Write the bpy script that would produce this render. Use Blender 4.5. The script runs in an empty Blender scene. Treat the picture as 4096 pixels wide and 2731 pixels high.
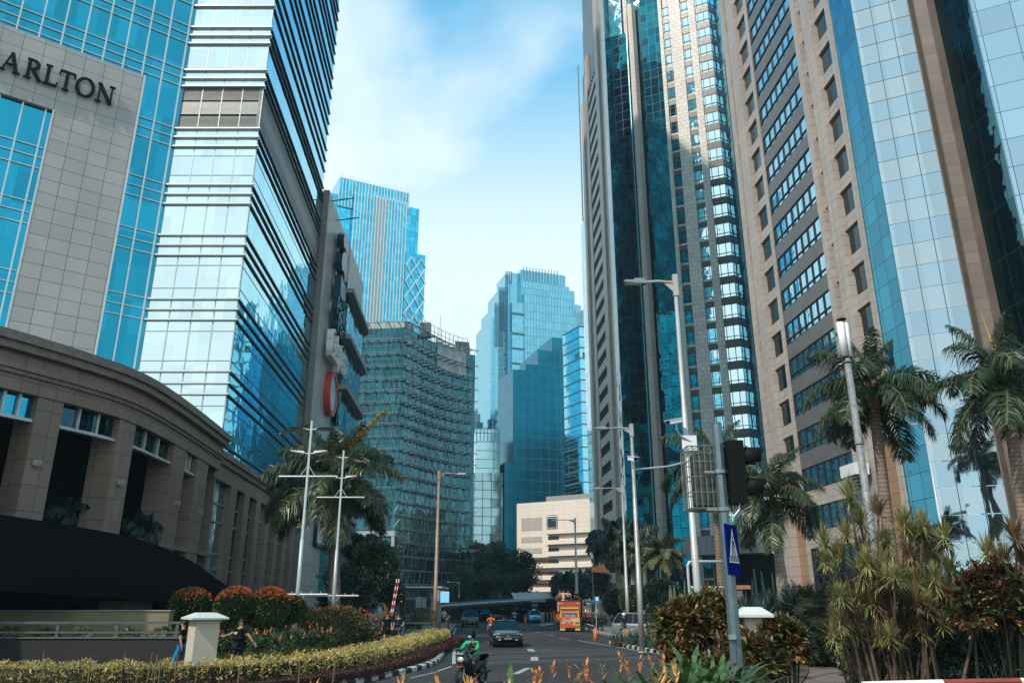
import bpy, bmesh, math, random
import numpy as np
from mathutils import Vector, Matrix
R=math.radians; PI=math.pi
rnd=random.Random(7)
scn=bpy.context.scene
col=scn.collection
# ---------------------------------------------------------------- camera
CAMZ=2.5; PIT=R(18.55); FP=3100.
cam=bpy.data.cameras.new('Camera'); cam.sensor_width=36; cam.lens=36*FP/4096; cam.clip_start=0.1; cam.clip_end=6000
camo=bpy.data.objects.new('Camera',cam); col.objects.link(camo)
camo.location=(0,0,CAMZ); camo.rotation_euler=(R(90)+PIT,R(-0.0),0)
scn.camera=camo
# ---------------------------------------------------------------- sky
SUN_DIR=Vector((-0.47,-0.53,0.71)).normalized()
SUN_EL=math.asin(SUN_DIR.z); SUN_ROT=math.atan2(SUN_DIR.x,SUN_DIR.y)
w=bpy.data.worlds.new('World'); scn.world=w; w.use_nodes=True
nt=w.node_tree; nt.nodes.clear()
def N(nt,t,**k):
    n=nt.nodes.new(t)
    for a,b in k.items():
        if a.startswith('_'):
            n.inputs[a[1:].replace('_',' ')].default_value=b
        else: setattr(n,a,b)
    return n
L=lambda a,b:nt.links.new(a,b)
sky=N(nt,'ShaderNodeTexSky',sky_type='NISHITA',sun_disc=False,sun_elevation=SUN_EL,sun_rotation=SUN_ROT,air_density=1.0,dust_density=0.6,ozone_density=1.5)
tc=N(nt,'ShaderNodeTexCoord')
sep=N(nt,'ShaderNodeSeparateXYZ'); L(tc.outputs['Generated'],sep.inputs[0])
tint=N(nt,'ShaderNodeMix',data_type='RGBA',blend_type='MULTIPLY'); tint.inputs['Factor'].default_value=1
tint.inputs['B'].default_value=(0.12,2.7,2.85,1)
L(sky.outputs[0],tint.inputs['A'])
# clouds: noise on the view direction projected on a cloud deck
addz=N(nt,'ShaderNodeMath',operation='ADD'); L(sep.outputs[2],addz.inputs[0]); addz.inputs[1].default_value=0.22
dx=N(nt,'ShaderNodeMath',operation='DIVIDE'); L(sep.outputs[0],dx.inputs[0]); L(addz.outputs[0],dx.inputs[1])
dy=N(nt,'ShaderNodeMath',operation='DIVIDE'); L(sep.outputs[1],dy.inputs[0]); L(addz.outputs[0],dy.inputs[1])
cmb=N(nt,'ShaderNodeCombineXYZ'); L(dx.outputs[0],cmb.inputs[0]); L(dy.outputs[0],cmb.inputs[1])
noi=N(nt,'ShaderNodeTexNoise',noise_dimensions='3D'); noi.inputs['Scale'].default_value=1.1; noi.inputs['Detail'].default_value=7; noi.inputs['Roughness'].default_value=0.5; noi.inputs['Distortion'].default_value=0.3
mapn=N(nt,'ShaderNodeMapping'); mapn.inputs['Location'].default_value=(3.4,1.2,2.0)
L(cmb.outputs[0],mapn.inputs[0]); L(mapn.outputs[0],noi.inputs['Vector'])
n1=N(nt,'ShaderNodeMath',operation='MULTIPLY_ADD'); L(noi.outputs[0],n1.inputs[0]); n1.inputs[1].default_value=1.5; n1.inputs[2].default_value=-0.75+0.50
n2=N(nt,'ShaderNodeMath',operation='SUBTRACT'); L(n1.outputs[0],n2.inputs[0]); L(sep.outputs[2],n2.inputs[1])
n3=N(nt,'ShaderNodeMath',operation='MULTIPLY_ADD'); L(sep.outputs[0],n3.inputs[0]); n3.inputs[1].default_value=-0.06; L(n2.outputs[0],n3.inputs[2])
n4=N(nt,'ShaderNodeMath',operation='MINIMUM'); L(sep.outputs[1],n4.inputs[0]); n4.inputs[1].default_value=0.0
n5=N(nt,'ShaderNodeMath',operation='MULTIPLY_ADD'); L(n4.outputs[0],n5.inputs[0]); n5.inputs[1].default_value=-0.55; L(n3.outputs[0],n5.inputs[2]); n3=n5
mx=N(nt,'ShaderNodeMapRange'); mx.interpolation_type='SMOOTHSTEP'; mx.inputs['From Min'].default_value=-0.16; mx.inputs['From Max'].default_value=0.22; mx.inputs['To Max'].default_value=0.96
L(n3.outputs[0],mx.inputs['Value'])
hz=N(nt,'ShaderNodeMapRange'); hz.interpolation_type='SMOOTHSTEP'; hz.inputs['From Min'].default_value=0.72; hz.inputs['From Max'].default_value=0.38; hz.inputs['To Max'].default_value=0.98
L(sep.outputs[2],hz.inputs['Value'])
mxx=N(nt,'ShaderNodeMath',operation='MAXIMUM'); L(mx.outputs[0],mxx.inputs[0]); L(hz.outputs[0],mxx.inputs[1]); mx=mxx
cl=N(nt,'ShaderNodeMix',data_type='RGBA',blend_type='MIX'); L(mx.outputs[0],cl.inputs['Factor']); L(tint.outputs['Result'],cl.inputs['A'])
CLOUD=9.2
cl.inputs['B'].default_value=(0.86*CLOUD,0.99*CLOUD,1.02*CLOUD,1)
bg=N(nt,'ShaderNodeBackground'); bg.inputs['Strength'].default_value=0.105
L(cl.outputs['Result'],bg.inputs['Color'])
wo=N(nt,'ShaderNodeOutputWorld'); L(bg.outputs[0],wo.inputs['Surface'])
# ---------------------------------------------------------------- sun
sl=bpy.data.lights.new('Sun','SUN'); sl.energy=3.4; sl.angle=R(0.9); sl.color=(1.0,0.885,0.75)
so=bpy.data.objects.new('Sun',sl); col.objects.link(so); so.rotation_euler=(-SUN_DIR).to_track_quat('-Z','Y').to_euler(); so.location=(0,0,250)
# ---------------------------------------------------------------- exposure
scn.render.engine='CYCLES'
scn.view_settings.view_transform='Standard'; scn.view_settings.look='None'; scn.view_settings.exposure=0.22; scn.view_settings.gamma=1
scn.cycles.max_bounces=6; scn.cycles.glossy_bounces=4; scn.cycles.diffuse_bounces=2; scn.cycles.transparent_max_bounces=6; scn.cycles.volume_bounces=0
scn.cycles.sample_clamp_indirect=4
# ---------------------------------------------------------------- projection of photo measurements to world points
cP,sP=math.cos(PIT),math.sin(PIT)
def ray(u,v):
    x=(u-2048.)/FP; y=(1365.5-v)/FP
    return x, cP-y*sP, sP+y*cP
def ta(u,v): r=ray(u,v); return r[0]/r[1]
def tv(v): r=ray(2048,v); return r[2]/r[1]
def P(u,v,Y): r=ray(u,v); k=Y/r[1]; return Vector((r[0]*k,Y,CAMZ+r[2]*k))
def G(u,v,z=0.): r=ray(u,v); k=(z-CAMZ)/r[2]; return Vector((r[0]*k,r[1]*k,z))
def ZH(v,Y): return CAMZ+tv(v)*Y
def go(p,e,t):      # walk from plan point p along e until the azimuth tangent is t; returns plan point and distance
    s=(p[0]-t*p[1])/(t*e[1]-e[0]); return (p[0]+e[0]*s,p[1]+e[1]*s),s
# ---------------------------------------------------------------- mesh builder
def ordn2(i):
    a=['','first','second','third','fourth','fifth','sixth','seventh','eighth','ninth','tenth','eleventh','twelfth','thirteenth','fourteenth','fifteenth','sixteenth','seventeenth','eighteenth','nineteenth']
    i+=1
    if i<20: return a[i]
    if i%10==0: return ['twentieth','thirtieth','fortieth'][i//10-2]
    return ['twenty','thirty','forty'][i//10-2]+' '+a[i%10]
def ordn(i): return ['first','second','third','fourth','fifth','sixth','seventh','eighth','ninth','tenth','eleventh','twelfth','thirteenth'][i]
class MB:
    def __init__(s): s.v=[]; s.f=[]; s.m=[]; s.mi=0; s.uvmode=None
    def add(s,vs,fs):
        b=len(s.v); s.v.extend([tuple(q) for q in vs])
        for f in fs: s.f.append(tuple(b+i for i in f)); s.m.append(s.mi)
        return s
    def quad(s,a,b,c,d): return s.add([a,b,c,d],[(0,1,2,3)])
    def poly(s,pts): return s.add(pts,[tuple(range(len(pts)))])
    def box(s,x0,x1,y0,y1,z0,z1,M=None):
        vs=[Vector((x,y,z)) for z in (z0,z1) for y in (y0,y1) for x in (x0,x1)]
        if M is not None: vs=[M@q for q in vs]
        flip=(x1-x0)*(y1-y0)*(z1-z0)<0
        if M is not None and M.to_3x3().determinant()<0: flip=not flip
        fs=[(0,2,3,1),(4,5,7,6),(0,1,5,4),(2,6,7,3),(0,4,6,2),(1,3,7,5)]
        if flip: fs=[f[::-1] for f in fs]
        return s.add(vs,fs)
    def prism(s,pts,z0,z1,cap=True,zt=None):
        n=len(pts); area=sum(pts[i][0]*pts[(i+1)%n][1]-pts[(i+1)%n][0]*pts[i][1] for i in range(n))
        if area<0: pts=list(pts)[::-1]
        vs=[(p[0],p[1],z0) for p in pts]+[(p[0],p[1],z1) for p in pts]
        fs=[(i,(i+1)%n,n+(i+1)%n,n+i) for i in range(n)]
        if cap: fs+=[tuple(range(n,2*n)),tuple(range(n-1,-1,-1))]
        return s.add(vs,fs)
    def tube(s,path,rad,n=8,cap=True,flat=1.0):
        path=[Vector(p) for p in path]; m=len(path)
        rads=rad if isinstance(rad,(list,tuple)) else [rad]*m
        up=None; vs=[]
        for i,p in enumerate(path):
            d=(path[min(i+1,m-1)]-path[max(i-1,0)]).normalized()
            if up is None: up=Vector((0,0,1)) if abs(d.z)<.9 else Vector((0,1,0))
            x=d.cross(up); x=x.normalized() if x.length>1e-6 else d.orthogonal().normalized()
            y=x.cross(d).normalized(); up=y
            for k in range(n):
                a=2*PI*k/n; vs.append(p+x*(math.cos(a)*rads[i])+y*(math.sin(a)*rads[i]*flat))
        fs=[(i*n+k,i*n+(k+1)%n,(i+1)*n+(k+1)%n,(i+1)*n+k) for i in range(m-1) for k in range(n)]
        if cap: fs+=[tuple(range(n-1,-1,-1)),tuple((m-1)*n+k for k in range(n))]
        return s.add(vs,fs)
    def ell(s,c,r,n=12,k=8,M=None):
        vs=[];c=Vector(c)
        for j in range(1,k):
            t=PI*j/k
            for i in range(n):
                a=2*PI*i/n; q=Vector((r[0]*math.sin(t)*math.cos(a),r[1]*math.sin(t)*math.sin(a),r[2]*math.cos(t)))
                vs.append(c+(M@q if M else q))
        top=Vector((0,0,r[2])); vs+= [c+(M@top if M else top), c-(M@top if M else top)]
        T=len(vs)-2;B=T+1
        fs=[(j*n+i,(j+1)*n+i,(j+1)*n+(i+1)%n,j*n+(i+1)%n) for j in range(k-2) for i in range(n)]
        fs+=[(T,i,(i+1)%n) for i in range(n)]+[(B,(k-2)*n+(i+1)%n,(k-2)*n+i) for i in range(n)]
        return s.add(vs,fs)
    def build(s,name,mats,parent=None,smooth=False,loc=None,uv=True):
        me=bpy.data.meshes.new(name)
        off=Vector(loc) if loc is not None else None
        v=np.array(s.v,dtype=np.float64).reshape(-1,3)
        if off is not None: v=v-np.array(off)
        me.from_pydata(v.tolist(),[],s.f)
        if not isinstance(mats,(list,tuple)): mats=[mats]
        for m in mats: me.materials.append(m)
        if len(mats)>1: me.polygons.foreach_set('material_index',[min(i,len(mats)-1) for i in s.m])
        if smooth: me.polygons.foreach_set('use_smooth',[True]*len(me.polygons))
        if uv and len(me.polygons): autouv(me,v)
        me.update()
        o=bpy.data.objects.new(name,me); col.objects.link(o)
        if off is not None: o.location=off
        if parent is not None: o.parent=parent; 
        return o
def autouv(me,v):
    uvl=me.uv_layers.new(name='UVMap')
    npoly=len(me.polygons); nl=len(me.loops)
    nrm=np.zeros(npoly*3); me.polygons.foreach_get('normal',nrm); nrm=nrm.reshape(-1,3)
    tot=np.zeros(npoly,dtype=np.int32); me.polygons.foreach_get('loop_total',tot)
    li=np.zeros(nl,dtype=np.int32); me.loops.foreach_get('vertex_index',li)
    pn=np.repeat(nrm,tot,axis=0); co=v[li]
    h=np.hypot(pn[:,0],pn[:,1]); h[h<1e-6]=1
    tx=-pn[:,1]/h; ty=pn[:,0]/h
    flat=np.abs(pn[:,2])>0.75
    U=np.where(flat,co[:,0],co[:,0]*tx+co[:,1]*ty); V=np.where(flat,co[:,1],co[:,2])
    uvl.data.foreach_set('uv',np.stack([U,V],axis=1).ravel())
def tag(o,label=None,cat=None,group=None,kind=None):
    if label: o['label']=label
    if cat: o['category']=cat
    if group: o['group']=group
    if kind: o['kind']=kind
    return o
def thing(name,label,cat,loc=(0,0,0),rz=0,group=None):
    o=bpy.data.objects.new(name,None); col.objects.link(o); o.location=loc; o.rotation_euler=(0,0,rz); o.empty_display_size=.3
    return tag(o,label,cat,group)
def plab(o,l): o['label']=l; return o
def dup(root,loc=None,rz=None,label=None,group=None,scale=None):
    r=root.copy(); col.objects.link(r)
    if loc is not None: r.location=loc
    if rz is not None: r.rotation_euler=(0,0,rz)
    if scale is not None: r.scale=(scale,)*3
    if label: r['label']=label
    if group: r['group']=group
    for ch in list(root.children):
        c=ch.copy(); col.objects.link(c); c.parent=r
        for g in list(ch.children):
            d=g.copy(); col.objects.link(d); d.parent=c
    return r
def leafmesh(name,verts,faces_n,mats,parent=None,mi=None,loc=None,smooth=False):
    """verts (F*k,3) array, k verts per face"""
    k=faces_n; nf=len(verts)//k
    me=bpy.data.meshes.new(name); me.vertices.add(len(verts)); me.loops.add(len(verts)); me.polygons.add(nf)
    vv=np.asarray(verts,dtype=np.float32)
    if loc is not None: vv=vv-np.array(loc,dtype=np.float32)
    me.vertices.foreach_set('co',vv.ravel())
    me.loops.foreach_set('vertex_index',np.arange(len(verts),dtype=np.int32))
    me.polygons.foreach_set('loop_start',np.arange(nf,dtype=np.int32)*k)
    try: me.polygons.foreach_set('loop_total',np.full(nf,k,dtype=np.int32))
    except Exception: pass
    if not isinstance(mats,(list,tuple)): mats=[mats]
    for m in mats: me.materials.append(m)
    if mi is not None: me.polygons.foreach_set('material_index',np.asarray(mi,dtype=np.int32))
    if smooth: me.polygons.foreach_set('use_smooth',[True]*nf)
    me.update(calc_edges=True); me.validate()
    o=bpy.data.objects.new(name,me); col.objects.link(o)
    if loc is not None: o.location=loc
    if parent is not None: o.parent=parent
    return o
# ---------------------------------------------------------------- materials
def newmat(name):
    m=bpy.data.materials.new(name); m.use_nodes=True; nt=m.node_tree; b=nt.nodes['Principled BSDF']; return m,nt,b
def rgb(c): return (c[0],c[1],c[2],1)
def mnoise(nt,scale,detail=4,coord='Object',rough=.55,stretch=None):
    tc=nt.nodes.new('ShaderNodeTexCoord'); n=nt.nodes.new('ShaderNodeTexNoise'); n.inputs['Scale'].default_value=scale; n.inputs['Detail'].default_value=detail; n.inputs['Roughness'].default_value=rough
    if stretch:
        mp=nt.nodes.new('ShaderNodeMapping'); mp.inputs['Scale'].default_value=stretch; nt.links.new(tc.outputs[coord],mp.inputs[0]); nt.links.new(mp.outputs[0],n.inputs['Vector'])
    else: nt.links.new(tc.outputs[coord],n.inputs['Vector'])
    return n
def mixc(nt,f,a,b,bt='MIX'):
    m=nt.nodes.new('ShaderNodeMix'); m.data_type='RGBA'; m.blend_type=bt
    if hasattr(f,'links'): nt.links.new(f,m.inputs['Factor'])
    else: m.inputs['Factor'].default_value=f
    for k,x in (('A',a),('B',b)):
        if hasattr(x,'links'): nt.links.new(x,m.inputs[k])
        else: m.inputs[k].default_value=rgb(x)
    return m.outputs['Result']
def mapr(nt,x,a,b,c=0.,d=1.,smooth=False):
    m=nt.nodes.new('ShaderNodeMapRange'); nt.links.new(x,m.inputs['Value'])
    if smooth: m.interpolation_type='SMOOTHSTEP'
    for i,k in enumerate(('From Min','From Max','To Min','To Max')): m.inputs[k].default_value=(a,b,c,d)[i]
    return m.outputs[0]
def plain(name,c,rough=.5,metal=0.,var=.12,scale=3.,bump=0.,c2=None,spec=.5,coat=0.):
    m,nt,b=newmat(name)
    n=mnoise(nt,scale)
    f=mapr(nt,n.outputs[0],.3,.7)
    c2=c2 or tuple(x*(1-var*2) for x in c)
    nt.links.new(mixc(nt,f,c2,c),b.inputs['Base Color'])
    b.inputs['Roughness'].default_value=rough; b.inputs['Metallic'].default_value=metal; b.inputs['Specular IOR Level'].default_value=spec
    if coat: b.inputs['Coat Weight'].default_value=coat; b.inputs['Coat Roughness'].default_value=.04
    if bump:
        n2=mnoise(nt,scale*8,6); bp=nt.nodes.new('ShaderNodeBump'); bp.inputs['Strength'].default_value=bump; bp.inputs['Distance'].default_value=.02
        nt.links.new(n2.outputs[0],bp.inputs['Height']); nt.links.new(bp.outputs[0],b.inputs['Normal'])
    return m
def stone(name,c1,c2,w=1.2,h=.8,mortar=.03,off=0.,mc=(.08,.07,.06),rough=.55,stain=.25,spec=.4,bias=0.,fine=12.):
    m,nt,b=newmat(name)
    tc=nt.nodes.new('ShaderNodeTexCoord')
    br=nt.nodes.new('ShaderNodeTexBrick'); br.offset=off; br.squash=1
    br.inputs['Color1'].default_value=rgb(c1); br.inputs['Color2'].default_value=rgb(c2); br.inputs['Mortar'].default_value=rgb(mc)
    br.inputs['Scale'].default_value=1; br.inputs['Mortar Size'].default_value=mortar/2; br.inputs['Mortar Smooth'].default_value=.1; br.inputs['Bias'].default_value=bias
    br.inputs['Brick Width'].default_value=w; br.inputs['Row Height'].default_value=h
    nt.links.new(tc.outputs['UV'],br.inputs['Vector'])
    n=mnoise(nt,.35,5,stretch=(1,1,.35)); f=mapr(nt,n.outputs[0],.35,.75,1.0,1-stain)
    n2=mnoise(nt,fine,3); f2=mapr(nt,n2.outputs[0],.2,.8,.86,1.1)
    mu=nt.nodes.new('ShaderNodeMath'); mu.operation='MULTIPLY'; nt.links.new(f,mu.inputs[0]); nt.links.new(f2,mu.inputs[1])
    cx=nt.nodes.new('ShaderNodeVectorMath'); cx.operation='SCALE'; nt.links.new(br.outputs['Color'],cx.inputs[0]); nt.links.new(mu.outputs[0],cx.inputs['Scale'])
    nt.links.new(cx.outputs[0],b.inputs['Base Color'])
    b.inputs['Roughness'].default_value=rough; b.inputs['Specular IOR Level'].default_value=spec
    bp=nt.nodes.new('ShaderNodeBump'); bp.inputs['Strength'].default_value=.5; bp.inputs['Distance'].default_value=.02; bp.invert=True
    nt.links.new(br.outputs['Fac'],bp.inputs['Height']); nt.links.new(bp.outputs[0],b.inputs['Normal'])
    return m
def glass(name,tint,pw=1.5,ph=2.,tilt=.01,wob=.05,wscale=.5,rough=.02,line=None,lw=.06,var=.25,metal=1.,off=(0,0),dark=None,darkp=.0):
    """reflective coated glazing: every pane (pw x ph metres) tilted a little, with a soft wobble"""
    m,nt,b=newmat(name)
    tc=nt.nodes.new('ShaderNodeTexCoord')
    mp=nt.nodes.new('ShaderNodeMapping'); mp.inputs['Location'].default_value=(off[0],off[1],0); mp.inputs['Scale'].default_value=(1/pw,1/ph,1)
    mp.vector_type='POINT'; nt.links.new(tc.outputs['UV'],mp.inputs[0])
    fl=nt.nodes.new('ShaderNodeVectorMath'); fl.operation='FLOOR'; nt.links.new(mp.outputs[0],fl.inputs[0])
    wn=nt.nodes.new('ShaderNodeTexWhiteNoise'); wn.noise_dimensions='3D'; nt.links.new(fl.outputs[0],wn.inputs['Vector'])
    geo=nt.nodes.new('ShaderNodeNewGeometry')
    sb=nt.nodes.new('ShaderNodeVectorMath'); sb.operation='SUBTRACT'; nt.links.new(wn.outputs['Color'],sb.inputs[0]); sb.inputs[1].default_value=(.5,.5,.5)
    sc=nt.nodes.new('ShaderNodeVectorMath'); sc.operation='SCALE'; nt.links.new(sb.outputs[0],sc.inputs[0]); sc.inputs['Scale'].default_value=tilt
    ad=nt.nodes.new('ShaderNodeVectorMath'); ad.operation='ADD'; nt.links.new(geo.outputs['Normal'],ad.inputs[0]); nt.links.new(sc.outputs[0],ad.inputs[1])
    nz=nt.nodes.new('ShaderNodeVectorMath'); nz.operation='NORMALIZE'; nt.links.new(ad.outputs[0],nz.inputs[0])
    last=nz.outputs[0]
    if wob:
        n=mnoise(nt,wscale,2,rough=.4); bp=nt.nodes.new('ShaderNodeBump'); bp.inputs['Strength'].default_value=1; bp.inputs['Distance'].default_value=wob
        nt.links.new(n.outputs[0],bp.inputs['Height']); nt.links.new(last,bp.inputs['Normal']); last=bp.outputs[0]
    nt.links.new(last,b.inputs['Normal'])
    f=mapr(nt,wn.outputs['Value'],0,1,1-var,1+var*.3)
    cx=nt.nodes.new('ShaderNodeVectorMath'); cx.operation='SCALE'; cx.inputs[0].default_value=tint; nt.links.new(f,cx.inputs['Scale'])
    cc=cx.outputs[0]; met=None
    if dark:
        g=nt.nodes.new('ShaderNodeMath'); g.operation='LESS_THAN'; nt.links.new(wn.outputs['Value'],g.inputs[0]); g.inputs[1].default_value=darkp
        cc=mixc(nt,g.outputs[0],cc,dark)
    if line:
        fr=nt.nodes.new('ShaderNodeVectorMath'); fr.operation='FRACTION'; nt.links.new(mp.outputs[0],fr.inputs[0])
        sx=nt.nodes.new('ShaderNodeSeparateXYZ'); nt.links.new(fr.outputs[0],sx.inputs[0])
        a=nt.nodes.new('ShaderNodeMath'); a.operation='LESS_THAN'; nt.links.new(sx.outputs[0],a.inputs[0]); a.inputs[1].default_value=lw/pw
        c=nt.nodes.new('ShaderNodeMath'); c.operation='LESS_THAN'; nt.links.new(sx.outputs[1],c.inputs[0]); c.inputs[1].default_value=lw/ph
        mxx=nt.nodes.new('ShaderNodeMath'); mxx.operation='MAXIMUM'; nt.links.new(a.outputs[0],mxx.inputs[0]); nt.links.new(c.outputs[0],mxx.inputs[1])
        cc=mixc(nt,mxx.outputs[0],cc,line)
        rr=mapr(nt,mxx.outputs[0],0,1,rough,.5); nt.links.new(rr,b.inputs['Roughness'])
        mm=mapr(nt,mxx.outputs[0],0,1,metal,.2); nt.links.new(mm,b.inputs['Metallic'])
    else:
        b.inputs['Roughness'].default_value=rough; b.inputs['Metallic'].default_value=metal
    nt.links.new(cc,b.inputs['Base Color'])
    return m
def leafmat(name,c,c2,rough=.5,scale=2.,trans=.25,spec=.4,c3=None):
    m,nt,b=newmat(name)
    n=mnoise(nt,scale,3,rough=.7); f=mapr(nt,n.outputs[0],.36,.64)
    geo=nt.nodes.new('ShaderNodeNewGeometry'); wn=geo.outputs['Random Per Island']
    cc=mixc(nt,f,c,c2)
    f2=mapr(nt,wn,0,1,.55,1.35)
    cx=nt.nodes.new('ShaderNodeVectorMath'); cx.operation='SCALE'; nt.links.new(cc,cx.inputs[0]); nt.links.new(f2,cx.inputs['Scale'])
    out=cx.outputs[0]
    if c3:
        g=nt.nodes.new('ShaderNodeMath'); g.operation='GREATER_THAN'; nt.links.new(wn,g.inputs[0]); g.inputs[1].default_value=.86
        out=mixc(nt,g.outputs[0],out,c3)
    nt.links.new(out,b.inputs['Base Color']); b.inputs['Roughness'].default_value=rough; b.inputs['Specular IOR Level'].default_value=spec
    if trans:
        tr=nt.nodes.new('ShaderNodeBsdfTranslucent'); nt.links.new(out,tr.inputs['Color'])
        ms=nt.nodes.new('ShaderNodeMixShader'); ms.inputs[0].default_value=trans
        o=[x for x in nt.nodes if x.type=='OUTPUT_MATERIAL'][0]
        nt.links.new(b.outputs[0],ms.inputs[1]); nt.links.new(tr.outputs[0],ms.inputs[2]); nt.links.new(ms.outputs[0],o.inputs['Surface'])
    return m
def emit(name,c,s):
    m,nt,b=newmat(name); b.inputs['Base Color'].default_value=rgb(c); b.inputs['Emission Color'].default_value=rgb(c); b.inputs['Emission Strength'].default_value=s; return m
def textmesh(txt,size,depth,mats,name='lettering',parent=None,M=None,align='CENTER',bold=0.,shear=0.,sx=1.):
    cu=bpy.data.curves.new(name,'FONT'); cu.body=txt; cu.size=size; cu.extrude=depth/2; cu.align_x=align; cu.align_y='CENTER'; cu.offset=bold; cu.shear=shear; cu.resolution_u=2
    t=bpy.data.objects.new(name,cu); col.objects.link(t)
    bpy.context.view_layer.update()
    me=bpy.data.meshes.new_from_object(t.evaluated_get(bpy.context.evaluated_depsgraph_get()))
    bpy.data.objects.remove(t); 
    me.materials.clear(); me.materials.append(mats)
    me.transform(Matrix.Diagonal((sx,1,1,1)))
    if M is not None: me.transform(M)
    o=bpy.data.objects.new(name,me); col.objects.link(o)
    if parent is not None: o.parent=parent
    return o
def faceM(o3,e,n):
    """matrix: local x along e, local y up, local z outward n"""
    e=Vector(e).normalized(); n=Vector(n).normalized(); up=Vector((0,0,1))
    M=Matrix.Identity(4)
    for i in range(3): M[i][0]=e[i]; M[i][1]=up[i]; M[i][2]=n[i]; M[i][3]=o3[i]
    return M
class Face:
    """vertical facade frame: s runs left to right seen from outside, d outward, z up"""
    def __init__(s,p0,p1=None,e=None):
        s.o=Vector((p0[0],p0[1],0))
        if p1 is not None: e=(p1[0]-p0[0],p1[1]-p0[1]); s.len=math.hypot(*e)
        s.e=Vector((e[0],e[1],0)).normalized(); s.n=Vector((s.e.y,-s.e.x,0))
        s.M=Matrix.Identity(4)
        for i in range(3): s.M[i][0]=s.e[i]; s.M[i][1]=s.n[i]; s.M[i][2]=(0,0,1)[i]; s.M[i][3]=s.o[i]
    def box(s,mb,s0,s1,z0,z1,d0,d1): return mb.box(s0,s1,d0,d1,z0,z1,s.M)
    def q(s,mb,s0,s1,z0,z1,d=0.): 
        a=[s.M@Vector(p) for p in ((s0,d,z0),(s1,d,z0),(s1,d,z1),(s0,d,z1))]; return mb.quad(*a)
    def pt(s,a,z=0,d=0): return s.M@Vector((a,d,z))
    def plan(s,a,d=0): q=s.pt(a,0,d); return (q.x,q.y)
    def hit(s,u,v):
        r=ray(u,v); t=r[0]/r[1]; sv=(s.o.x-t*s.o.y)/(t*s.e.y-s.e.x); Y=s.o.y+s.e.y*sv
        return sv, CAMZ+r[2]/r[1]*Y
# ================================================================ buildings
ST_GREY=stone('grey_stone',(.46,.45,.435),(.41,.40,.39),1.25,1.0,.03,rough=.6,stain=.15)
ST_POD=stone('podium_stone',(.235,.18,.145),(.195,.15,.12),1.55,.95,.03,rough=.5,stain=.3)
ST_TAN=stone('tan_stone',(.50,.43,.385),(.44,.38,.34),1.5,1.0,.035,rough=.45,stain=.2)
ST_TANB=stone('tan_block_stone',(.74,.68,.62),(.62,.56,.50),1.1,.8,.04,off=.5,rough=.45,stain=.2)
ST_WARM=stone('warm_stone',(.40,.24,.145),(.34,.205,.125),2.2,1.0,.04,rough=.5,stain=.15)
ST_SPAN=stone('grey_granite',(.135,.125,.12),(.115,.107,.105),1.3,4.,.02,rough=.35,stain=.15)
ST_BROWN=stone('brown_granite',(.20,.155,.125),(.155,.12,.10),2.6,1.0,.03,rough=.35,stain=.2)
FINM=plain('fin_teal',(.03,.075,.09),.35,.4)
DARKMET=plain('dark_metal',(.02,.03,.035),.4,.6)
WHMET=plain('white_painted_metal',(.62,.68,.70),.35,.2,var=.05)
GRMET=plain('grey_metal',(.28,.31,.33),.4,.7,var=.1)
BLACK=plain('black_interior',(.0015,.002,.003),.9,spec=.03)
GL_A=glass('silver_glass',(.76,.88,.90),1.53,1.6,.006,.02,.35,.03,var=.10)
GL_L=glass('teal_glass',(.02,.30,.46),1.33,2.45,.010,.05,.5,.03,var=.22)
GL_B=glass('blue_glass',(.32,.76,.88),1.6,30.,.006,.035,.35,.02,var=.10)
GL_R2=glass('window_glass_blue',(.36,.66,.80),1.4,3.9,.008,.04,.4,.03,var=.18)
GL_P=glass('mirror_glass',(.55,.68,.76),1.52,1.98,.014,.03,.35,.02,line=(.01,.04,.05),lw=.045,var=.16)
GL_D=glass('deep_teal_glass',(.012,.22,.28),1.5,1.95,.006,.035,.35,.02,line=(.004,.03,.04),lw=.07,var=.45)
GL_K=glass('black_glass',(.06,.15,.18),1.5,3.9,.012,.08,.4,.03,line=(.01,.03,.04),lw=.05,var=.3)
GL_W=glass('bright_window_glass',(.72,.90,.95),1.2,3.9,.01,.04,.5,.03,var=.12)
def lights(): pass
# ---------------------------------------------------------------- hotel tower
T1=thing('glass_tower','tall blue glass hotel tower with silver banded face and grey stone panel lettered ARLTON','tower',(-25,55,0))
def child(mb,name,mats,root,smooth=False,lab=None):
    o=mb.build(name,mats,None,smooth); o.parent=root; o.matrix_parent_inverse=root.matrix_world.inverted() if False else Matrix.Translation(-Vector(root.location))
    if lab: o['label']=lab
    return o
FA=Face((-25.1,50.),(-19.,50.)); FB=Face((-19.,50.),(-20.66,75.)); FL=Face((-37.8,40.3),(-25.1,50.))
mb=MB(); mb.prism([(-37.6,40.7),(-25.0,50.3),(-19.3,50.3),(-20.95,74.9),(-60,74.9),(-60,40.7)],0,162)
child(mb,'tower_core',glass('tower_core_glass',(.03,.34,.42),2.6,4.75,.01,.05,.5,.05,line=(.20,.30,.32),lw=.5,var=.5),T1)
mb=MB(); mb.box(-62,-27.5,76,97,0,192); child(mb,'reflection_blocker',bpy.data.materials['tower_core_glass'],T1)  # unseen block, added to keep bright sky out of the dark glass reflections
tri=[[114,147,179],[285,318,350],[518,552,589],[742,779,818],[942,982,1022],[1197,1239,1280],[1486,1533,1577]]
zt=[[ZH(v,50.) for v in t] for t in tri]
lines=[]
for t in zt: lines+=t
z0=max(lines)
for k in range(1,8): lines+=[z0+k*4.75,z0+k*4.75-1.35,z0+k*4.75-2.7]
lines+=[zt[-1][0]-4.9,zt[-1][1]-4.9,zt[-1][2]-4.9]
lines=sorted(lines)
LV0,LV1=ZH(518,50.),ZH(350,50.)
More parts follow.
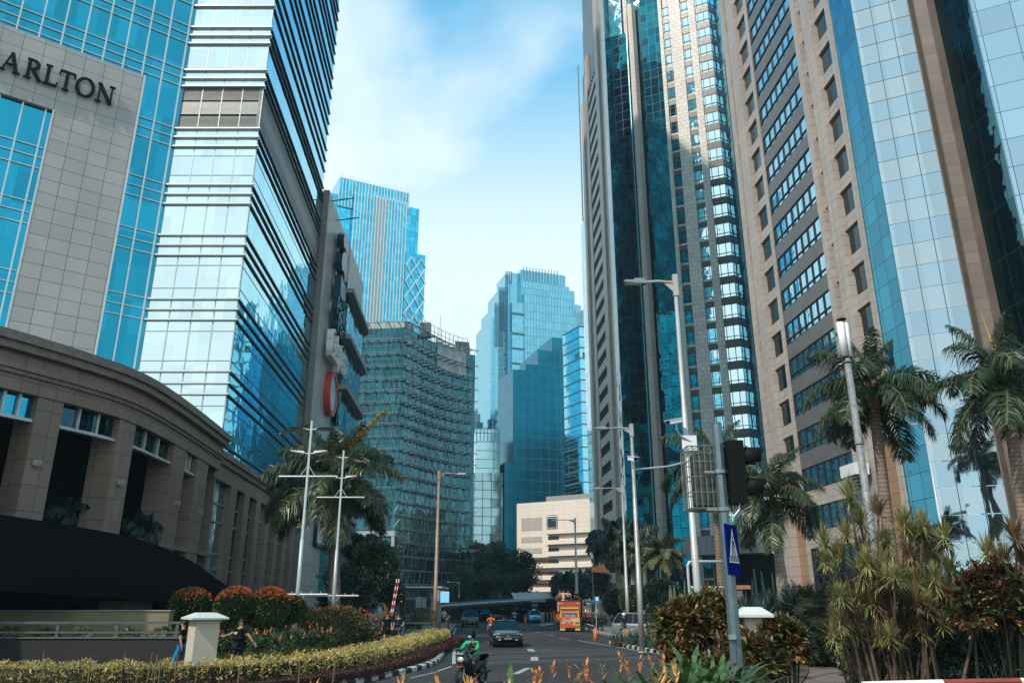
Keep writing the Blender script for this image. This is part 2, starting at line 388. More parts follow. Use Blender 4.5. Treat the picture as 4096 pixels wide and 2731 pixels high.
for a,b in zip(lines[:-1],lines[1:]):
    if b-a<.02: continue
    if abs(a-LV0)<.05: continue
    m=MB(); FA.box(m,0,6.1,a+.05,b-.05,-.25,0); child(m,'glazing_band',GL_A,T1)
    m=MB(); FB.box(m,0.02,25,a+.05,b-.05,-.25,-.003); child(m,'side_glazing',GL_B,T1)
for z in lines:
    m=MB(); FA.box(m,-.05,6.3,z-.05,z+.05,.01,.22); child(m,'front_fin',WHMET,T1)
    m=MB(); FB.box(m,.24,25.1,z-.05,z+.05,.01,.13); child(m,'side_fin',FINM,T1)
m=MB()
for i in range(0,5): FA.box(m,-.02+i*1.53-.03+(.03 if i==0 else 0),i*1.53+.03,0,lines[-1],-.02,.025)
child(m,'mullion',plain('thin_mullion',(.35,.42,.45),.4,.4),T1)
for zz in (ZH(v,50.) for v in (625,702,1062,1153,1325,1443,1624)):
    m=MB(); FA.box(m,0,6.1,zz-.02,zz+.02,0,.02); child(m,'thin_rail',DARKMET,T1)
    m=MB(); FB.box(m,0,25,zz-.02,zz+.02,0,.02); child(m,'thin_rail',DARKMET,T1)
LVM=plain('louvre_slat',(.30,.31,.31),.4,.3); LVD=plain('louvre_dark',(.04,.045,.05),.6)
m=MB(); FA.box(m,0,6.1,LV0+.05,LV1-.05,-.25,-.12); child(m,'louvre_back',LVD,T1)
hh=(LV1-LV0)/3
for r in range(3):
    for c in range(4):
        m=MB(); 
        for k in range(11):
            zz=LV0+r*hh+.1+k*(hh-.15)/11
            FA.box(m,c*1.53+.04,c*1.53+1.49,zz,zz+(.075 if r==1 else .035),-.1,0)
        child(m,'louvre_panel',LVM,T1)
m=MB(); FB.box(m,0,25,LV0+.05,LV0+hh,-.25,-.02); FB.box(m,0,25,LV1-hh,LV1-.07,-.25,-.02); child(m,'side_louvre',plain('grey_louvre',(.17,.19,.20),.5,.2,scale=1.5),T1)
m=MB(); FB.box(m,0,25,LV0+hh,LV1-hh,-.25,-.015); child(m,'side_spandrel',plain('grey_spandrel',(.26,.27,.27),.45,.2),T1)
# left wing: stone panel, mullions and letters
SL=lambda sp:16.-sp
ztop=39.3; zlet=34.2
m=MB(); FL.box(m,SL(7.83),SL(2.86),0,ztop,-.1,.30); FL.box(m,-1,SL(7.833),zlet,ztop,-.1,.30); child(m,'stone_panel',ST_GREY,T1)
m=MB(); FL.box(m,0,16,0,90,-.3,0.); child(m,'wing_glazing',GL_L,T1)
for k in range(0,14):
    sp=.34+1.33*k; s=SL(sp)
    zlo=ztop if 2.8<sp else 0
    if sp>8.: 
        m=MB(); FL.box(m,s-.05,s+.05,0,zlet-.02,.0,.16); child(m,'wing_mullion',WHMET,T1)
    m=MB(); FL.box(m,s-.05,s+.05,zlo+.01,80,.0,.16); child(m,'wing_mullion',WHMET,T1)
m=MB(); FL.box(m,SL(2.86)+.002,SL(2.74),0,ztop,-.1,.34); child(m,'wing_mullion',WHMET,T1)
m=MB(); FL.box(m,SL(7.95),SL(7.84),0,zlet-.01,-.1,.32); child(m,'wing_mullion',WHMET,T1)
for i,z in enumerate(lines):
    if z>75: continue
    for (a,b) in ((SL(2.73),15.98),(-1,SL(7.96))) if z<zlet else (((SL(2.73),15.98),) if z<ztop else ((-1,15.98),)):
        m=MB(); FL.box(m,a,b,z-.03,z+.03,.0,.09); child(m,'wing_rail',WHMET,T1)
# serif letters
LETM=plain('navy_letter',(.003,.008,.016),.6,.0,var=.05,spec=.1)
def serif(ch,mb,x,w,h,z0,F,d0,d1):
    th=.17*h/1.4*1.25; tn=.07*h/1.4*1.25; sr=.07*h/1.4
    def seg(x0,y0,x1,y1,t):
        dx,dy=x1-x0,y1-y0; l=math.hypot(dx,dy); nx,ny=-dy/l*t/2,dx/l*t/2
        pts=[(x0+nx,y0+ny),(x0-nx,y0-ny),(x1-nx,y1-ny),(x1+nx,y1+ny)]
        vs=[F.pt(x+px*w,z0+py*h if False else z0+py,d) for d in (d0,d1) for (px,py) in [(a[0]/w,a[1]) for a in pts]]
        mb.add(vs,[(0,1,2,3),(7,6,5,4),(0,4,5,1),(1,5,6,2),(2,6,7,3),(3,7,4,0)])
    def sf(cx,cy,l=.32): seg(cx-l*w*.5,cy,cx+l*w*.5,cy,sr*1.3)
    def arc(cx,cy,rx,ry,a0,a1,n=14,t0=tn,t1=th):
        for i in range(n):
            A=a0+(a1-a0)*i/n; B=a0+(a1-a0)*(i+1)/n; t=t0+(t1-t0)*abs(math.cos((A+B)/2))
            seg(cx+rx*math.cos(A),cy+ry*math.sin(A),cx+rx*math.cos(B)*1.0,cy+ry*math.sin(B),t)
    if ch=='A': seg(.12*w,0,.5*w,h,tn); seg(.88*w,0,.5*w,h,th); seg(.28*w,.36*h,.74*w,.36*h,tn); sf(.12*w,0); sf(.88*w,0,.4)
    if ch=='R': seg(.25*w,0,.25*w,h,th); arc(.38*w,.76*h,.36*w,.24*h,-PI/2,PI/2); seg(.25*w,h,.4*w,h,tn); seg(.25*w,.52*h,.4*w,.52*h,tn); seg(.45*w,.52*h,.92*w,0,th); sf(.25*w,0,.4); sf(.2*w,h,.25); sf(.92*w,0,.25)
    if ch=='L': seg(.3*w,0,.3*w,h,th); seg(.3*w,.02*h,.9*w,.02*h,tn*1.3); seg(.9*w,0,.95*w,.22*h,tn*1.2); sf(.3*w,h,.45); sf(.2*w,0,.3)
    if ch=='T': seg(.5*w,0,.5*w,h,th); seg(.05*w,.98*h,.95*w,.98*h,tn*1.3); seg(.05*w,h,.02*w,.78*h,tn*1.3); seg(.95*w,h,.98*w,.78*h,tn*1.3); sf(.5*w,0,.45)
    if ch=='O': arc(.5*w,.5*h,.44*w,.5*h,0,2*PI,26)
    if ch=='N': seg(.15*w,0,.15*w,h,tn*1.2); seg(.12*w,h,.85*w,0,th); seg(.85*w,0,.85*w,h,tn*1.2); sf(.15*w,0,.35); sf(.85*w,h,.35); sf(.1*w,h,.2)
    if ch=='C': arc(.55*w,.5*h,.46*w,.5*h,R(50),R(310),20); seg(.85*w,.88*h,.87*w,.66*h,tn)
lx=[('C',12.45,1.0),('A',11.35,1.05),('R',10.05,1.05),('L',8.95,.95),('T',8.0,.95),('O',6.95,1.15),('N',5.65,1.1)]
for ch,sp,wd in lx:
    m=MB(); serif(ch,m,0,wd,1.42,35.85,Face(FL.plan(SL(sp)),e=FL.e),.42,.62)
    m2=child(m,'letter',LETM,T1); m2['label']='dark blue serif letter %s standing off the stone'%ch
# ---------------------------------------------------------------- podium with colonnade
POD=thing('colonnade_building','brown stone colonnade building with curved stepped cornice in front of the glass tower','building',(-22,40,0))
cpts=[(-21.6,23.2),(-19.05,27.2),(-17.4,30.8),(-16.74,33.4),(-16.75,36.8),(-17.05,41.),(-17.6,46.9)]
def catmull(p,n=10):
    out=[]
    for i in range(len(p)-1):
        a=p[max(i-1,0)];b=p[i];c=p[i+1];d=p[min(i+2,len(p)-1)]
        for k in range(n):
            t=k/n; out.append(tuple(.5*((2*b[j])+(-a[j]+c[j])*t+(2*a[j]-5*b[j]+4*c[j]-d[j])*t*t+(-a[j]+3*b[j]-3*c[j]+d[j])*t**3) for j in range(len(b))))
    out.append(tuple(p[-1])); return out
CV=catmull(cpts,10)
def offs(path,d):
    out=[]
    for i,p in enumerate(path):
        a=path[max(i-1,0)];b=path[min(i+1,len(path)-1)]; e=Vector((b[0]-a[0],b[1]-a[1])).normalized(); out.append((p[0]+e.y*d,p[1]-e.x*d))
    return out
def strip(mb,path,z0,z1,d0,d1):
    """solid strip following a plan path, z0..z1, offset d0..d1 outward"""
    A=offs(path,d0);B=offs(path,d1); n=len(path)
    vs=[(x,y,z0) for x,y in A]+[(x,y,z0) for x,y in B]+[(x,y,z1) for x,y in B]+[(x,y,z1) for x,y in A]
    fs=[]
    for i in range(n-1):
        for a,b in ((0,1),(1,2),(2,3),(3,0)): fs.append((a*n+i,b*n+i,b*n+i+1,a*n+i+1))
    fs+=[(3*n,2*n,n,0),(n-1,2*n-1,3*n-1,4*n-1)]
    return mb.add(vs,[f[::-1] for f in fs])
def sub(path,t0,t1):
    """part of path between two azimuth tangents (linear interpolation)"""
    T=[p[0]/p[1] for p in path]; out=[]
    def atx(t):
        for i in range(len(T)-1):
            if (T[i]-t)*(T[i+1]-t)<=0 and T[i]!=T[i+1]:
                k=(t-T[i])/(T[i+1]-T[i]); return (path[i][0]+(path[i+1][0]-path[i][0])*k,path[i][1]+(path[i+1][1]-path[i][1])*k)
    a,b=atx(t0),atx(t1)
    if a is None: a=path[0]
    if b is None: b=path[-1]
    mid=[p for p,t in zip(path,T) if t0+1e-4<t<t1-1e-4]
    return [a]+mid+[b]
ST_DK=plain('cornice_stone',(.21,.17,.14),.55,var=.2,bump=.2)
for (z0,z1,d0,d1,mt) in ((11.75,12.1,-1,.45,ST_DK),(11.45,11.75,-1,.30,ST_DK),(10.95,11.45,-1,0.,ST_POD),(10.78,10.95,-1,.18,ST_DK),(10.62,10.78,-1,.08,ST_DK),(10.0,10.62,-1,-.03,ST_POD)):
    m=MB(); strip(m,CV,z0,z1,d0,d1); child(m,'cornice',mt,POD)
m=MB(); m.prism(offs(CV,-.3)+[(-30,46.9),(-30,23.2)],11.9,12.0); child(m,'roof',plain('roof',(.2,.19,.18),.8),POD)
cols=[(-.72,-.6914),(-.6267,-.5914),(-.513,-.4906),(-.4366,-.4199),(-.4045,-.3898)]
for a,b in cols:
    p=sub(CV,a,b); m=MB(); strip(m,p,3.0,10.0,-1.3,-.1); child(m,'column',ST_POD,POD)
WF=plain('white_window_frame',(.48,.54,.56),.4,.2)
gaps=[(-.6914,-.6267),(-.5914,-.513),(-.4906,-.4366),(-.4199,-.4045)]
for a,b in gaps:
    p=sub(CV,a,b); m=MB(); strip(m,p,9.12,9.98,-.45,-.4); gp=child(m,'window',GL_K if a>-.6 else GL_L,POD)
    m=MB(); strip(m,p,9.0,9.12,-.5,-.2)
    A,B=Vector(p[0]),Vector(p[-1]); n=3
    for k in range(1,n):
        q=A.lerp(B,k/n); e=(B-A).normalized(); F=Face(q,e=(e.x,e.y)); F.box(m,-.05,.05,9.1,10.,-.48,-.25)
    fr=child(m,'window_frame',WF,POD)
# interior, floor and back wall
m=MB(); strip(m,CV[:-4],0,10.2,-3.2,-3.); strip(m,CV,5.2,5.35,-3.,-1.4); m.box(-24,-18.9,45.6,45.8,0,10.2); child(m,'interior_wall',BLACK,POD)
m=MB(); strip(m,CV,5.0,5.19,-1.35,-.05); child(m,'floor_edge',ST_DK,POD)
# glazed bay and the pilastered straight part
PP0=(-17.9,47.0); PP1=(-21.3,88.)
FP1=Face(PP0,PP1); LP=FP1.len
m=MB(); FP1.box(m,0,LP,0,11.2,-4,-.55); child(m,'rear_wall',ST_POD,POD)
for (z0,z1,d) in ((10.9,11.25,.35),(10.55,10.9,.18),(9.6,10.55,0.)):
    m=MB(); FP1.box(m,-.3,LP,z0,z1,-.545,d); child(m,'cornice',ST_DK if z0>10 else ST_POD,POD)
s=0.; k=0
FRM=plain('pale_teal_frame',(.30,.38,.40),.4,.3)
while s<LP-1:
    pw=1.5 if k else .1; gw=2.1 if k else 3.6
    m=MB(); FP1.box(m,s,s+pw,0,9.6,-.54,0.); child(m,'pilaster',ST_POD,POD)
    m=MB(); FP1.box(m,s+pw,s+pw+gw,1.4,9.6,-.54,-.40); wn=child(m,'window',GL_K if k%3 else GL_GREY if False else GL_R2,POD)
    m=MB(); 
    for z in (1.4,2.6,4.4,5.3,7.2,8.3): FP1.box(m,s+pw,s+pw+gw,z-.05,z+.05,-.39,-.28)
    if k==0: FP1.box(m,s+pw+gw*.5-.04,s+pw+gw*.5+.04,1.4,9.6,-.38,-.3)
    child(m,'window_frame',FRM,POD)
    s+=pw+gw; k+=1
# recessed doorway bay further along
for z in range(0,6):
    pass
# up-lights on columns
for u,v in ((150,1850),(485,1928),(711,2012),(804,2047)):
    t=ta(u,v); p=sub(CV,t-.001,t+.001)[0]; m=MB(); z=CAMZ+tv(v)*p[1]; e=Face(p,e=(.1,.99)); e.box(m,-.1,.1,z-.1,z+.1,-.09,.14); e.box(m,-.06,.06,z-.16,z-.1,0,.1); child(m,'wall_lamp',plain('lamp_grey',(.3,.32,.32),.5),POD)
# curved ramp with black fascia
RAMP=thing('ramp','curved driveway ramp with glossy black fascia sweeping down in front of the colonnade','ramp',(-17,40,0))
BLK=plain('black_fascia',(.0015,.002,.003),.7,.0,spec=.10)
rp=[(-21.2,22.0,5.75,2.95),(-18.3,27.3,5.45,2.9),(-16.5,31.,5.2,2.75),(-15.7,34.5,4.95,2.6),(-15.5,39.,4.35,2.35),(-15.9,44.,3.6,2.05),(-16.6,50.,2.9,1.75),(-17.6,57.,2.2,1.35),(-18.6,64,1.5,.9)]
RC=catmull(rp,8)
def zstrip(mb,path,d0,d1,zi0,zi1):
    A=offs(path,d0);B=offs(path,d1); n=len(path)
    vs=[(A[i][0],A[i][1],path[i][zi0]) for i in range(n)]+[(B[i][0],B[i][1],path[i][zi0]) for i in range(n)]+[(B[i][0],B[i][1],path[i][zi1]) for i in range(n)]+[(A[i][0],A[i][1],path[i][zi1]) for i in range(n)]
    fs=[]
    for i in range(n-1):
        for a,b in ((0,1),(1,2),(2,3),(3,0)): fs.append((a*n+i,b*n+i,b*n+i+1,a*n+i+1)[::-1])
    return mb.add(vs,fs)
m=MB(); zstrip(m,RC,-.35,0.,3,2); child(m,'fascia',BLK,RAMP)
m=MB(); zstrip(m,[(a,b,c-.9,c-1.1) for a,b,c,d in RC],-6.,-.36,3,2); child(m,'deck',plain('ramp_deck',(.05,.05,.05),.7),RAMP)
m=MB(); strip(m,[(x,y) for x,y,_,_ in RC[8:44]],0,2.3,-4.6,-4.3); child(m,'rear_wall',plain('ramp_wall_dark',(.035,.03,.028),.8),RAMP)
for i in (4,26,40): 
    m=MB(); p=RC[i]; e=Vector((RC[i+1][0]-p[0],RC[i+1][1]-p[1])).normalized(); F=Face(p,e=(e.x,e.y)); F.box(m,-1.1,1.1,0,p[3],-1.8,-.6); child(m,'pier',plain('pier_brown',(.085,.06,.045),.7),RAMP)
# ---------------------------------------------------------------- mall building with signs
ML=thing('mall_building','grey tiled building with curved glass storeys and stacked wall signs beyond the glass tower','building',(-22,85,0))
ST_M=stone('mall_tile',(.40,.41,.40),(.37,.38,.375),2.6,2.0,.04,rough=.4,stain=.15)
ST_M2=stone('mall_tile_front',(.22,.21,.20),(.20,.19,.185),1.5,1.9,.04,rough=.5,stain=.15)
FM=Face((-20.05,75.5),(-21.35,102.))
m=MB(); m.prism([(-20.62,75.5),(-20.07,75.5),(-21.37,102.),(-30,102),(-30,75.5)],0,45.2); child(m,'rear_wall',ST_M,ML)
m=MB(); m.box(-20.66,-20.03,75.35,75.49,0,45.3); child(m,'front_strip',ST_M2,ML)
m=MB(); FM.box(m,0,26.5,0,45.3,-.02,0.05); child(m,'sign_wall',ST_M,ML)
def canopy(z,th,out=1.7,s0=9.8,s1=27.,rr=3.2):
    pts=[(s0,0.06),(s0,out)]
    pts+= [(s1-rr+rr*math.sin(a),out-rr+rr*math.cos(a)) for a in [R(x) for x in range(0,100,12)]]
    pts+=[(s1,-1.5),(s0,-1.5)] if False else [(s1,0.06)]
    return [FM.plan(a,b) for a,b in pts]
GL_M=glass('mall_glass',(.10,.42,.50),1.3,6.,.02,.15,.4,.03,line=(.2,.28,.3),lw=.06,var=.3)
UND=plain('canopy_grey',(.30,.29,.28),.6)
zs=[37.8,32.1,26.0,19.4,12.2]
for i,z in enumerate(zs):
    m=MB(); m.prism(canopy(z,.9,1.75),z-.55,z); child(m,'canopy',UND,ML)
    zb=zs[i+1] if i<4 else 3
    m=MB(); m.prism(canopy(z,.9,1.0,10.3,26.2,2.6),zb+.001,z-.56); child(m,'glazing_band',GL_M,ML)
m=MB(); m.prism(canopy(0,0,.4,13,27.2,3.),39.5,44.8); child(m,'curved_parapet',ST_M,ML)
m=MB(); m.prism(canopy(0,0,.6,12,26.6,2.8),37.81,39.49); child(m,'glazing_band',GL_M,ML)
NAVY=plain('navy_sign',(.01,.05,.085),.3,.4,var=.05); RED=plain('red_sign',(.55,.06,.03),.4,var=.08); WHS=plain('white_sign',(.75,.77,.78),.4,var=.05)
def onwall(u,v): s,z=FM.hit(u,v); return s,z
# three petal emblems
for i,(u0,v0,u1,v1,kind) in enumerate(((1345,935,1352,1035,0),(1336,1007,1348,1133,0),(1330,1118,1340,1213,1))):
    s0,z1=onwall((u0+u1)/2,v0); _,z0=onwall((u0+u1)/2,v1); h=z1-z0; m=MB(); cs=s0; cz=(z0+z1)/2
    pr=[]
    if kind==0: pr=[(-.5,-.1),(-.42,.2),(-.2,.42),(.1,.5),(.4,.42),(.55,.1),(.5,-.2),(.35,-.5),(.2,-.5),(.15,-.3),(-.1,-.25),(-.3,-.35)]
    else: pr=[(-.4,.5),(-.1,.38),(.3,.32),(.5,.1),(.5,-.2),(.3,-.42),(0,-.5),(-.4,-.5)]
    wdt=3.6
    vs=[FM.pt(cs+a*wdt,cz+b*h,d) for d in (.35,1.15) for a,b in pr]; n=len(pr)
    m.add(vs,[tuple(range(n)),tuple(range(2*n-1,n-1,-1))]+[(k,k+n,(k+1)%n+n,(k+1)%n) for k in range(n)])
    FM.box(m,cs-.1,cs+.1,cz-.1,cz+.1,.05,.55)
    o=child(m,'sign_emblem',NAVY,ML,lab='dark blue petal shaped emblem on the tiled wall')
def wtext(txt,s,z,size,mat,sx=1.):
    for ln,(t,zz,ss) in enumerate(txt):
        M=faceM(FM.pt(ss,zz,.8),FM.e,FM.n); M=Matrix.Translation(-Vector(ML.location))@M
        o=textmesh(t,size,.7,mat,'sign_lettering',ML,M,sx=sx); o['label']='wall sign lettering reading %s'%t
sA,zA=onwall(1325,1250); sB,zB=onwall(1340,1330)
wtext([('Pacific',onwall(1330,1262)[1],onwall(1330,1262)[0]),('Place',onwall(1327,1320)[1],onwall(1327,1320)[0]+.3)],0,0,3.1,NAVY,.9)
wtext([('Galeries',onwall(1318,1395)[1],onwall(1318,1395)[0]),('Lafayette',onwall(1318,1440)[1],onwall(1318,1440)[0])],0,0,3.0,WHS,.9)
# round red-rimmed sign
s0,z0=onwall(1308,1575)
m=MB(); n=28
def ring(r0,r1,d0,d1):
    vs=[];fs=[]
    for k in range(n):
        a=2*PI*k/n
        for r,d in ((r0,d0),(r1,d0),(r1,d1),(r0,d1)): vs.append(FM.pt(s0+r*.95*math.cos(a),z0+r*math.sin(a),d))
    for k in range(n):
        j=(k+1)%n
        for a,b in ((0,1),(1,2),(2,3),(3,0)): fs.append((k*4+a,k*4+b,j*4+b,j*4+a))
    return vs,fs
v_,f_=ring(2.0,2.5,.05,.75); m.add(v_,f_); o=child(m,'round_sign_rim',RED,ML)
m=MB(); m.poly([FM.pt(s0+2.0*.95*math.cos(2*PI*k/n),z0+2.0*math.sin(2*PI*k/n),.6) for k in range(n)]); child(m,'round_sign_face',plain('pale_sign_face',(.55,.68,.72),.3,.1),ML)
# roof antennas sticking out over the wall
for u,v in ((1345,805),(1370,882)):
    s,z=onwall(u-20,v); m=MB(); a=FM.pt(s,z,0); m.tube([a,a+Vector((2.6,-.6,.05))],.06,6); b=a+Vector((1.6,-.35,.05))
    for q in (-.3,0,.3): m.tube([b+Vector((q,-.5,-.12)),b+Vector((q+.1,.5,.12))],.03,5)
    child(m,'roof_antenna',DARKMET,ML)
# poster on the podium
FPo=Face((-20.2,81.5),(-20.55,89.5))
sb=thing('billboard','pale blue billboard with tall red letters on the brown stone wall behind the palm','billboard',(-20.3,85.5,0))
m=MB(); FPo.box(m,0,FPo.len,8.2,13.0,.1,.3); child(m,'panel',plain('pale_blue_board',(.42,.58,.66),.4,var=.05),sb)
m=MB(); FPo.box(m,-.2,FPo.len+.2,7.9,8.19,-.3,.35); FPo.box(m,-.25,-.02,7.9,13.0,-.3,.3); child(m,'bracket',DARKMET,sb)
M=Matrix.Translation(-Vector(sb.location))@faceM(FPo.pt(FPo.len/2,10.6,.34),FPo.e,FPo.n); o=textmesh('H&M',4.4,.06,RED,'lettering',sb,M,sx=.74,bold=.05); o['label']='tall red letters H and M with an ampersand'
# dark glazed wing of the mall behind the palm
ST_M3=stone('lower_mall_stone',(.13,.105,.085),(.115,.09,.075),2.0,1.4,.03)
m=MB(); FQ=Face((-20.4,88.1),(-22.2,112.)); FQ.box(m,0,FQ.len,0,4.2,-3,.2); FQ.box(m,0,FQ.len,7.7,8.1,-3,.9); child(m,'lower_wall',ST_M3,ML)
m=MB(); FQ.box(m,0,FQ.len,4.21,7.69,-3,.05); FQ.box(m,0,FQ.len,8.11,14.5,-3,.15); child(m,'glazing_band',GL_M,ML)
# ---------------------------------------------------------------- striped tower far behind
def bgthing(name,label,cat,x,y): return thing(name,label,cat,(x,y,0))
HZC=None
GL_4=glass('striped_tower_glass',(.06,.58,.85),1.9,2.2,.02,.05,.3,.06,line=(.05,.40,.55),lw=.12,var=.3)
WST=plain('white_stripe',(.72,.80,.82),.5,var=.04)
T4=bgthing('striped_tower','bright blue glass tower with white vertical stripes and a lattice of diagonals','tower',-58,255)
Y4=250.; p4=P(1360,705,Y4); F4=Face((p4.x,Y4),e=(.89,.455))
zr=F4.hit(1360,705)[1]; sR=F4.hit(1636,771)[0]
def blk(F,mb,s0,s1,z0,z1,dep,d=0.): F.box(mb,s0,s1,z0,z1,-dep,d)
m=MB(); blk(F4,m,0,sR,zr-12,zr-.3,14); child(m,'crown',GL_4,T4)
zs0=F4.hit(1333,761)[1]; sM0=F4.hit(1330,761)[0]
m=MB(); blk(F4,m,sM0,sR-1,0,zs0-1,30,-.5); child(m,'main_block',GL_4,T4)
s0=F4.hit(1418,766)[0]; s1=F4.hit(1622,812)[0]; zb=F4.hit(1418,766)[1]-1
m=MB(); blk(F4,m,s0,s1,0,zb,20,1.5); child(m,'striped_bay',GL_4,T4)
s2=F4.hit(1676,841)[0]; z2=F4.hit(1676,838)[1]
m=MB(); blk(F4,m,s1,s2,0,z2,18,0.3); child(m,'right_wing',GL_4,T4)
s3=F4.hit(1694,1031)[0]; z3=F4.hit(1694,1031)[1]
m=MB(); blk(F4,m,s1+.3,s3,0,z3,16,2.2); child(m,'lattice_wing',GL_4,T4)
ns=17
for k in range(ns+1):
    s=s0+(s1-s0)*k/ns
    m=MB(); F4.box(m,s-.13,s+.13,0,zb+.4,1.5,2.0); child(m,'white_fin',WST,T4)
m=MB(); F4.box(m,s0+(s1-s0)*.385,s0+(s1-s0)*.615,0,zb,1.48,1.62); child(m,'pale_panel',plain('pale_panel',(.50,.66,.70),.5,.2),T4)
for k in range(23):
    s=sR*k/22; m=MB(); F4.box(m,s-.1,s+.1,zr-12,zr+1.0,0,.5); child(m,'crown_fin',WST,T4)
for k in range(1,6):
    m=MB(); q=F4.pt(0,0,-14*k/6); m.box(q.x-.12,q.x+.12,q.y-.12,q.y+.12,zr-12,zr+1); child(m,'crown_fin',WST,T4)
wd=s3-s1-.3; dz=6.4; zz=z3-2
m=MB()
for r in range(0,15):
    for c in range(0,2):
        a0=s1+.6+wd*c/2; a1=s1+.6+wd*(c+1)/2*.98
        A=F4.pt(a0,zz-dz*r,2.6);B=F4.pt(a1,zz-dz*(r+.5)-0,2.6);C=F4.pt(a0,zz-dz*(r+1),2.6);D=F4.pt(a1,zz-dz*r-dz*.5,2.6)
        am=(a0+a1)/2; T_=F4.pt(am,zz-dz*r+0,2.6);Bm=F4.pt(am,zz-dz*(r+1),2.6);Lm=F4.pt(a0,zz-dz*(r+.5),2.6);Rm=F4.pt(a1,zz-dz*(r+.5),2.6)
        for a,b in ((T_,Lm),(T_,Rm),(Lm,Bm),(Rm,Bm)): m.tube([a,b],.2,5)
child(m,'diagonal_lattice',WST,T4)
# ---------------------------------------------------------------- curved glass block with sun shades
K5=190/140.
L5=thing('curved_glass_block','dark green glass block with a concave front and rows of metal sun shades','building',(-25,200,0))
c5=[(-40.,141.8),(-28.4,141.),(-20.6,140.),(-18.9,143.),(-15.9,149.2),(-12.3,154.6),(-7.8,158.2)]
c5=[(a*K5,b*K5) for a,b in c5]
path5=[c5[0],c5[1],c5[2]]+catmull(c5[2:],6)[1:]
H5=2.5+47.4*K5+3.2
GL_5=glass('green_glass',(.05,.165,.20),2.2,3.6,.04,.2,.25,.04,line=(.015,.07,.085),lw=.12,var=.35)
def fstrip(mb,path,z0,z1,d0,d1): return strip(mb,path,z0,z1,d0,d1)
m=MB(); m.prism([(x,y) for x,y in path5]+[(-13.5,240),(-52,240)],0,H5); child(m,'glass_wall',GL_5,L5)
FIN5=plain('shade_metal',(.25,.33,.36),.4,.4,var=.1); ROD=plain('rod_metal',(.26,.35,.38),.4,.4)
z=H5-1.5; nf=0; r5=random.Random(3)
def pathpt(path,s):
    for i in range(len(path)-1):
        a=Vector(path[i][:2]);b=Vector(path[i+1][:2]); l=(b-a).length
        if s<=l: e=(b-a)/l; return a+e*s,Vector((e.y,-e.x))
        s-=l
    return Vector(path[-1][:2]),Vector((e.y,-e.x))
PL5=sum(math.dist(path5[i],path5[i+1]) for i in range(len(path5)-1))
vz=[1293,1360,1413,1464,1516,1563,1608,1653,1696]
zl=[ZH(v,190.) for v in vz]; dz5=(zl[1]-zl[-1])/7
while zl[-1]>6: zl.append(zl[-1]-dz5)
for i,z in enumerate(zl):
    m=MB(); strip(m,path5,z-.045,z+.045,1.25,1.7); strip(m,path5,z-.36,z-.30,1.5,1.57)
    for k in range(int(PL5/2.7)):
        a,n_=pathpt(path5,k*2.7+.8); F=Face(a,e=(-n_.y,n_.x)); F.box(m,-.05,.05,z-.34,z+.12,.05,1.85)
    o=child(m,'sun_shade',FIN5,L5)
    m=MB()
    for k in range(int(PL5/.95)):
        if r5.random()<.2: continue
        s=k*.95+r5.uniform(-.3,.3); a,n_=pathpt(path5,max(.1,s)); b,n2=pathpt(path5,min(PL5-.1,max(.1,s+r5.uniform(-1.1,1.1))))
        zz0=z-dz5+r5.uniform(0,.6); zz1=z+r5.uniform(-.6,.8)
        p0=Vector((a.x+n_.x*1.2,a.y+n_.y*1.2,zz0)); p1=Vector((b.x+n2.x*1.5,b.y+n2.y*1.5,zz1))
        m.tube([p0,p1],.055,4,cap=False)
    o=child(m,'shade_rods',ROD,L5); o['kind']='stuff'
# roof parts
FR5=Face(c5[1],c5[2])
m=MB(); FR5.box(m,-13,FR5.len,H5,H5+1.9,-1,.15); child(m,'roof_fascia',plain('roof_fascia',(.45,.52,.53),.5),L5)
m=MB()
for k in range(1,4): 
    pass
pr=path5[3:]; prl=sum(math.dist(pr[i],pr[i+1]) for i in range(len(pr)-1)); q=[]
strip(m,pr,H5,H5+.25,-.4,0)
for k in range(int(prl/1.7)):
    a_,n_=pathpt(pr,k*1.7+.2); hh=5.2-.02*k*1.7; q.append((a_.x,a_.y,hh)); m.box(a_.x-.07,a_.x+.07,a_.y-.07,a_.y+.07,H5+.26,H5+hh)
for f in (.33,.66,1.):
    for a_,b_ in zip(q[:-1],q[1:]): m.tube([(a_[0],a_[1],H5+a_[2]*f),(b_[0],b_[1],H5+b_[2]*f)],.07,4)
child(m,'roof_lattice',plain('lattice_metal',(.20,.25,.27),.5,.3),L5)
m=MB(); strip(m,pr[12:-3],H5-7,H5+1.0,-.5,.25); child(m,'grey_screen',glass('screen_grey',(.22,.26,.28),1.5,2.4,.02,.05,.3,.3,line=(.35,.40,.42),lw=.16,var=.2),L5)
m=MB(); m.box(-36,-27,195,205,H5,H5+3.6); m.box(-25,-22,197,199,H5,H5+4.0); child(m,'plant_room',plain('plant_room',(.10,.14,.15),.6),L5)
a=Vector(c5[-1]); m=MB(); m.prism([(a.x-6,a.y-.5),(a.x-2,a.y+.6),(a.x-2,a.y+5),(a.x-6,a.y+5)],H5,H5+4.5); child(m,'stair_head',plain('stair_head',(.05,.09,.10),.6),L5)
m=MB(); m.tube([P(1757,1427,205),P(1762,1262,205)],.12,5); child(m,'mast',WHMET,L5)
# lower loggia frame on the left
m=MB(); F=Face(c5[1],c5[2]); F.box(m,-2,FR5.len+.6,17.2,18.4,.1,2.3); F.box(m,FR5.len-.2,FR5.len+.5,6,17.2,1.5,2.2); F.box(m,-2,FR5.len,12.2,13.,.1,1.2); child(m,'loggia_frame',plain('loggia_white',(.42,.48,.49),.5),L5)
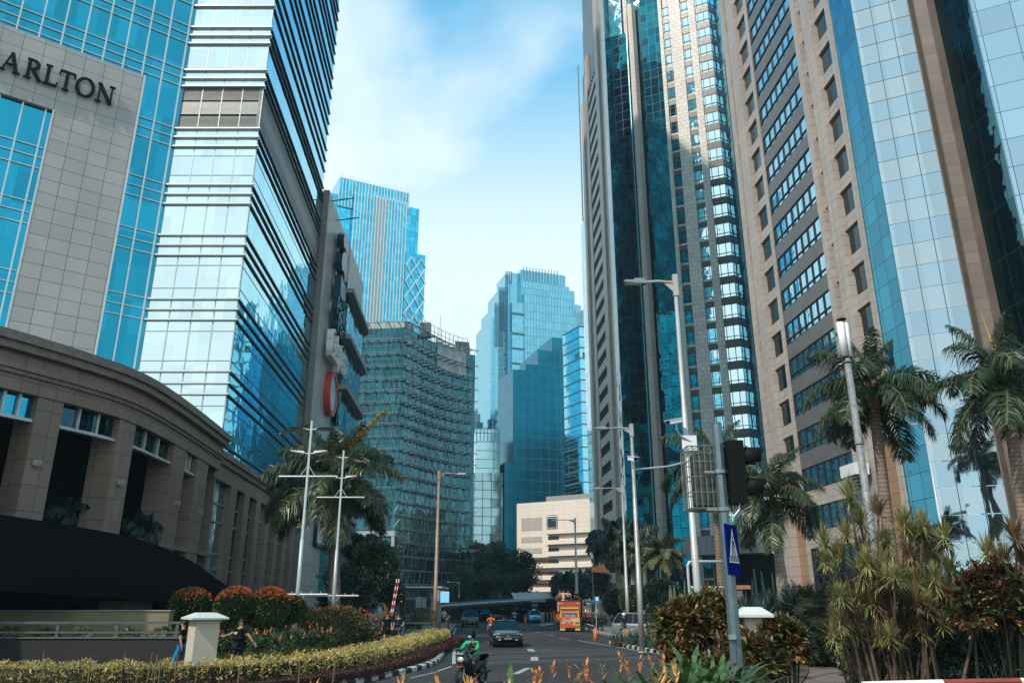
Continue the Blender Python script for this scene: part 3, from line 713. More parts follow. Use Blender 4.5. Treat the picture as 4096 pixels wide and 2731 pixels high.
# ---------------------------------------------------------------- far centre buildings
def C_face(u,v,Y,az):
    p=P(u,v,Y); return Face((p.x,Y),e=(math.sin(R(az)),math.cos(R(az))))
GL_C1=glass('pale_blue_glass',(.22,.56,.72),1.5,4.0,.008,.02,.1,.08,line=(.05,.30,.42),lw=.22,var=.14)
GL_C1b=glass('pale_blue_glass_fine',(.24,.58,.74),1.6,1.9,.012,.02,.1,.08,line=(.12,.42,.52),lw=.12,var=.12)
C1=bgthing('stepped_tower','tall pale blue glass tower with stepped crown in the far centre','tower',20,335)
FC=C_face(2098,1169,330.,71.); fh=FC.hit
def cblk(name,ul,ur,vt,dep,d,mat=GL_C1,lab=None,vb=None,F=FC):
    s0=F.hit(ul,vt)[0]; s1=F.hit(ur,vt)[0]; z1=F.hit(ul,vt)[1]; m=MB(); F.box(m,s0,s1,0 if vb is None else F.hit(ul,vb)[1],z1,-dep,d); return child(m,name,mat,C1),s0,s1,z1
_,a0,a1,zt1=cblk('top_block',2093,2270,1068,30,-3)
_,b0,b1,zt2=cblk('upper_block',2091,2283,1116,34,-2)
_,c0,c1,zt3=cblk('front_slab',2098,2296,1169,38,0)
cblk('left_wing',2050,2098,1205,30,-.8,GL_C1b)
cblk('left_upper_wing',2046,2092,1118,26,-5,GL_C1b)
cblk('left_top_wing',2064,2092,1071,24,-6,GL_C1b)
cblk('right_wing',2280,2308,1152,30,-3,GL_C1b); cblk('right_wing',2296,2327,1214,28,-1,GL_C1b); cblk('right_wing',2300,2340,1240,26,0,GL_C1b)
# receding left side
FCs=Face(FC.plan(fh(2033,1230)[0],-4),e=(math.sin(R(161)),math.cos(R(161))))
pl=FC.plan(fh(2046,1230)[0],-6)
for (u,v,dep) in ((1992,1204,26),(2009,1143,22),(2035,1078,18),(1981,1255,30)):
    s=fh(u,v)[0]; m=MB(); FC.box(m,s,fh(2050,1300)[0],0,fh(u,v)[1],-dep,-5.5-(.5 if v>1250 else 0)); child(m,'side_block',GL_C1b,C1)
for k in range(14):
    s=a0+(a1-a0)*(k+.8)/14.5
    if k<12:
        m=MB(); FC.box(m,s-.14,s+.14,zt1-14,zt1+1.6,-2.98,-2.5); child(m,'roof_fin',plain('fin_blue',(.10,.36,.44),.5),C1)
FB_=plain('fin_dark_blue',(.03,.20,.30),.5)
for (u0,u1,vt,n) in ((1993,2029,1204,5),(2010,2046,1143,6),(2036,2064,1078,4)):
    for k in range(n):
        u=u0+(u1-u0)*(k+.5)/n; s,z=fh(u,vt); m=MB(); FC.box(m,s-.22,s+.12,z-20,z+1.2,-5.6,-5.0); child(m,'crown_fin',FB_,C1)
# belts
for v in (1292,1372,1432,1492,1552,1612,1700,1800,1900):
    z=fh(2050,v-42)[1]; m=MB(); FC.box(m,fh(2050,v)[0]-.2,fh(2098,v)[0],z-.35,z+.35,-.8,-.3); child(m,'belt',FB_,C1)
# dark reflection in the stepped tower, built as solid blocks in front of it
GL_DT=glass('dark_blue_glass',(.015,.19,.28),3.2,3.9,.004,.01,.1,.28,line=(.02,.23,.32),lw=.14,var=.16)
def dbox(name,label,items,Y,az,mat,cat='tower'):
    p=P(items[0][0],items[0][2],Y); T=bgthing(name,label,cat,p.x,Y)
    for (ul,ur,vl,dep,dd) in items:
        F=C_face(ul,vl,Y,az); s1=F.hit(ur,vl)[0]; z1=F.hit(ul,vl)[1]; m=MB(); F.box(m,0,s1,0,z1,-dep,dd); child(m,'block',mat,T)
    return T
dbox('tower_reflection','dark blue stepped reflection in the pale tower, built as one solid group','',255.,71,GL_DT) if False else None
TD=bgthing('tower_reflection','dark blue stepped reflection in the pale tower, built as solid blocks in front','tower',25,270)
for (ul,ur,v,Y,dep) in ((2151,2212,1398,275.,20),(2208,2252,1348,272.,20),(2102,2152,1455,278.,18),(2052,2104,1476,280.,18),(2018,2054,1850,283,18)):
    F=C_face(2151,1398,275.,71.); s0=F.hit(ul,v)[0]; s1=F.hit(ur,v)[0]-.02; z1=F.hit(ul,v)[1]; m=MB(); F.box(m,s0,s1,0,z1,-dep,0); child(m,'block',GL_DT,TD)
# banded glass tower right of it
C2=bgthing('banded_tower','pale blue glass tower with dark horizontal bands beside the brown stone tower','tower',20,240)
GL_2=glass('banded_glass',(.34,.72,.85),30.,1.3,.008,.02,.2,.05,line=(.16,.46,.56),lw=.06,var=.10)
pc=P(2316,1305,240.); F2a=Face((pc.x,240.),e=(math.sin(R(152)),math.cos(R(152)))); F2b=Face((pc.x,240.),e=(math.sin(R(75)),math.cos(R(75))))
zt_=F2b.hit(2316,1305)[1]; sA=F2a.hit(2250,1338)[0]
m=MB(); q=[F2a.plan(sA),(pc.x,240.),F2b.plan(22),(F2b.plan(22)[0]-6,300),(F2a.plan(sA)[0],300)]; m.prism(q,0,zt_); child(m,'glass_wall',GL_2,C2)
vb=2316; z=zt_; dzb=F2b.hit(2316,1336)[1]-F2b.hit(2316,1378)[1]
k=0
while z>5 and k<48:
    m=MB(); F2a.box(m,sA,0,z-.16,z+.16,0,.25); F2b.box(m,0,22,z-.16,z+.16,0,.25); child(m,'band',plain('band_dark',(.08,.22,.27),.5) if k==0 else bpy.data.materials['band_dark'],C2); z-=dzb; k+=1
    if k%3==1: 
        m=MB(); F2b.box(m,0,22,z-1.2+.9,z+.1+1.,0,.2) if False else None
z1=F2b.hit(2320,1405)[1]; m=MB(); F2b.box(m,1.,14,z1-2.4,z1-.2,.01,.06); F2a.box(m,-3,-.4,z1-2.4,z1-.2,.01,.06); child(m,'sky_lobby',plain('lobby_dark',(.02,.09,.12),.5),C2)
m=MB(); m.prism([F2a.plan(sA+3,-3),F2a.plan(-1,-3),F2b.plan(18,-3),(pc.x+6,290)],zt_,zt_+7); child(m,'roof_screen',glass('roof_screen',(.35,.60,.66),2,2,.01,.0,.2,.2,line=(.2,.42,.48),lw=.15),C2)
# small gridded tower
C3=bgthing('gridded_tower','pale gridded glass tower below the stepped tower','tower',-5,260)
GL_3=glass('grid_glass',(.36,.52,.56),2.9,2.9,.01,.06,.1,.05,line=(.05,.20,.24),lw=.22,var=.12)
F3=C_face(1893,1713,260.,84.); s1=F3.hit(2012,1722)[0]; z3_=F3.hit(1893,1713)[1]
m=MB(); F3.box(m,0,s1,0,z3_-15,-25,0); child(m,'main_block',GL_3,C3)
m=MB(); F3.box(m,.8,s1-1,z3_-15,z3_,-24,-.6); child(m,'crown',glass('grid_glass_crown',(.42,.66,.72),7,3.,.01,.03,.1,.08,line=(.06,.22,.26),lw=.25,var=.12),C3)
for k in range(7):
    s=1.2+(s1-2.6)*k/6; m=MB(); F3.box(m,s-.12,s+.12,z3_-4,z3_+.9,-.6,-.2); child(m,'crown_post',FB_,C3)
C5=bgthing('apartment_block','small pale apartment tower with a tall white slab far behind the gridded tower','tower',-17,330)
F5_=C_face(1886,1640,330.,85); 
def b5(ul,ur,v,mat,nm,dep=10,d=0.): 
    s0=F5_.hit(ul,v)[0]; s1=F5_.hit(ur,v)[0]; m=MB(); F5_.box(m,s0,s1,0,F5_.hit(ul,v)[1],-dep,d); child(m,nm,mat,C5)
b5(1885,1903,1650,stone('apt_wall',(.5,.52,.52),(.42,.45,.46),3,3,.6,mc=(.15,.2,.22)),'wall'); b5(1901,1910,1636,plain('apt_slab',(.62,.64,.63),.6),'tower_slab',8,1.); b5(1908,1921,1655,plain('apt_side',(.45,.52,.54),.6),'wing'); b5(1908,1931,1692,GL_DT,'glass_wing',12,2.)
# white building
C4=bgthing('white_building','cream white office block with long balconies and brown shutters behind the fan palms','building',10,210)
F4w=Face((P(2067,2014,212.).x,212.),e=(math.sin(R(121)),math.cos(R(121))))
ST_W=stone('white_panels',(.86,.76,.66),(.84,.75,.65),3.6,1.15,.05,mc=(.50,.46,.42),rough=.6,stain=.06)
CRM=plain('cream_paint',(.86,.76,.66),.6,var=.03,scale=.5)
hw=F4w.hit; s1=hw(2372,1993)[0]; zt_=hw(2067,2014)[1]
m=MB(); F4w.box(m,0,s1,0,zt_,-22,0); child(m,'wall',ST_W,C4)
m=MB(); F4w.box(m,s1*.35,s1,zt_,zt_+1.6,-18,-2.); child(m,'roof',plain('grey_roof',(.30,.30,.29),.6),C4)
SH=plain('shutter_brown',(.20,.07,.045),.7); VNT=plain('vent_grey',(.50,.46,.42),.6)
DKW=plain('dark_window',(.02,.035,.045),.25,.2)
for vy,h in ((2070,2123),(2146,2170),(2191,2214)):
    z1,z0=hw(2090,vy+2)[1],hw(2090,h)[1]
    for a,b in ((2086,2127),(2128,2170)):
        m=MB(); F4w.box(m,hw(a,vy)[0],hw(b,vy)[0]-.1,z0,z1,0,.08); child(m,'vent_panel',VNT,C4)
m=MB(); a,b=hw(2186,2066)[0],hw(2230,2066)[0]; z1,z0=hw(2186,2068)[1],hw(2186,2116)[1]; F4w.box(m,a,b,z0,z1,0,.06); wdo=child(m,'window',DKW,C4)
m=MB()
for zz in (z0+.3,z0+3.2,z0+3.7,z1-.3): F4w.box(m,a,b,zz-.06,zz+.06,.06,.16)
for ss in (a+.25,b-.25): F4w.box(m,ss-.06,ss+.06,z0,z1,.06,.15)
child(m,'window_frame',WHS,C4)
# balcony floors
rows=[(2136,2163,2192,2192),(2182,2207,2192,2192),(2229,2254,2085,2085),(2276,2300,2085,2085),(2320,2344,2085,2085)]
FLH=hw(2100,2240)[1]-hw(2100,2286)[1]
zA=hw(2192,2138)[1]
for i in range(7):
    zt0=zA-i*FLH
    if zt0<3: break
    sL=hw(2194,2200)[0] if i<2 else .8
    m=MB(); F4w.box(m,sL,s1,zt0-.12,zt0+.12,0,1.0); child(m,'sun_shade',plain('shade_line',(.10,.10,.10),.6) if i==0 else bpy.data.materials['shade_line'],C4)
    m=MB(); F4w.box(m,sL,s1,zt0-FLH+.35,zt0-FLH*.50,.0,1.25); child(m,'parapet',CRM,C4)
    spans=[(hw(2194,2200)[0],hw(2236,2200)[0],DKW)] if i<2 else [(hw(2086,2200)[0],hw(2135,2200)[0],SH),(hw(2137,2200)[0],hw(2188,2200)[0],SH),(hw(2190,2200)[0],hw(2234,2200)[0],DKW)]
    for a,b,mm in spans:
        m=MB(); F4w.box(m,a,b,zt0-FLH*.5+.02,zt0-.5,.0,.12); child(m,'window',mm,C4)
# low dark building with roof garden trees
LD=bgthing('low_dark_building','low dark brown building with roof planting left of the white block','building',-6,205)
m=MB(); a=P(1886,2209,205.); b=P(2016,2212,205.); m.box(a.x,b.x,205,225,0,a.z); child(m,'wall',plain('dark_brown_wall',(.045,.05,.052),.8,var=.2),LD)
m=MB(); m.box(a.x-.4,b.x+.2,204.6,225,a.z,a.z+.7); child(m,'parapet',plain('parapet_dark',(.04,.05,.05),.8),LD)
# ---------------------------------------------------------------- right: stone and glass towers
E4=(math.sin(R(-3.8)),math.cos(R(-3.8))); E4r=(-E4[0],-E4[1]); EM=(math.sin(R(116)),math.cos(R(116))); E56=(math.sin(R(56)),math.cos(R(56)))
T2=thing('stone_glass_tower','near tan stone and mirror glass tower with slanting rows of blue windows, at right','tower',(34,62,0))
C0=(.5028*62,62.); pl_,_=go(C0,E4,.3299)
FS=Face(pl_,C0); H2=120
hs=lambda u,v=1204:FS.hit(u,v)[0]
us=[2998.6,3017,3027.5,3056.5,3106,3118,3322,3342,3366,3407,3480,3504]
S=[hs(u) for u in us]; S[0]=0; Send=FS.len
# piers (front at 0), shallow ones recessed
m=MB(); FS.box(m,-1.5,Send,0,H2,-8,-.9); child(m,'core_wall',ST_SPAN,T2)
piers=[(0,S[1],0.),(S[2],S[3],0.),(S[4],S[5],-.1),(S[6],S[7],-.0),(S[8],S[9],.0),(S[10],Send,0.)]
for a,b,d in piers:
    m=MB(); FS.box(m,a,b,0,H2,-.89,d); child(m,'pier',ST_TAN,T2)
# floors
zt=FS.hit(3118,1167)[1]; zb=FS.hit(3118,1255)[1]; zn=FS.hit(3125,1308)[1]; fhh=zt-zn
win_h=zt-zb
wcols=[(S[1],S[2],.30,.8),(S[3],S[4],.55,.88),(S[7],S[8],.30,.8),(S[9],S[10],.55,.88)]
zf=zt-fhh*20
fl=0; z=zt
zlist=[]
while z>8: zlist.append(z); z-=fhh
z=zt+fhh
while z<86: zlist.append(z); z+=fhh
zlist=sorted(zlist)
FRD=plain('bronze_frame',(.03,.028,.03),.45,.4)
GL_WC=glass('recess_glass',(.05,.075,.085),1.2,3.9,.01,.03,.4,.08,var=.3)
ntot=0
for z in zlist:
    low=z<16
    m=MB(); FS.box(m,S[5],S[6],z-win_h,z,-.6,-.35); o=child(m,'window_band',GL_R2,T2)
    fr=MB(); nm=8
    xs=[S[5]+.05,S[5]+.35]+[S[5]+.35+(S[6]-S[5]-.7)*k/7 for k in range(1,7)]+[S[6]-.35,S[6]-.05]
    for x in xs: FS.box(fr,x-.04,x+.04,z-win_h,z,-.345,-.22)
    FS.box(fr,S[5],S[6],z-.08,z,-.344,-.23); FS.box(fr,S[5],S[6],z-win_h,z-win_h+.1,-.344,-.23)
    if not low: FS.box(fr,S[5],S[6],z-win_h*.73-.05,z-win_h*.73+.05,-.344,-.23)
    child(fr,'band_frame',FRD,T2)
    m=MB(); FS.box(m,S[5],S[6],z-fhh,z-win_h,-.6,-.2); child(m,'spandrel',ST_TAN if low else ST_SPAN,T2)
for (a,b,k0,k1) in wcols:
    m=MB(); FS.box(m,a,b,0,H2,-.89,-.72); child(m,'recess_wall',ST_WARM,T2)
for z in zlist[2:]:
    for (a,b,k0,k1) in wcols[1::2]:
        m=MB(); FS.box(m,a+.12,b-.05,z-win_h,z-.1,-.71,-.6); wv=child(m,'window',GL_WC,T2)
    for (a,b,k0,k1) in wcols[0::2]:
        if ntot<45: m=MB(); FS.box(m,a+.05,b-.05,z-win_h,z-.1,-.71,-.6); child(m,'narrow_window',GL_WC,T2); ntot+=1
    for (a,b,k0,k1) in wcols:
        m=MB(); FS.box(m,a,b,z-fhh*.98,z-win_h-.25,-.71,-.35); child(m,'sill',ST_TAN,T2)
        ntot+=0
# tall ground floor glazing
zg=zlist[0]-fhh
m=MB(); FS.box(m,S[5],S[6],0,zg+.0,-.6,-.36); child(m,'window_band',GL_R2,T2)
m=MB()
for x in xs: FS.box(m,x-.07,x+.07,0,zg,-.35,-.2)
for zz in (zg-.1,zg*.66,zg*.33): FS.box(m,S[5],S[6],zz-.07,zz+.07,-.35,-.22)
child(m,'band_frame',FRD,T2)
# blue return glass, mirror face, pier notch, dark glass, mirror face
D1,_=go(C0,E4r,.5397); FG=Face(C0,D1)
m=MB(); FG.box(m,0,FG.len,0,H2,-.5,-.12); child(m,'return_glazing',glass('return_glass',(.05,.27,.38),1.6,1.98,.012,.06,.4,.02,line=(.01,.05,.07),lw=.05,var=.2),T2)
D2,_=go(D1,EM,.632); FMi=Face(D1,D2)
nrow=50
m=MB(); FMi.box(m,0,FMi.len,0,H2,-.5,-.1); child(m,'mirror_core',GL_P,T2)
for r in range(44):
    m=MB(); zz=r*1.98+.6
    FMi.q(m,0.0,FMi.len,zz+.03,zz+1.95,-.06); child(m,'mirror_row',glass('mirror_glass_%d'%(r%4),[(.52,.62,.68),(.46,.60,.69),(.53,.62,.66),(.44,.58,.68)][r%4],FMi.len/3.0,400,.022,.022,.35,.02,var=.22) if r<4 else bpy.data.materials['mirror_glass_%d'%(r%4)],T2)
m=MB()
for k in (0,1,2,3): FMi.box(m,k*FMi.len/3-.025,k*FMi.len/3+.025,0,H2,-.055,-.03)
child(m,'mullion',DARKMET,T2)
D3,_=go(D2,E56,.6395); D4,_=go(D3,EM,.6607); D5,_=go(D4,E4r,.6722); D6,_=go(D5,E4r,.7294); D7,_=go(D6,EM,.95)
m=MB(); Face(D2,D3).box(m,0,math.dist(D2,D3),0,H2,-.4,0.); Face(D3,D4).box(m,0,math.dist(D3,D4),0,H2,-.4,-.002); Face(D4,D5).box(m,0,math.dist(D4,D5),0,H2,-.4,-.001); child(m,'brown_pier',ST_BROWN,T2)
F_=Face(D5,D6); m=MB(); F_.box(m,0,F_.len,0,H2,-.5,-.05); child(m,'dark_glazing',GL_K,T2)
F_=Face(D6,D7); m=MB(); F_.box(m,0,F_.len,0,H2,-.5,-.04); child(m,'mirror_core',glass('mirror_glass_far',(.42,.58,.70),2.3,2.4,.03,.03,.35,.02,line=(.01,.04,.05),lw=.05,var=.2),T2)
# building mass behind
m=MB(); m.prism([(D7[0]+.8,D7[1]+1.),(D6[0]+1.2,D6[1]+.8),(D5[0]+1,D5[1]+1.5),(D2[0]+1.,D2[1]+1.8),(D1[0]+1.2,D1[1]+1.2),(C0[0]+2,C0[1]),(pl_[0]+2,pl_[1]),(pl_[0]+40,pl_[1]),(D7[0]+30,D7[1])],0,H2-.5); child(m,'mass',ST_SPAN,T2)
# bracket lanterns
for (u,v,F) in ((3463,1905,FS),(3098,2025,FS)):
    s,z=F.hit(u,v); m=MB(); F.box(m,s-1.3 if u>3200 else s-.6,s+1.3 if u>3200 else s+.6,z,z+1.0,.3,1.6)
    m.mi=1
    for k in range(5): F.box(m,s-1.05+.2*k,s+1.05-.2*k,z-.25-.27*k,z-.12-.27*k,.4,1.4-.18*k)
    m.mi=0; F.box(m,s-.12,s+.12,z-1.4,z,.0,.5)
    child(m,'wall_lantern',[WHS,GRMET],T2)
# ---------------------------------------------------------------- farther stone tower
SPAN3=stone('dark_grey_spandrel',(.085,.082,.08),(.07,.068,.066),1.3,4.,.02,rough=.35,stain=.15)
T3=thing('brown_stone_tower','tall brown stone tower with dark teal glass bays behind the tall street lamp','tower',(25,135,0))
W1,_=go((.3116*122,122.),(-EM[0],-EM[1]),.2331); W0=(.3116*122,122.)
FW=Face(W1,W0); hW=lambda u,v=1500:FW.hit(u,v)[0]
H3=150
m=MB(); FW.box(m,-.4,FW.len,0,H3,-6,-.5); child(m,'core_wall',SPAN3,T3)
ws=[(hW(2755),hW(2791)),(hW(2843),hW(2882)),(hW(2913),hW(2977))]
m=MB(); FW.box(m,-.2,ws[0][0],0,H3,-.49,0); child(m,'pier',ST_TANB,T3)
m=MB(); FW.box(m,ws[0][1],ws[1][0],0,H3,-.49,0); child(m,'pier',ST_TANB,T3)
m=MB(); FW.box(m,ws[1][1],ws[2][0],0,H3,-.49,0); child(m,'pier',ST_TANB,T3)
zt=FW.hit(2940,1384)[1]; zb=FW.hit(2940,1441)[1]; zn=FW.hit(2930,1298)[1]; f3=zn-zt; wh=zt-zb
z=zt
while z>4: z-=f3
z+=f3; cnt=0
while z<118:
    for i,(a,b) in enumerate(ws):
        e=b if i<2 else FW.len-.02
        m=MB(); FW.box(m,a,e,z-f3+.0,z-wh-.35,-.49,-.28); 
        child(m,'spandrel',SPAN3,T3) if i!=9 else None
        if i<2:
            m=MB(); FW.box(m,a,e,z-wh-.35,z-wh,-.49,-.25); child(m,'sill',ST_TANB,T3)
        else:
            m=MB(); FW.box(m,a,e,z-wh-.35,z-wh,-.49,-.28); child(m,'spandrel',SPAN3,T3)
        if cnt<99:
            m=MB(); FW.box(m,a+.05,e,z-wh,z,-.49,-.3); wd_=child(m,'window',GL_W if i>0 or z>95 else GL_D,T3); cnt+=1
            m=MB()
            for x in ([a+.35,a+(e-a)*.6,e-.05] if i==2 else [a+.25,e-.3]): FW.box(m,x-.05,x+.05,z-wh,z,-.295,-.2)
            FW.box(m,a+.05,e,z-.07,z,-.295,-.2); FW.box(m,a+.05,e,z-wh*.80-.04,z-wh*.80+.04,-.295,-.2)
            fr=child(m,'window_frame',FRD,T3)
    z+=f3
# blue return to the near tower
W2,_=go(W0,E4r,.3285); F_=Face(W0,W2); m=MB(); F_.box(m,0,F_.len,0,H3,-.5,-.02); child(m,'return_glazing',glass('return_glass2',(.12,.46,.60),1.7,2.2,.012,.06,.4,.02,line=(.03,.12,.16),lw=.06,var=.2),T3)
# teal bays
B1,_=go(W1,(-EM[0],-EM[1]),.2028); F_=Face(B1,W1); m=MB(); F_.box(m,0,F_.len,0,H3,-.5,-.1); child(m,'teal_glazing',GL_D,T3)
B2,_=go(B1,(-EM[0],-EM[1]),.1801)
F_=Face(B2,B1); m=MB(); F_.box(m,0,F_.len,0,H3,-1.2,-.9); child(m,'black_recess',GL_K,T3)
Q0,_=go(B2,EM,.1850); Q1,_=go(Q0,EM,.1915)
n_=Vector((EM[1],-EM[0]))
pp=[(Q0[0]+n_.x*.9,Q0[1]+n_.y*.9),(Q1[0]+n_.x*.9,Q1[1]+n_.y*.9)]; pe,_=go(pp[1],E56,.1955)
m=MB(); m.prism([pp[0],pp[1],pe,(pe[0]-.2,pe[1]+3),(Q0[0],Q0[1]+3)],0,118); child(m,'pier',ST_TAN,T3)
B3,_=go(B2,(-EM[0],-EM[1]),.1454); F_=Face(B3,B2)
m=MB(); F_.box(m,0,F_.len,0,112,-.5,0); child(m,'teal_glazing',GL_D,T3)
m=MB(); F_.box(m,F_.len-.12,F_.len+.02,0,112,-.2,.06); child(m,'glass_edge',plain('teal_edge',(.12,.5,.58),.3,.3),T3)
m=MB(); F_.box(m,.1,F_.len*.72,112,H3,-3,-1.2); child(m,'upper_bay',GL_W,T3)
B4,_=go(B3,E4,.1399); F_=Face(B4,B3); m=MB(); F_.box(m,0,F_.len,0,H3,-.5,0); child(m,'dark_return',GL_K,T3)
B5,_=go(B4,E4,.1043); FT=Face(B5,B4); hT=lambda u,v=1500:FT.hit(u,v)[0]
m=MB(); FT.box(m,0,FT.len,0,126,-8,-.6); FT.box(m,hT(2370),FT.len,126,H3,-8,-.6); child(m,'core_wall',SPAN3,T3)
for a,b,d,h in ((2359,2368,0,118),(2382,2390.5,0,126),(2429,2443,0,H3),(2458.6,2466,0,H3)):
    m=MB(); FT.box(m,hT(a) if a>2360 else 0,hT(b) if b<2466 else FT.len,0,h,-.59,d); child(m,'pier',ST_TAN,T3)
for a,b,h in ((2368,2382,124),(2443,2458.6,H3)):
    m=MB(); FT.box(m,hT(a),hT(b),0,h,-.59,-.45); child(m,'recess_wall',stone('warm_tiles',(.46,.33,.24),(.36,.25,.18),9,1.6,.12,mc=(.12,.08,.06)),T3)
zt=FT.hit(2384,1453)[1]; zb=FT.hit(2384,1490)[1]; zn=FT.hit(2384,1524.5)[1]; f3=zt-zn; wh=zt-zb
z=zt
while z>6: z-=f3
z+=f3
while z<118:
    m=MB(); FT.box(m,hT(2390.5),hT(2429),z-wh,z,-.59,-.35); wd_=child(m,'window_band',GL_R2 if z>60 else GL_WC,T3)  # paler glass on the upper floors: reflected sky put into the tint
    m=MB(); a,b=hT(2390.5),hT(2429)
    for k in range(8): x=a+(b-a)*k/7; FT.box(m,x-.09 if k else x,x+.09 if k<7 else x,z-wh,z,-.345,-.2)
    FT.box(m,a,b,z-wh*.75-.06,z-wh*.75+.06,-.345,-.22)
    child(m,'band_frame',FRD,T3)
    m=MB(); FT.box(m,a,b,z-f3,z-wh,-.59,-.15); child(m,'spandrel',ST_TAN,T3)
    z+=f3
B6,_=go(B5,E4,.0985); F_=Face(B6,B5); m=MB(); F_.box(m,0,F_.len,0,88,-.5,0.); child(m,'corner_glazing',glass('corner_glass',(.42,.70,.80),2.2,3.9,.012,.03,.4,.03,line=(.15,.35,.42),lw=.08),T3)
# roof pieces
m=MB(); p=FT.plan(1.5,-1.5); 
for k in range(5): m.box(p[0]-.9+.3*k,p[0]+1.6-.1*k,p[1]-1,p[1]+1,118+k*1.6,119.6+k*1.6)
child(m,'roof_plant',plain('roof_plant',(.5,.56,.58),.5),T3)
m=MB(); q=FT.plan(-2.2,0); m.tube([(q[0],q[1],88),(q[0]+.0,q[1],132)],.16,6); child(m,'mast',GRMET,T3)
m=MB(); m.prism([(B5[0]+1,B5[1]-.5),(B4[0]+2,B4[1]+1),(B3[0]+1.5,B3[1]+1.5),(W1[0],W1[1]+2),(W0[0]+2,W0[1]+2),(W0[0]+10,W0[1]+40),(B5[0]+20,B5[1])],0,H3-10); child(m,'mass',SPAN3,T3)
# entrance canopy
a=P(2953,2155,118.); b=P(3045,2125,112.); F_=Face((a.x-7,120.5),(b.x+.8,112.)); z0=a.z-2.
m=MB(); F_.box(m,0,F_.len,z0-.3,z0+2.4,-6,1.2); child(m,'entrance_canopy',stone('canopy_panels',(.32,.29,.26),(.30,.27,.245),1.1,4,.06),T3)
m=MB(); F_.box(m,3,F_.len,0,z0-.31,-5,-2); child(m,'entrance',BLACK,T3)
m=MB(); F_.box(m,5,6.4,0,z0-.31,-1.5,-.4); child(m,'entrance_column',ST_TAN,T3)
# ================================================================ ground, road, kerbs
def struct(mb,name,mat,**k): o=mb.build(name,mat,**k); o['kind']='structure'; return o
m,nt_,b_=newmat('asphalt'); ASPH=m
n1=mnoise(nt_,.35,6,stretch=(1,.35,1)); n2_=mnoise(nt_,40,2); f1=mapr(nt_,n1.outputs[0],.32,.68,.62,1.3); f2=mapr(nt_,n2_.outputs[0],.2,.8,.75,1.3)
mu=nt_.nodes.new('ShaderNodeMath'); mu.operation='MULTIPLY'; nt_.links.new(f1,mu.inputs[0]); nt_.links.new(f2,mu.inputs[1])
sc_=nt_.nodes.new('ShaderNodeVectorMath'); sc_.operation='SCALE'; sc_.inputs[0].default_value=(.036,.035,.036); nt_.links.new(mu.outputs[0],sc_.inputs['Scale']); nt_.links.new(sc_.outputs[0],b_.inputs['Base Color']); b_.inputs['Roughness'].default_value=.85; b_.inputs['Specular IOR Level'].default_value=.3
EARTH=plain('soil_and_grass',(.060,.055,.025),.95,var=.35,scale=2,bump=.5,c2=(.03,.022,.012))
GRASS=plain('lawn',(.075,.085,.025),.95,var=.3,scale=3,bump=.5,c2=(.045,.055,.015))
PAVE=stone('path_paving',(.22,.175,.145),(.20,.16,.135),6.,3.2,.10,rough=.8,stain=.3,fine=5)
PAVG=stone('pavement_slabs',(.24,.22,.20),(.20,.185,.17),.8,.8,.03,rough=.8,stain=.3)
m=MB(); m.quad((-1500,-400,-.03),(1500,-400,-.03),(1500,2500,-.03),(-1500,2500,-.03)); struct(m,'ground',EARTH)
def gpoly(pts,z): return [(p[0],p[1],z) for p in pts]
m=MB(); m.poly([(-70,5,0),(60,5,0),(90,60,0),(60,140,0),(40,320,0),(-60,320,0),(-70,60,0)]); struct(m,'road',ASPH)
def gl(pts,z=.15): return [tuple(G(u,v,z))[:2] for u,v in pts]
WMK=plain('road_paint',(.46,.46,.44),.8,var=.25,scale=4); KW=plain('kerb_white',(.62,.60,.56),.8,var=.15,scale=6); KB=plain('kerb_black',(.02,.02,.02),.7)
def kerb(path,name='kerb',w=.22,h=.17,seg=.55,flip=False):
    P_=[Vector(p) for p in path]; out=[]; m=MB(); i=0
    # resample
    L_=[0]
    for a,b in zip(P_[:-1],P_[1:]): L_.append(L_[-1]+(b-a).length)
    def atl(s):
        for k in range(len(L_)-1):
            if s<=L_[k+1]: f=(s-L_[k])/(L_[k+1]-L_[k]); return P_[k].lerp(P_[k+1],f)
        return P_[-1]
    n=int(L_[-1]/seg)
    for k in range(n):
        a=atl(k*seg); b=atl((k+1)*seg-.02); e=(b-a).normalized(); nn=Vector((e.y,-e.x))*(-1 if flip else 1)
        m.mi=k%2
        pr=[(0,0),(w,0),(w,h*.75),(w-.05,h),(0,h)]
        vs=[(a.x+nn.x*(d-w),a.y+nn.y*(d-w),z) for d,z in pr]+[(b.x+nn.x*(d-w),b.y+nn.y*(d-w),z) for d,z in pr]
        fs=[(i,(i+1)%5,5+(i+1)%5,5+i) for i in range(5)]+[(4,3,2,1,0),(5,6,7,8,9)]
        if not flip: fs=[f[::-1] for f in fs]
        m.add(vs,fs)
    return struct(m,name,[KB,KW])
KL=catmull([(-9.8,22.6)]+gl([(1306,2731),(1444,2712),(1541,2691),(1663,2666),(1735,2645),(1770,2620),(1786,2579),(1788,2543),(1776,2520)]),4)
kerb(KL,seg=.6)
KLf=[(p[0],p[1]) for p in KL]
gard=[(-60,12),(-16,21)]+KLf[::1]+[(-7.3,85),(-9,120),(-60,120)]
m=MB(); m.poly(gpoly(offs(KLf,-.2)+[(-8,80),(-12,125),(-70,125),(-70,12),(-14,20.5)],.16)); struct(m,'ground',EARTH)
KR=catmull([tuple(p) for p in gl([(2560,2540),(2470,2541),(2438,2555),(2436,2563),(2551,2586),(2673,2609),(2790,2640),(2900,2672)])]+[(14.5,27.),(17,19)],4)
kerb(KR,seg=.55)
m=MB(); m.poly(gpoly([KR[0]]+KR[2:]+[(30,10),(80,40),(40,57)],.14)[::-1]); struct(m,'ground',EARTH)
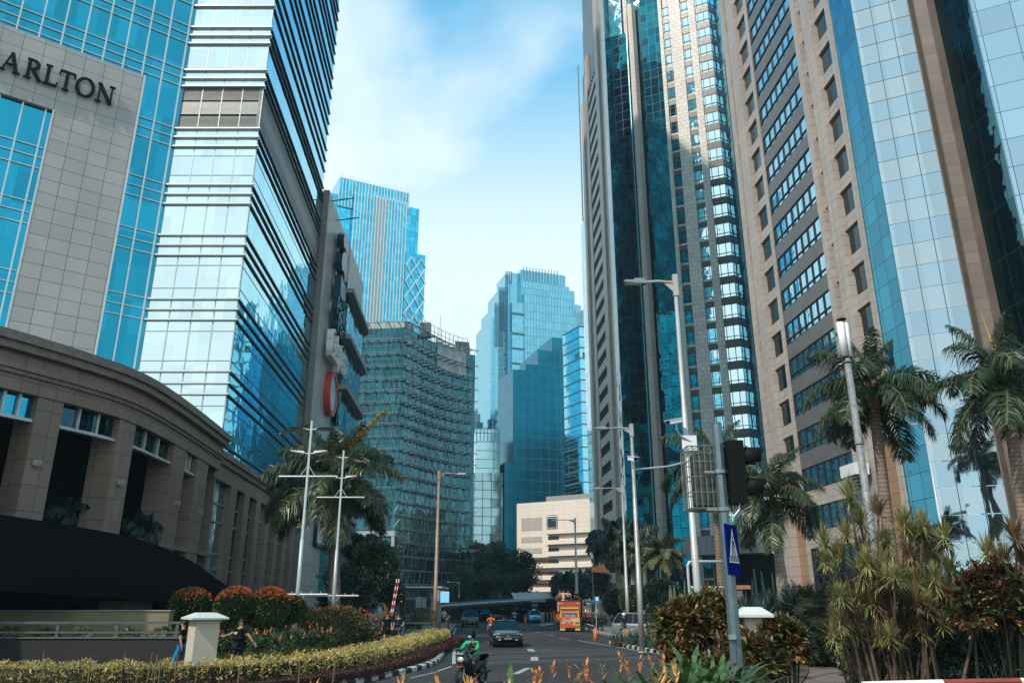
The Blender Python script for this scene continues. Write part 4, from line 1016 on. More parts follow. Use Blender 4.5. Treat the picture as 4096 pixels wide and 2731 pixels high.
KS=catmull([tuple(p) for p in gl([(2330,2500),(2365,2518),(2402,2527),(2463,2541),(2530,2536)])]+[(14.5,66),(30,63)],4)
kerb(KS,seg=.6)
m=MB(); m.poly(gpoly(KS+[(50,70),(45,125),(9.2,105)],.13)[::-1]); struct(m,'pavement',PAVG)
m=MB(); m.poly(gpoly([(13.5,66.6),(40,64),(45,100),(20,100)],.145)[::-1]); struct(m,'lawn',GRASS)
# left walkway behind the hedge and the pavement by the gate
WL=[(-24,26.3),(-13,26.),(-9.6,27.2),(-8.6,31),(-7.9,36),(-7.0,44),(-6.4,53),(-6.,60),(-8.3,60.5),(-8.9,52),(-9.6,42),(-10.6,35),(-12,31.5),(-24,30.)]
m=MB(); m.poly(gpoly(WL[::-1],.175)[::-1]); struct(m,'path',plain('walkway',(.09,.075,.065),.85,var=.2,bump=.2))
kerb([(-10.9,34.5),(-9.8,42),(-9.0,51),(-8.4,58)],seg=.45,w=.16,h=.28)
m=MB(); m.poly(gpoly([(-4.9,58.5),(-4.75,62),(-5.2,74),(-6.2,92),(-9.6,92),(-9.2,62),(-6,58)],.19)); struct(m,'pavement',PAVG)
# right garden path
PR=gl([(3090,2600),(3165,2600),(3300,2605),(3420,2622),(3455,2680),(3470,2740),(3090,2760),(3150,2715),(3175,2665),(3135,2620)],.17)
m=MB(); m.poly(gpoly(PR,.19)); o=struct(m,'path',PAVE)
kp=catmull(gl([(3100,2604),(3150,2625),(3172,2655),(3160,2695),(3110,2745)],.2),4)
m=MB(); strip(m,kp,.14,.24,-.55,0.); struct(m,'path_edge',plain('path_edge_stone',(.13,.085,.06),.8,var=.2))
# worn patches in the asphalt
PAT=plain('asphalt_patch',(.024,.024,.026),.9,var=.2,scale=1.5)
for q in (((1900,2660),(2080,2664),(2100,2678),(1905,2672)),((2160,2560),(2230,2565),(2330,2600),(2235,2603)),((2250,2650),(2420,2644),(2440,2662),(2255,2668))):
    m=MB(); m.poly([(p[0],p[1],.006) for p in [G(u,v,0) for u,v in q]][::-1]); struct(m,'road_patch',PAT)
# road markings
def mark(p,q,w=.12,z=.012):
    a=Vector(G(*p,0)); b=Vector(G(*q,0)); e=(b-a).normalized(); n=Vector((e.y,-e.x,0))*w/2
    m=MB(); v=[a+n,a-n,b-n,b+n]; v=[(x.x,x.y,z) for x in v]
    m.poly(v); 
    if (Vector(v[1])-Vector(v[0])).cross(Vector(v[2])-Vector(v[1])).z<0: m.f=[m.f[0][::-1]]
    return struct(m,'road_marking',WMK)
for p,q,w_ in (((1824,2510),(1813,2538),.15),((1817,2577),(1815,2655),.16),((1807,2664),(1752,2684),.12),((1750,2686),(1640,2712),.09),
    ((1830,2604),(2340,2592),.07),((1830,2610),(2420,2596),.07),((1830,2615),(2460,2600),.07),
    ((1830,2629),(2500,2607),.07),((1832,2636),(2560,2612),.07),((1835,2652),(2640,2624),.07),((1835,2658),(2690,2628),.07),
    ((2310,2560),(2720,2630),.13),((2119,2594),(2129,2605),.35),((2137,2626),(2138,2642),.35),((2112,2671),(2062,2695),.25),
    ((2240,2549),(2280,2556),.12),((2188,2537),(2214,2541),.12),((2140,2526),(2163,2530),.12),((2100,2516),(2122,2519),.12),((2072,2509),(2086,2511),.12),((2050,2503),(2060,2504),.12)):
    mark(p,q,w_)
# ================================================================ leaf helpers
RG=np.random.default_rng(5)
def unit(v): return v/np.maximum(np.linalg.norm(v,axis=-1,keepdims=True),1e-9)
def leaves(C,N_,size,aspect=.4,droop=.0,jit=.35,fold=True):
    """diamond leaves at centres C with preferred outward directions N_"""
    n=len(C); d=unit(N_+RG.normal(0,jit,(n,3))+np.array([0,0,-droop])); s=unit(np.cross(d,RG.normal(0,1,(n,3))))
    l=size*RG.uniform(.6,1.3,(n,1)); w=l*aspect*.5
    base=C-d*l*.5; tip=C+d*l*.5; mid=C+np.array([0,0,1])*l*.0
    return np.stack([base,mid+s*w,tip,mid-s*w],axis=1).reshape(-1,3)
def cloud_ell(n,c,r,shell=.45,clump=14,amp=.18,zmin=None):
    d=unit(RG.normal(0,1,(n,3)))
    k=unit(RG.normal(0,1,(clump,3))); am=RG.uniform(-1,1,clump)
    bump=1+amp*np.clip((np.exp(6*(d@k.T-1))*am).sum(1)*1.5,-1,1)
    rad=(1-shell*RG.random(n)**1.6)*bump
    p=d*rad[:,None]*np.array(r)+np.array(c)
    if zmin is not None: msk=p[:,2]>zmin; p=p[msk]; d=d[msk]
    return p,d
def shrub(name,label,cat,c,r,n,size,mats,aspect=.45,group=None,droop=0.,shell=.45,flowers=None,trunk=None,zmin=.1,amp=.18,base=None):
    base=base if base is not None else (c[0],c[1],.1)
    t=thing(name,label,cat,base,0,group)
    p,d=cloud_ell(n,c,r,shell,amp=amp,zmin=zmin); off=np.array(base)
    leafmesh('foliage',leaves(p,d,size,aspect,droop)-off,4,mats,t)
    if flowers:
        fm,fn,fs,up=flowers; p,d=cloud_ell(fn*3,c,np.array(r)*1.04,.08,amp=amp); k=RG.random(len(p))<np.clip((d[:,2]+up)*1.2,0,1)*.6; p=p[k];d=d[k]
        leafmesh('blossom',leaves(p,d,fs,.6,0,.8)-off,4,fm,t)
    if trunk:
        m=MB(); m.tube([(0,0,-.1),(0.03,0,c[2]-base[2])],[trunk,trunk*.7],8); m.build('trunk',BARK,t)
    return t
def pathcloud(path,n,w,z0,z1):
    P_=np.array(path)[:,:2]; seg=np.linalg.norm(np.diff(P_,axis=0),axis=1); cs=np.concatenate([[0],np.cumsum(seg)]); s=RG.random(n)*cs[-1]
    i=np.clip(np.searchsorted(cs,s)-1,0,len(seg)-1); f=(s-cs[i])/seg[i]; c=P_[i]+(P_[i+1]-P_[i])*f[:,None]; e=(P_[i+1]-P_[i])/seg[i][:,None]; nn=np.stack([e[:,1],-e[:,0]],1)
    a=RG.uniform(-.15*PI,1.15*PI,n); ca=np.cos(a); sa=np.sin(a)
    q=np.sign(ca)*np.abs(ca)**.45; r=np.sign(sa)*np.abs(sa)**.45; rad=1-.35*RG.random(n)**2
    bump=1+.10*np.sin(s*5.1)+.08*np.sin(s*11.3+1)+.06*np.sin(s*23)
    zz=z0+(z1-z0)*np.clip(.0+r*rad,0,1.2)*bump
    p=np.concatenate([c+nn*(q*rad*w/2*bump)[:,None],zz[:,None]],1)
    d=np.concatenate([nn*q[:,None],(np.maximum(r,0)+.15)[:,None]],1)
    return p,unit(d)
def hedge(name,label,path,w,z0,z1,n,size,mats,aspect=.35,core=None,droop=.2,jit=.5):
    base=(path[0][0],path[0][1],z0); t=thing(name,label,'hedge',base)
    p,d=pathcloud(path,n,w,z0,z1); leafmesh('foliage',leaves(p,d,size,aspect,droop,jit)-np.array(base),4,mats,t)
    m=MB(); strip(m,path,z0-.1,z1-(z1-z0)*.22,-w*.36,w*.36); o=m.build('branches',core or TWIG,None); o.parent=t; o.matrix_parent_inverse=Matrix.Translation(-Vector(base))
    return t
BARK=plain('bark',(.10,.075,.055),.9,var=.25,scale=6,bump=.6); TWIG=plain('hedge_twigs',(.03,.028,.012),.95,var=.3,scale=9,bump=.6)
LF_Y=leafmat('yellow_hedge_leaf',(.72,.53,.16),(.36,.31,.08),.5,1.2,.25,c3=(.55,.50,.28))
LF_R=leafmat('dark_red_leaf',(.085,.018,.014),(.045,.012,.010),.5,2.,.15)
LF_G=leafmat('green_leaf',(.065,.105,.030),(.028,.052,.018),.45,1.,.2)
LF_DG=leafmat('dark_green_leaf',(.028,.055,.034),(.013,.030,.020),.4,1.,.15)
LF_O=leafmat('orange_new_leaf',(.60,.13,.035),(.45,.10,.03),.5,2.,.3)
LF_H=leafmat('heliconia_leaf',(.070,.125,.028),(.026,.055,.020),.35,.8,.2,spec=.5)
FL_O=leafmat('orange_flower',(.85,.30,.07),(.80,.42,.14),.5,3.,.3)
LF_YG=leafmat('olive_hedge_leaf',(.20,.17,.05),(.11,.11,.03),.5,1.5,.25)
# hedges
HY=catmull([(-19.5,24.2),(-14.9,23.6),(-12.7,23.5),(-9.9,23.55),(-8.2,24.6),(-6.6,28.2),(-5.85,33),(-5.45,38.5),(-5.2,44.5),(-4.95,51)],5)
HYc=[p for p in offs(HY,.55)]
hedge('hedge','long pale yellow leaved hedge curving along the striped kerb',HYc,1.25,.3,.92,42000,.125,LF_Y,.22,droop=.35)
RH=[p for p in offs(HY,1.6)]
hedge('hedge','low dark red hedge in front of the long yellow hedge',RH,.75,.15,.45,26000,.07,LF_R,.5)
H2_=catmull([(-13.,29.),(-10.6,29.6),(-8.9,32.),(-8.2,36.5)],5)
hedge('hedge','narrow olive green hedge behind the walkway, near the white pillar',H2_[2:],.7,.25,.72,9000,.09,LF_YG,.4)
STK=plain('bamboo',(.20,.12,.07),.8,var=.3)
rs=random.Random(4)
first=None
for (u,v,vt) in ((170,2640,2590),(360,2655,2606),(490,2650,2588),(598,2650,2590),(617,2700,2594),(704,2650,2594),(165,2715,2640),(545,2690,2632),(780,2705,2628),(1195,2680,2622),(950,2700,2640),(1332,2670,2630),(640,2665,2630)):
    p=G(u,v,.95); h=ZH(vt,p.y); si=sorted((170,360,490,598,617,704,165,545,780,1195,950,1332,640)).index(u)
    if first is None:
        m=MB(); m.tube([(0,0,-.7),(.03,.0,.45)],[.022,.018],6); t=m.build('bamboo_stake',STK,None,loc=(0,0,0)); tag(t,'bamboo stake','stake','bamboo stakes in the yellow hedge'); first=t
    else: t=first.copy(); col.objects.link(t)
    t['label']='thin brown bamboo stake in the yellow hedge, %s stake from the left'%ordn(si)
    t.location=(p.x,p.y,h-.55); t.rotation_euler=(rs.uniform(-.05,.05),rs.uniform(-.08,.08),0)
# string between stakes
# white pillar
PCAP=plain('pillar_cream',(.52,.47,.38),.7,var=.06,bump=.15); PCAPT=plain('pillar_cap',(.55,.56,.52),.6,var=.05)
def pillar(loc,rz,label,w=.78,h=1.95,s=1.,grey=False):
    t=thing('pillar',label,'pillar',loc,rz)
    m=MB(); a=w/2; m.box(-a,a,-a,a,0,h*.22); m.build('plinth',PCAP,t)
    m=MB(); m.box(-a+.004,a-.004,-a+.004,a-.004,h*.22+.012,h); m.build('shaft',PCAP,t)
    b=a+.20; m=MB(); m.box(-b,b,-b,b,h,h+.05); m.add([(-b,-b,h+.05),(b,-b,h+.05),(b,b,h+.05),(-b,b,h+.05),(-b*.45,-b*.45,h+.20),(b*.45,-b*.45,h+.2),(b*.45,b*.45,h+.2),(-b*.45,b*.45,h+.2)],[(0,1,5,4),(1,2,6,5),(2,3,7,6),(3,0,4,7),(4,5,6,7)]); m.build('cap',PCAPT,t)
    return t
c=P(800,2640,26.); pillar((c.x,26.,.18),R(38),'cream square pillar with a wide cap standing behind the yellow hedge',w=.74,h=1.80)
c=P(3012,2500,17.2); pillar((c.x,17.2,.15),R(-8),'small cream pillar with pyramid cap among the brown leaved shrubs',w=.36,h=2.05)
# low walls, planter plants and railing at left
RW=thing('planter_wall','low dark wall carrying a twin metal rail, left of the cream pillar','wall',(-16,28,0))
DKWALL=plain('dark_wall',(.009,.010,.011),.7,var=.2)
def cw(mb,name,mat,root): return child(mb,name,mat,root)
m=MB(); m.box(-24,-11.2,28.2,28.6,0,1.32); cw(m,'wall',DKWALL,RW)
m=MB(); m.box(-24,-11.15,28.15,28.65,1.322,1.36); cw(m,'coping',plain('coping_grey',(.10,.105,.105),.7),RW)
RL=plain('rail_metal',(.12,.14,.15),.35,.5)
m=MB(); m.box(-24,-11.3,28.32,28.44,1.78,1.86); cw(m,'rail',RL,RW)
m=MB(); m.box(-24,-11.3,28.34,28.42,1.48,1.54); cw(m,'rail',RL,RW)
for k in range(7):
    x=-23.8+k*2.05; m=MB(); m.box(x-.05,x+.05,28.34,28.42,1.365,1.475); m.box(x-.05,x+.05,28.345,28.415,1.545,1.775); m.box(x-.13,x+.13,28.3,28.46,1.362,1.38); cw(m,'rail_post',RL,RW)
BW=thing('beige_wall','weathered beige low wall under the black ramp at left','wall',(-16,31,0))
m=MB(); m.box(-26,-13.1,31.4,31.8,0,2.16); cw(m,'wall',plain('weathered_beige',(.22,.19,.12),.9,var=.25,scale=.9,bump=.3,c2=(.12,.11,.075)),BW)
m=MB(); m.box(-26,-13.05,31.35,31.85,2.162,2.2); cw(m,'coping',plain('beige_coping',(.30,.27,.20),.8),BW)
LF_PL=leafmat('planter_leaf',(.10,.12,.03),(.03,.05,.02),.5,.6,.2,c3=(.35,.30,.08))
for k in range(9):
    x=-22+k*1.35+rs.uniform(-.2,.2); shrub('small_shrub','small planter shrub behind the metal rail, %s from the left in its row'%ordn(k),'shrub',(x,29.6,1.35),(.55,.35,.32),420,.16,LF_PL,.35,group='planter shrubs behind the rail',droop=.3,base=(x,29.6,.9),zmin=.9,trunk=.03)
# orange-topped balls
for i,(u,v,r,Y,lb) in enumerate(((762,2425,.80,33.5,'round clipped shrub with orange tips, leftmost of the row and above the cream pillar'),(938,2425,.76,33.5,'round clipped shrub with orange tips, second from the left behind the man in black'),(1078,2428,.80,34.,'round clipped shrub with orange tips, third from the left beside the lamp pole'),(1165,2436,.58,35.,'smallest and darkest round orange-tipped shrub, behind the lamp pole'))):
    c=P(u,v,Y); shrub('ball_shrub',lb,'shrub',(c.x,Y,c.z),(r*1.08,r,r*.98),9000,.11,LF_G,.55,group='orange tipped ball shrubs',flowers=(LF_O,3000 if i<3 else 700,.10,-.30),trunk=.06,amp=.06,base=(c.x,Y,.15))
# heliconia style bed behind the walkway
def blade(V,p,d,L_,w,bend,n=4,up=Vector((0,0,1)),tw=0.,mi=None):
    """append a curved leaf blade (quads) to V"""
    p=Vector(p); d=Vector(d).normalized(); s=d.cross(up)
    s=s.normalized() if s.length>1e-4 else Vector((1,0,0))
    pts=[]
    for i in range(n+1):
        t=i/n; wd=w*math.sin(PI*min(1,.12+.88*t))**.7*.5 if i<n else 0.
        pts.append((p-s*wd,p+s*wd)); d=(d+Vector((0,0,-bend/n))).normalized(); p=p+d*(L_/n)
        s=d.cross(up); s=s.normalized() if s.length>1e-4 else Vector((1,0,0))
    for i in range(n): V+= [pts[i][0],pts[i][1],pts[i+1][1],pts[i+1][0]]
def helic(V,Fv,base,h,r,nl,nf,rr,bl=.75,bw=.15):
    for k in range(nl):
        a=rr.uniform(0,2*PI); p=Vector(base)+Vector((math.cos(a)*rr.uniform(0,r),math.sin(a)*rr.uniform(0,r),h*rr.uniform(.35,.95)))
        d=Vector((math.cos(a)*.8,math.sin(a)*.8,rr.uniform(.5,1.6))); blade(V,p,d,bl*rr.uniform(.7,1.2),bw*rr.uniform(.7,1.15),rr.uniform(.5,1.6),4)
        b0=Vector((base[0],base[1],base[2])); blade(V,b0.lerp(p,.0),(p-b0),(p-b0).length,.02,.02,1)
    for k in range(nf):
        a=rr.uniform(0,2*PI); p=Vector(base)+Vector((math.cos(a)*rr.uniform(.1,r),math.sin(a)*rr.uniform(.1,r),h*rr.uniform(.75,1.15)))
        for j in range(5):
            b=rr.uniform(0,2*PI); blade(Fv,p+Vector((0,0,.045*j)),(math.cos(b)*.8,math.sin(b)*.8,.9),.11,.035,.0,2)
V=[];Fv=[]; rr=random.Random(21)
for k in range(230):
    x=rr.uniform(-13,-8.2); y=rr.uniform(31,38.5)
    if x>-8.3-(y-31)*-.02: pass
    helic(V,Fv,(x,y,.15),rr.uniform(.85,1.15),.25,7,1 if rr.random()<.6 else 0,rr,.6,.10)
o=leafmesh('flower_bed',np.array([tuple(v) for v in V]+[tuple(v) for v in Fv]),4,[LF_H,FL_O],None,[0]*(len(V)//4)+[1]*(len(Fv)//4)); tag(o,kind='stuff')
o['label']='dense bed of strap leaves with small orange flowers'
c=P(1340,2500,40.)
shrub('flowering_shrub','large rounded shrub dotted with small red flowers beside the walkway','shrub',(c.x,40.,1.05),(2.1,1.6,1.25),14000,.13,leafmat('ixora_leaf',(.075,.085,.03),(.03,.05,.02),.5,.8,.2),.5,flowers=(LF_O,520,.10,.5),amp=.14)
shrub('flowering_shrub','smaller flowering shrub behind the large red-dotted one, below the lamp bar','shrub',(c.x-2.6,43.,1.0),(1.5,1.2,1.3),7000,.13,leafmat('ixora_leaf2',(.07,.07,.03),(.03,.04,.02),.5,.8,.2),.5,flowers=(LF_O,420,.10,.6),amp=.14)
# ================================================================ street furniture
POLE=plain('galvanised_pole',(.40,.45,.48),.45,.35,var=.15,scale=1.2,c2=(.30,.24,.20)); POLEW=plain('white_pole',(.44,.48,.50),.4,.2,var=.08); POLEB=plain('brown_grey_pole',(.34,.24,.18),.5,.2,var=.15)
LEDM=plain('lamp_lens',(.75,.75,.70),.3)
def cobra(name,label,loc,h,arm,r,rz=0,mat=POLE,group='street lamps with one arm',zb=0):
    t=thing(name,label,'street lamp',loc,rz,group)
    m=MB(); m.tube([(0,0,zb),(0,0,h*.33),(0,0,h*.331),(0,0,h*.66),(0,0,h*.661),(0,0,h)],[r,r*.92,r*.84,r*.74,r*.66,r*.55],10); m.box(-r*1.5,r*1.5,-r*1.5,r*1.5,zb-.02,zb+.03); m.build('pole',mat,t,True)
    m=MB(); m.box(-r*.7,r*.7,-r*.7,r*.7,h-.55,h+.15); m.tube([(0,0,h-.1),(-arm*.5,0,h-.06),(-arm,0,h-.1)],.045,7); m.add([(-.02,-.02,h-.14),(-.02,.02,h-.14),(-arm*.35,0,h-.1),(-.02,0,h-.45)],[(0,2,1),(0,3,2),(1,2,3)]); m.build('arm',mat,t)
    m=MB(); x=-arm; m.add([(x+.15,-.09,h-.15),(x+.15,.09,h-.15),(x-.55,.13,h-.12),(x-.55,-.13,h-.12),(x+.15,-.07,h-.02),(x+.15,.07,h-.02),(x-.5,.10,h-.04),(x-.5,-.10,h-.04)],[(3,2,1,0),(4,5,6,7),(0,1,5,4),(1,2,6,5),(2,3,7,6),(3,0,4,7)]); m.box(x-.2,x+.1,-.06,.06,h-.03,h+.03); hd=m.build('lamp_head',GRMET,t)
    m=MB(); m.box(x-.48,x,-.08,.08,h-.165,h-.15); m.build('lens',LEDM,hd)
    return t
def lampat(ub,vb,vtop,Y,**k):
    x=ta(ub,vb)*Y; h=ZH(vtop,Y); return (x,Y,.1),h-.1
big_loc,hb=lampat(2805,2580,1118,22.); 
BIG=cobra('street_lamp','tall rust-streaked grey street lamp carrying two surveillance cameras, largest in the photo',big_loc,hb,1.05,.105,mat=plain('rusty_pole',(.46,.52,.55),.45,.3,var=.1,scale=.8,c2=(.42,.33,.26)))
for (ub,vb,vt,Y,arm,r,lb,mt) in ((2566,2540,1706,42.,1.5,.15,'grey street lamp with one arm standing right of the silver car',POLE),(2511,2460,1948,64.,1.9,.15,'grey street lamp behind the round clipped trees, third from the right',POLE),(2309,2440,2076,92.,2.2,.17,'thin distant street lamp in front of the white building',POLE),(1738,2510,1890,62.,1.6,.17,'brown grey street lamp at the right end of the yellow hedge',POLEB),(1836,2385,2325,130.,1.6,.12,'tiny far street lamp left of the feathery trees',POLEW)):
    loc,h=lampat(ub,vb,vt,Y); cobra('street_lamp',lb,loc,h,arm,r,rz=(PI if ub==1738 else 0),mat=mt)
loc,h=lampat(3762,2090,1690,44.); cobra('street_lamp','slim pale street lamp in front of the mirror glass, at right',loc,h,.75,.10,rz=R(-10),mat=POLEW)
# cameras on the big lamp
def cctv(loc,rz,tilt,label,arm_pts,s=1.):
    t=thing('surveillance_camera',label,'camera',loc,0)
    M=Matrix.Rotation(rz,4,'Z')@Matrix.Rotation(tilt,4,'X')
    m=MB(); m.box(-.07*s,.07*s,-.28*s,.18*s,-.06*s,.05*s,M); m.box(-.085*s,.085*s,-.36*s,.2*s,.052*s,.07*s,M); m.build('housing',WHS,t)
    m=MB(); m.box(-.05*s,.05*s,-.295*s,-.283*s,-.045*s,.04*s,M); m.build('lens',BLACK,t)
    m=MB(); m.tube([Vector(p)-Vector(loc) for p in arm_pts],.028*s,7); m.build('bracket',POLEW,t)
    return t
bx,by=big_loc[0],big_loc[1]; YB=by-.15
zc=ZH(1690,YB); xc=ta(2698,1690)*YB
cctv((xc,YB-.2,zc),R(-62),R(14),'white surveillance camera on a curved bracket high on the tall rusty lamp',[(xc,YB-.2,zc-.06),(xc,YB-.2,zc-.25),(xc+.12,YB-.1,zc-.4),(xc+.55,YB,ZH(1775,YB))],1.0)
za=ZH(1862,YB); xl=ta(2528,1865)*YB
cctv((xl-.02,YB-.2,ZH(1838,YB)),R(15),R(12),'dark-faced surveillance camera at the end of the horizontal arm',[(xl,YB-.2,ZH(1852,YB)),(xl-.0,YB-.15,za-.08),(xl+.1,YB-.1,za-.12),(xl+1.0,YB,za-.02),(bx-.1,by,ZH(1845,YB))],.9)
m=MB(); px=ta(2757,1760)*YB; m.box(px-.22,px+.2,by-.2,by-.16,ZH(1802,YB),ZH(1742,YB)); o=m.build('mounting_plate',WHS,None); o.parent=BIG; o.matrix_parent_inverse=Matrix.Translation(-Vector(BIG.location))
# antenna pole
c=ta(3505,2250)*27.5; AN=thing('antenna_mast','grey mast topped by two white mobile antennas before the palm at right','mast',(c,27.5,.1))
zt_=ZH(1425,27.5)-.1; zz=ZH(1290,27.5)-.1
m=MB(); m.tube([(0,0,0),(0,0,zt_*.55),(0,0,zt_*.551),(0,0,zt_-.1)],[.17,.15,.135,.12],10); m.tube([(0,0,zt_*.70),(0,0,zt_*.70+.06)],.16,10); m.tube([(0,0,zt_-.25),(0,0,zt_-.2)],.17,10); m.build('pole',plain('mottled_grey',(.30,.31,.31),.6,.3,var=.3,scale=6,c2=(.16,.17,.17)),AN,True)
m=MB(); m.tube([(-.07,0,zt_),(-.07,0,zz)],.135,12); m.build('antenna',WHS,AN,True)
m=MB(); m.tube([(.17,.05,zt_),(.17,.05,zz)],.08,12); m.build('antenna',WHS,AN,True)
m=MB(); m.tube([(.04,.1,zt_-.3),(.04,.1,zz+.12)],.03,6); m.tube([(.04,.08,zz+.14),(.04,.08,zz+.17)],.18,12); m.box(-.15,.2,-.08,.14,zt_-.22,zt_-.05); m.build('bracket',DARKMET,AN)
# traffic light pole
cx=ta(2952,2700)*13.; TL=thing('traffic_light','galvanised pole with a dark traffic signal seen from the side and hooded lenses','traffic light',(cx,13.,.05))
ht=ZH(1695,13.)-.05
GALV=plain('galvanised_steel',(.145,.20,.23),.45,.55,var=.2,scale=5,c2=(.10,.15,.175))
m=MB(); m.tube([(0,0,0),(0,0,ht)],[.105,.085],8); m.box(-.15,.15,-.15,.15,0,.02); m.build('pole',GALV,TL)
m=MB(); m.tube([(0,0,ht),(0,0,ht+.015)],.09,12); m.build('pole_cap',GALV,TL)
za,zb=ZH(1765,12.9)-.05,ZH(2012,12.9)-.05; xs_=ta(2950,1890)*12.9-cx
SGM=plain('signal_black',(.005,.008,.008),.6,.0,spec=.12)
m=MB(); m.box(xs_-.155,xs_+.115,-.20,.16,zb,za); sg=m.build('signal_body',SGM,TL)
hh_=(za-zb)/2
for k in range(2):
    zc=zb+hh_*(k+.5)
    m=MB(); vs=[]; fs=[]; n=12; r=.175; x0=xs_+.116; x1=xs_+.45
    for i in range(n+1):
        a=R(-35)+R(250)*i/n; 
        for x in (x0,x1-(0.0 if .2<i/n<.8 else .06)):
            for q in (r,r-.01): vs.append((x,math.cos(a)*q-.02,zc+math.sin(a)*q))
    for i in range(n):
        b=i*4
        fs+=[(b,b+2,b+6,b+4),(b+1,b+5,b+7,b+3),(b+2,b+3,b+7,b+6),(b,b+4,b+5,b+1)]
    m.add(vs,fs); m.build('visor',SGM,TL,lab) if False else m.build('visor',SGM,TL,True)
    m=MB(); m.tube([(x0-.001,-.02,zc),(x0+.012,-.02,zc)],.12,14); m.build('lens',plain('lens_dark_%d'%k,(.05,.09,.04) if k==0 else (.12,.02,.01),.2),sg)
m=MB(); m.box(-.05,xs_-.156,-.03,.03,za-.08,za-.05); m.box(-.05,xs_-.156,-.03,.03,zb+.1,zb+.13); m.build('bracket',GALV,TL)
for v in (1885,2035):
    z=ZH(v,12.95)-.05; m=MB(); m.tube([(0,0,z-.03),(0,0,z+.03)],.112,10); m.box(-.28,-.1,-.02,.02,z-.02,z+.02); m.build('clamp',GRMET,TL)
m=MB(); m.tube([(.05,-.1,ZH(2060,13)-.05),(.12,-.12,ZH(2068,13)-.05),(.22,-.12,ZH(2040,13)-.05),(.24,-.1,zb)],.012,5); m.build('cable',WHS,TL)
m=MB(); z0_,z1_=ZH(2650,12.9)-.05,ZH(2555,12.9)-.05; m.box(-.12,-.03,-.115,-.10,z0_,z1_); m.build('hatch',GALV,TL)
m=MB(); m.box(-.13,-.02,-.17,-.10,z1_,z1_+.07); m.build('hinge_box',plain('hinge_box',(.30,.38,.42),.4,.5),TL)
# pedestrian sign
SB=plain('sign_blue',(.001,.010,.14),.7,spec=.02,var=.05)
ps=P(2930,2200,12.72); F_=Face((ps.x,12.72),e=(math.sin(R(33)),math.cos(R(33))))
SG=thing('pedestrian_sign','blue pedestrian crossing sign with a white triangle fixed to the traffic light pole','road sign',(ps.x,12.72,1.4))
zA,zB=ZH(2300,12.8),ZH(2098,12.7)
m=MB(); F_.box(m,-.3,.3,zA,zB,-.012,.012); child(m,'panel',SB,SG)
m=MB(); 
def fp(a,b,d=.016): return F_.pt(a,zA+b,d)
hS=zB-zA
m.poly([fp(-.25,.24*hS),fp(.25,.24*hS),fp(0,.93*hS)]); child(m,'white_triangle',plain('sign_white',(.72,.74,.74),.4,var=.03),SG)
m=MB(); d=.020
m.poly([fp(-.015,.78*hS,d),fp(-.035,.75*hS,d),fp(-.015,.72*hS,d),fp(.015,.72*hS,d),fp(.035,.75*hS,d),fp(.015,.78*hS,d)])
m.poly([fp(-.035,.70*hS,d),fp(-.05,.56*hS,d),fp(.02,.56*hS,d),fp(.035,.70*hS,d)])
m.poly([fp(-.05,.56*hS,d),fp(-.075,.40*hS,d),fp(-.04,.40*hS,d),fp(-.012,.55*hS,d)]); m.poly([fp(-.01,.56*hS,d),fp(.05,.40*hS,d),fp(.085,.40*hS,d),fp(.02,.56*hS,d)]); m.poly([fp(.035,.69*hS,d),fp(.03,.63*hS,d),fp(.08,.53*hS,d),fp(.095,.55*hS,d)])
for k in range(5):
    a=-.19+.082*k; m.poly([fp(a*1.05,.265*hS,d),fp(a*1.05+.045,.265*hS,d),fp(a*.85+.04,.39*hS,d),fp(a*.85,.39*hS,d)])
child(m,'pictogram',plain('sign_black',(.015,.015,.02),.4),SG)
# cage box
cg=thing('cage_box','grey control cabinet inside a steel bar cage strapped to the traffic light pole','cabinet',(cx-.5,13.3,3.2))
xa,xb=ta(2750,1925)*13.2,ta(2862,1925)*13.2; z0c,z1c=ZH(2043,13.5),ZH(1803,13.5)
m=MB(); m.box(xa+.12,xb-.02,13.15,13.45,z0c+.06,z1c-.12); child(m,'cabinet',plain('cabinet_grey',(.06,.07,.06),.6,.1,var=.15,scale=3),cg)
BARM=plain('cage_bar',(.22,.25,.25),.4,.6,var=.2,scale=8)
for z in [z0c+(z1c-z0c)*k/4 for k in range(5)]:
    m=MB(); m.tube([(xa,13.05,z),(xb,13.05,z),(xb,13.6,z),(xa,13.6,z),(xa,13.05,z)],.0105,5); child(m,'cage_bar',BARM,cg)
for k in range(6):
    x=xa+(xb-xa)*k/5; m=MB(); m.tube([(x,13.05,z0c),(x,13.05,z1c),(x,13.6,z1c),(x,13.6,z0c),(x,13.05,z0c)],.009,5); child(m,'cage_bar',BARM,cg)
for k in range(1,4):
    y=13.05+.55*k/4; m=MB(); m.tube([(xa,y,z0c),(xa,y,z1c),(xb,y,z1c),(xb,y,z0c),(xa,y,z0c)],.009,5); child(m,'cage_bar',BARM,cg)
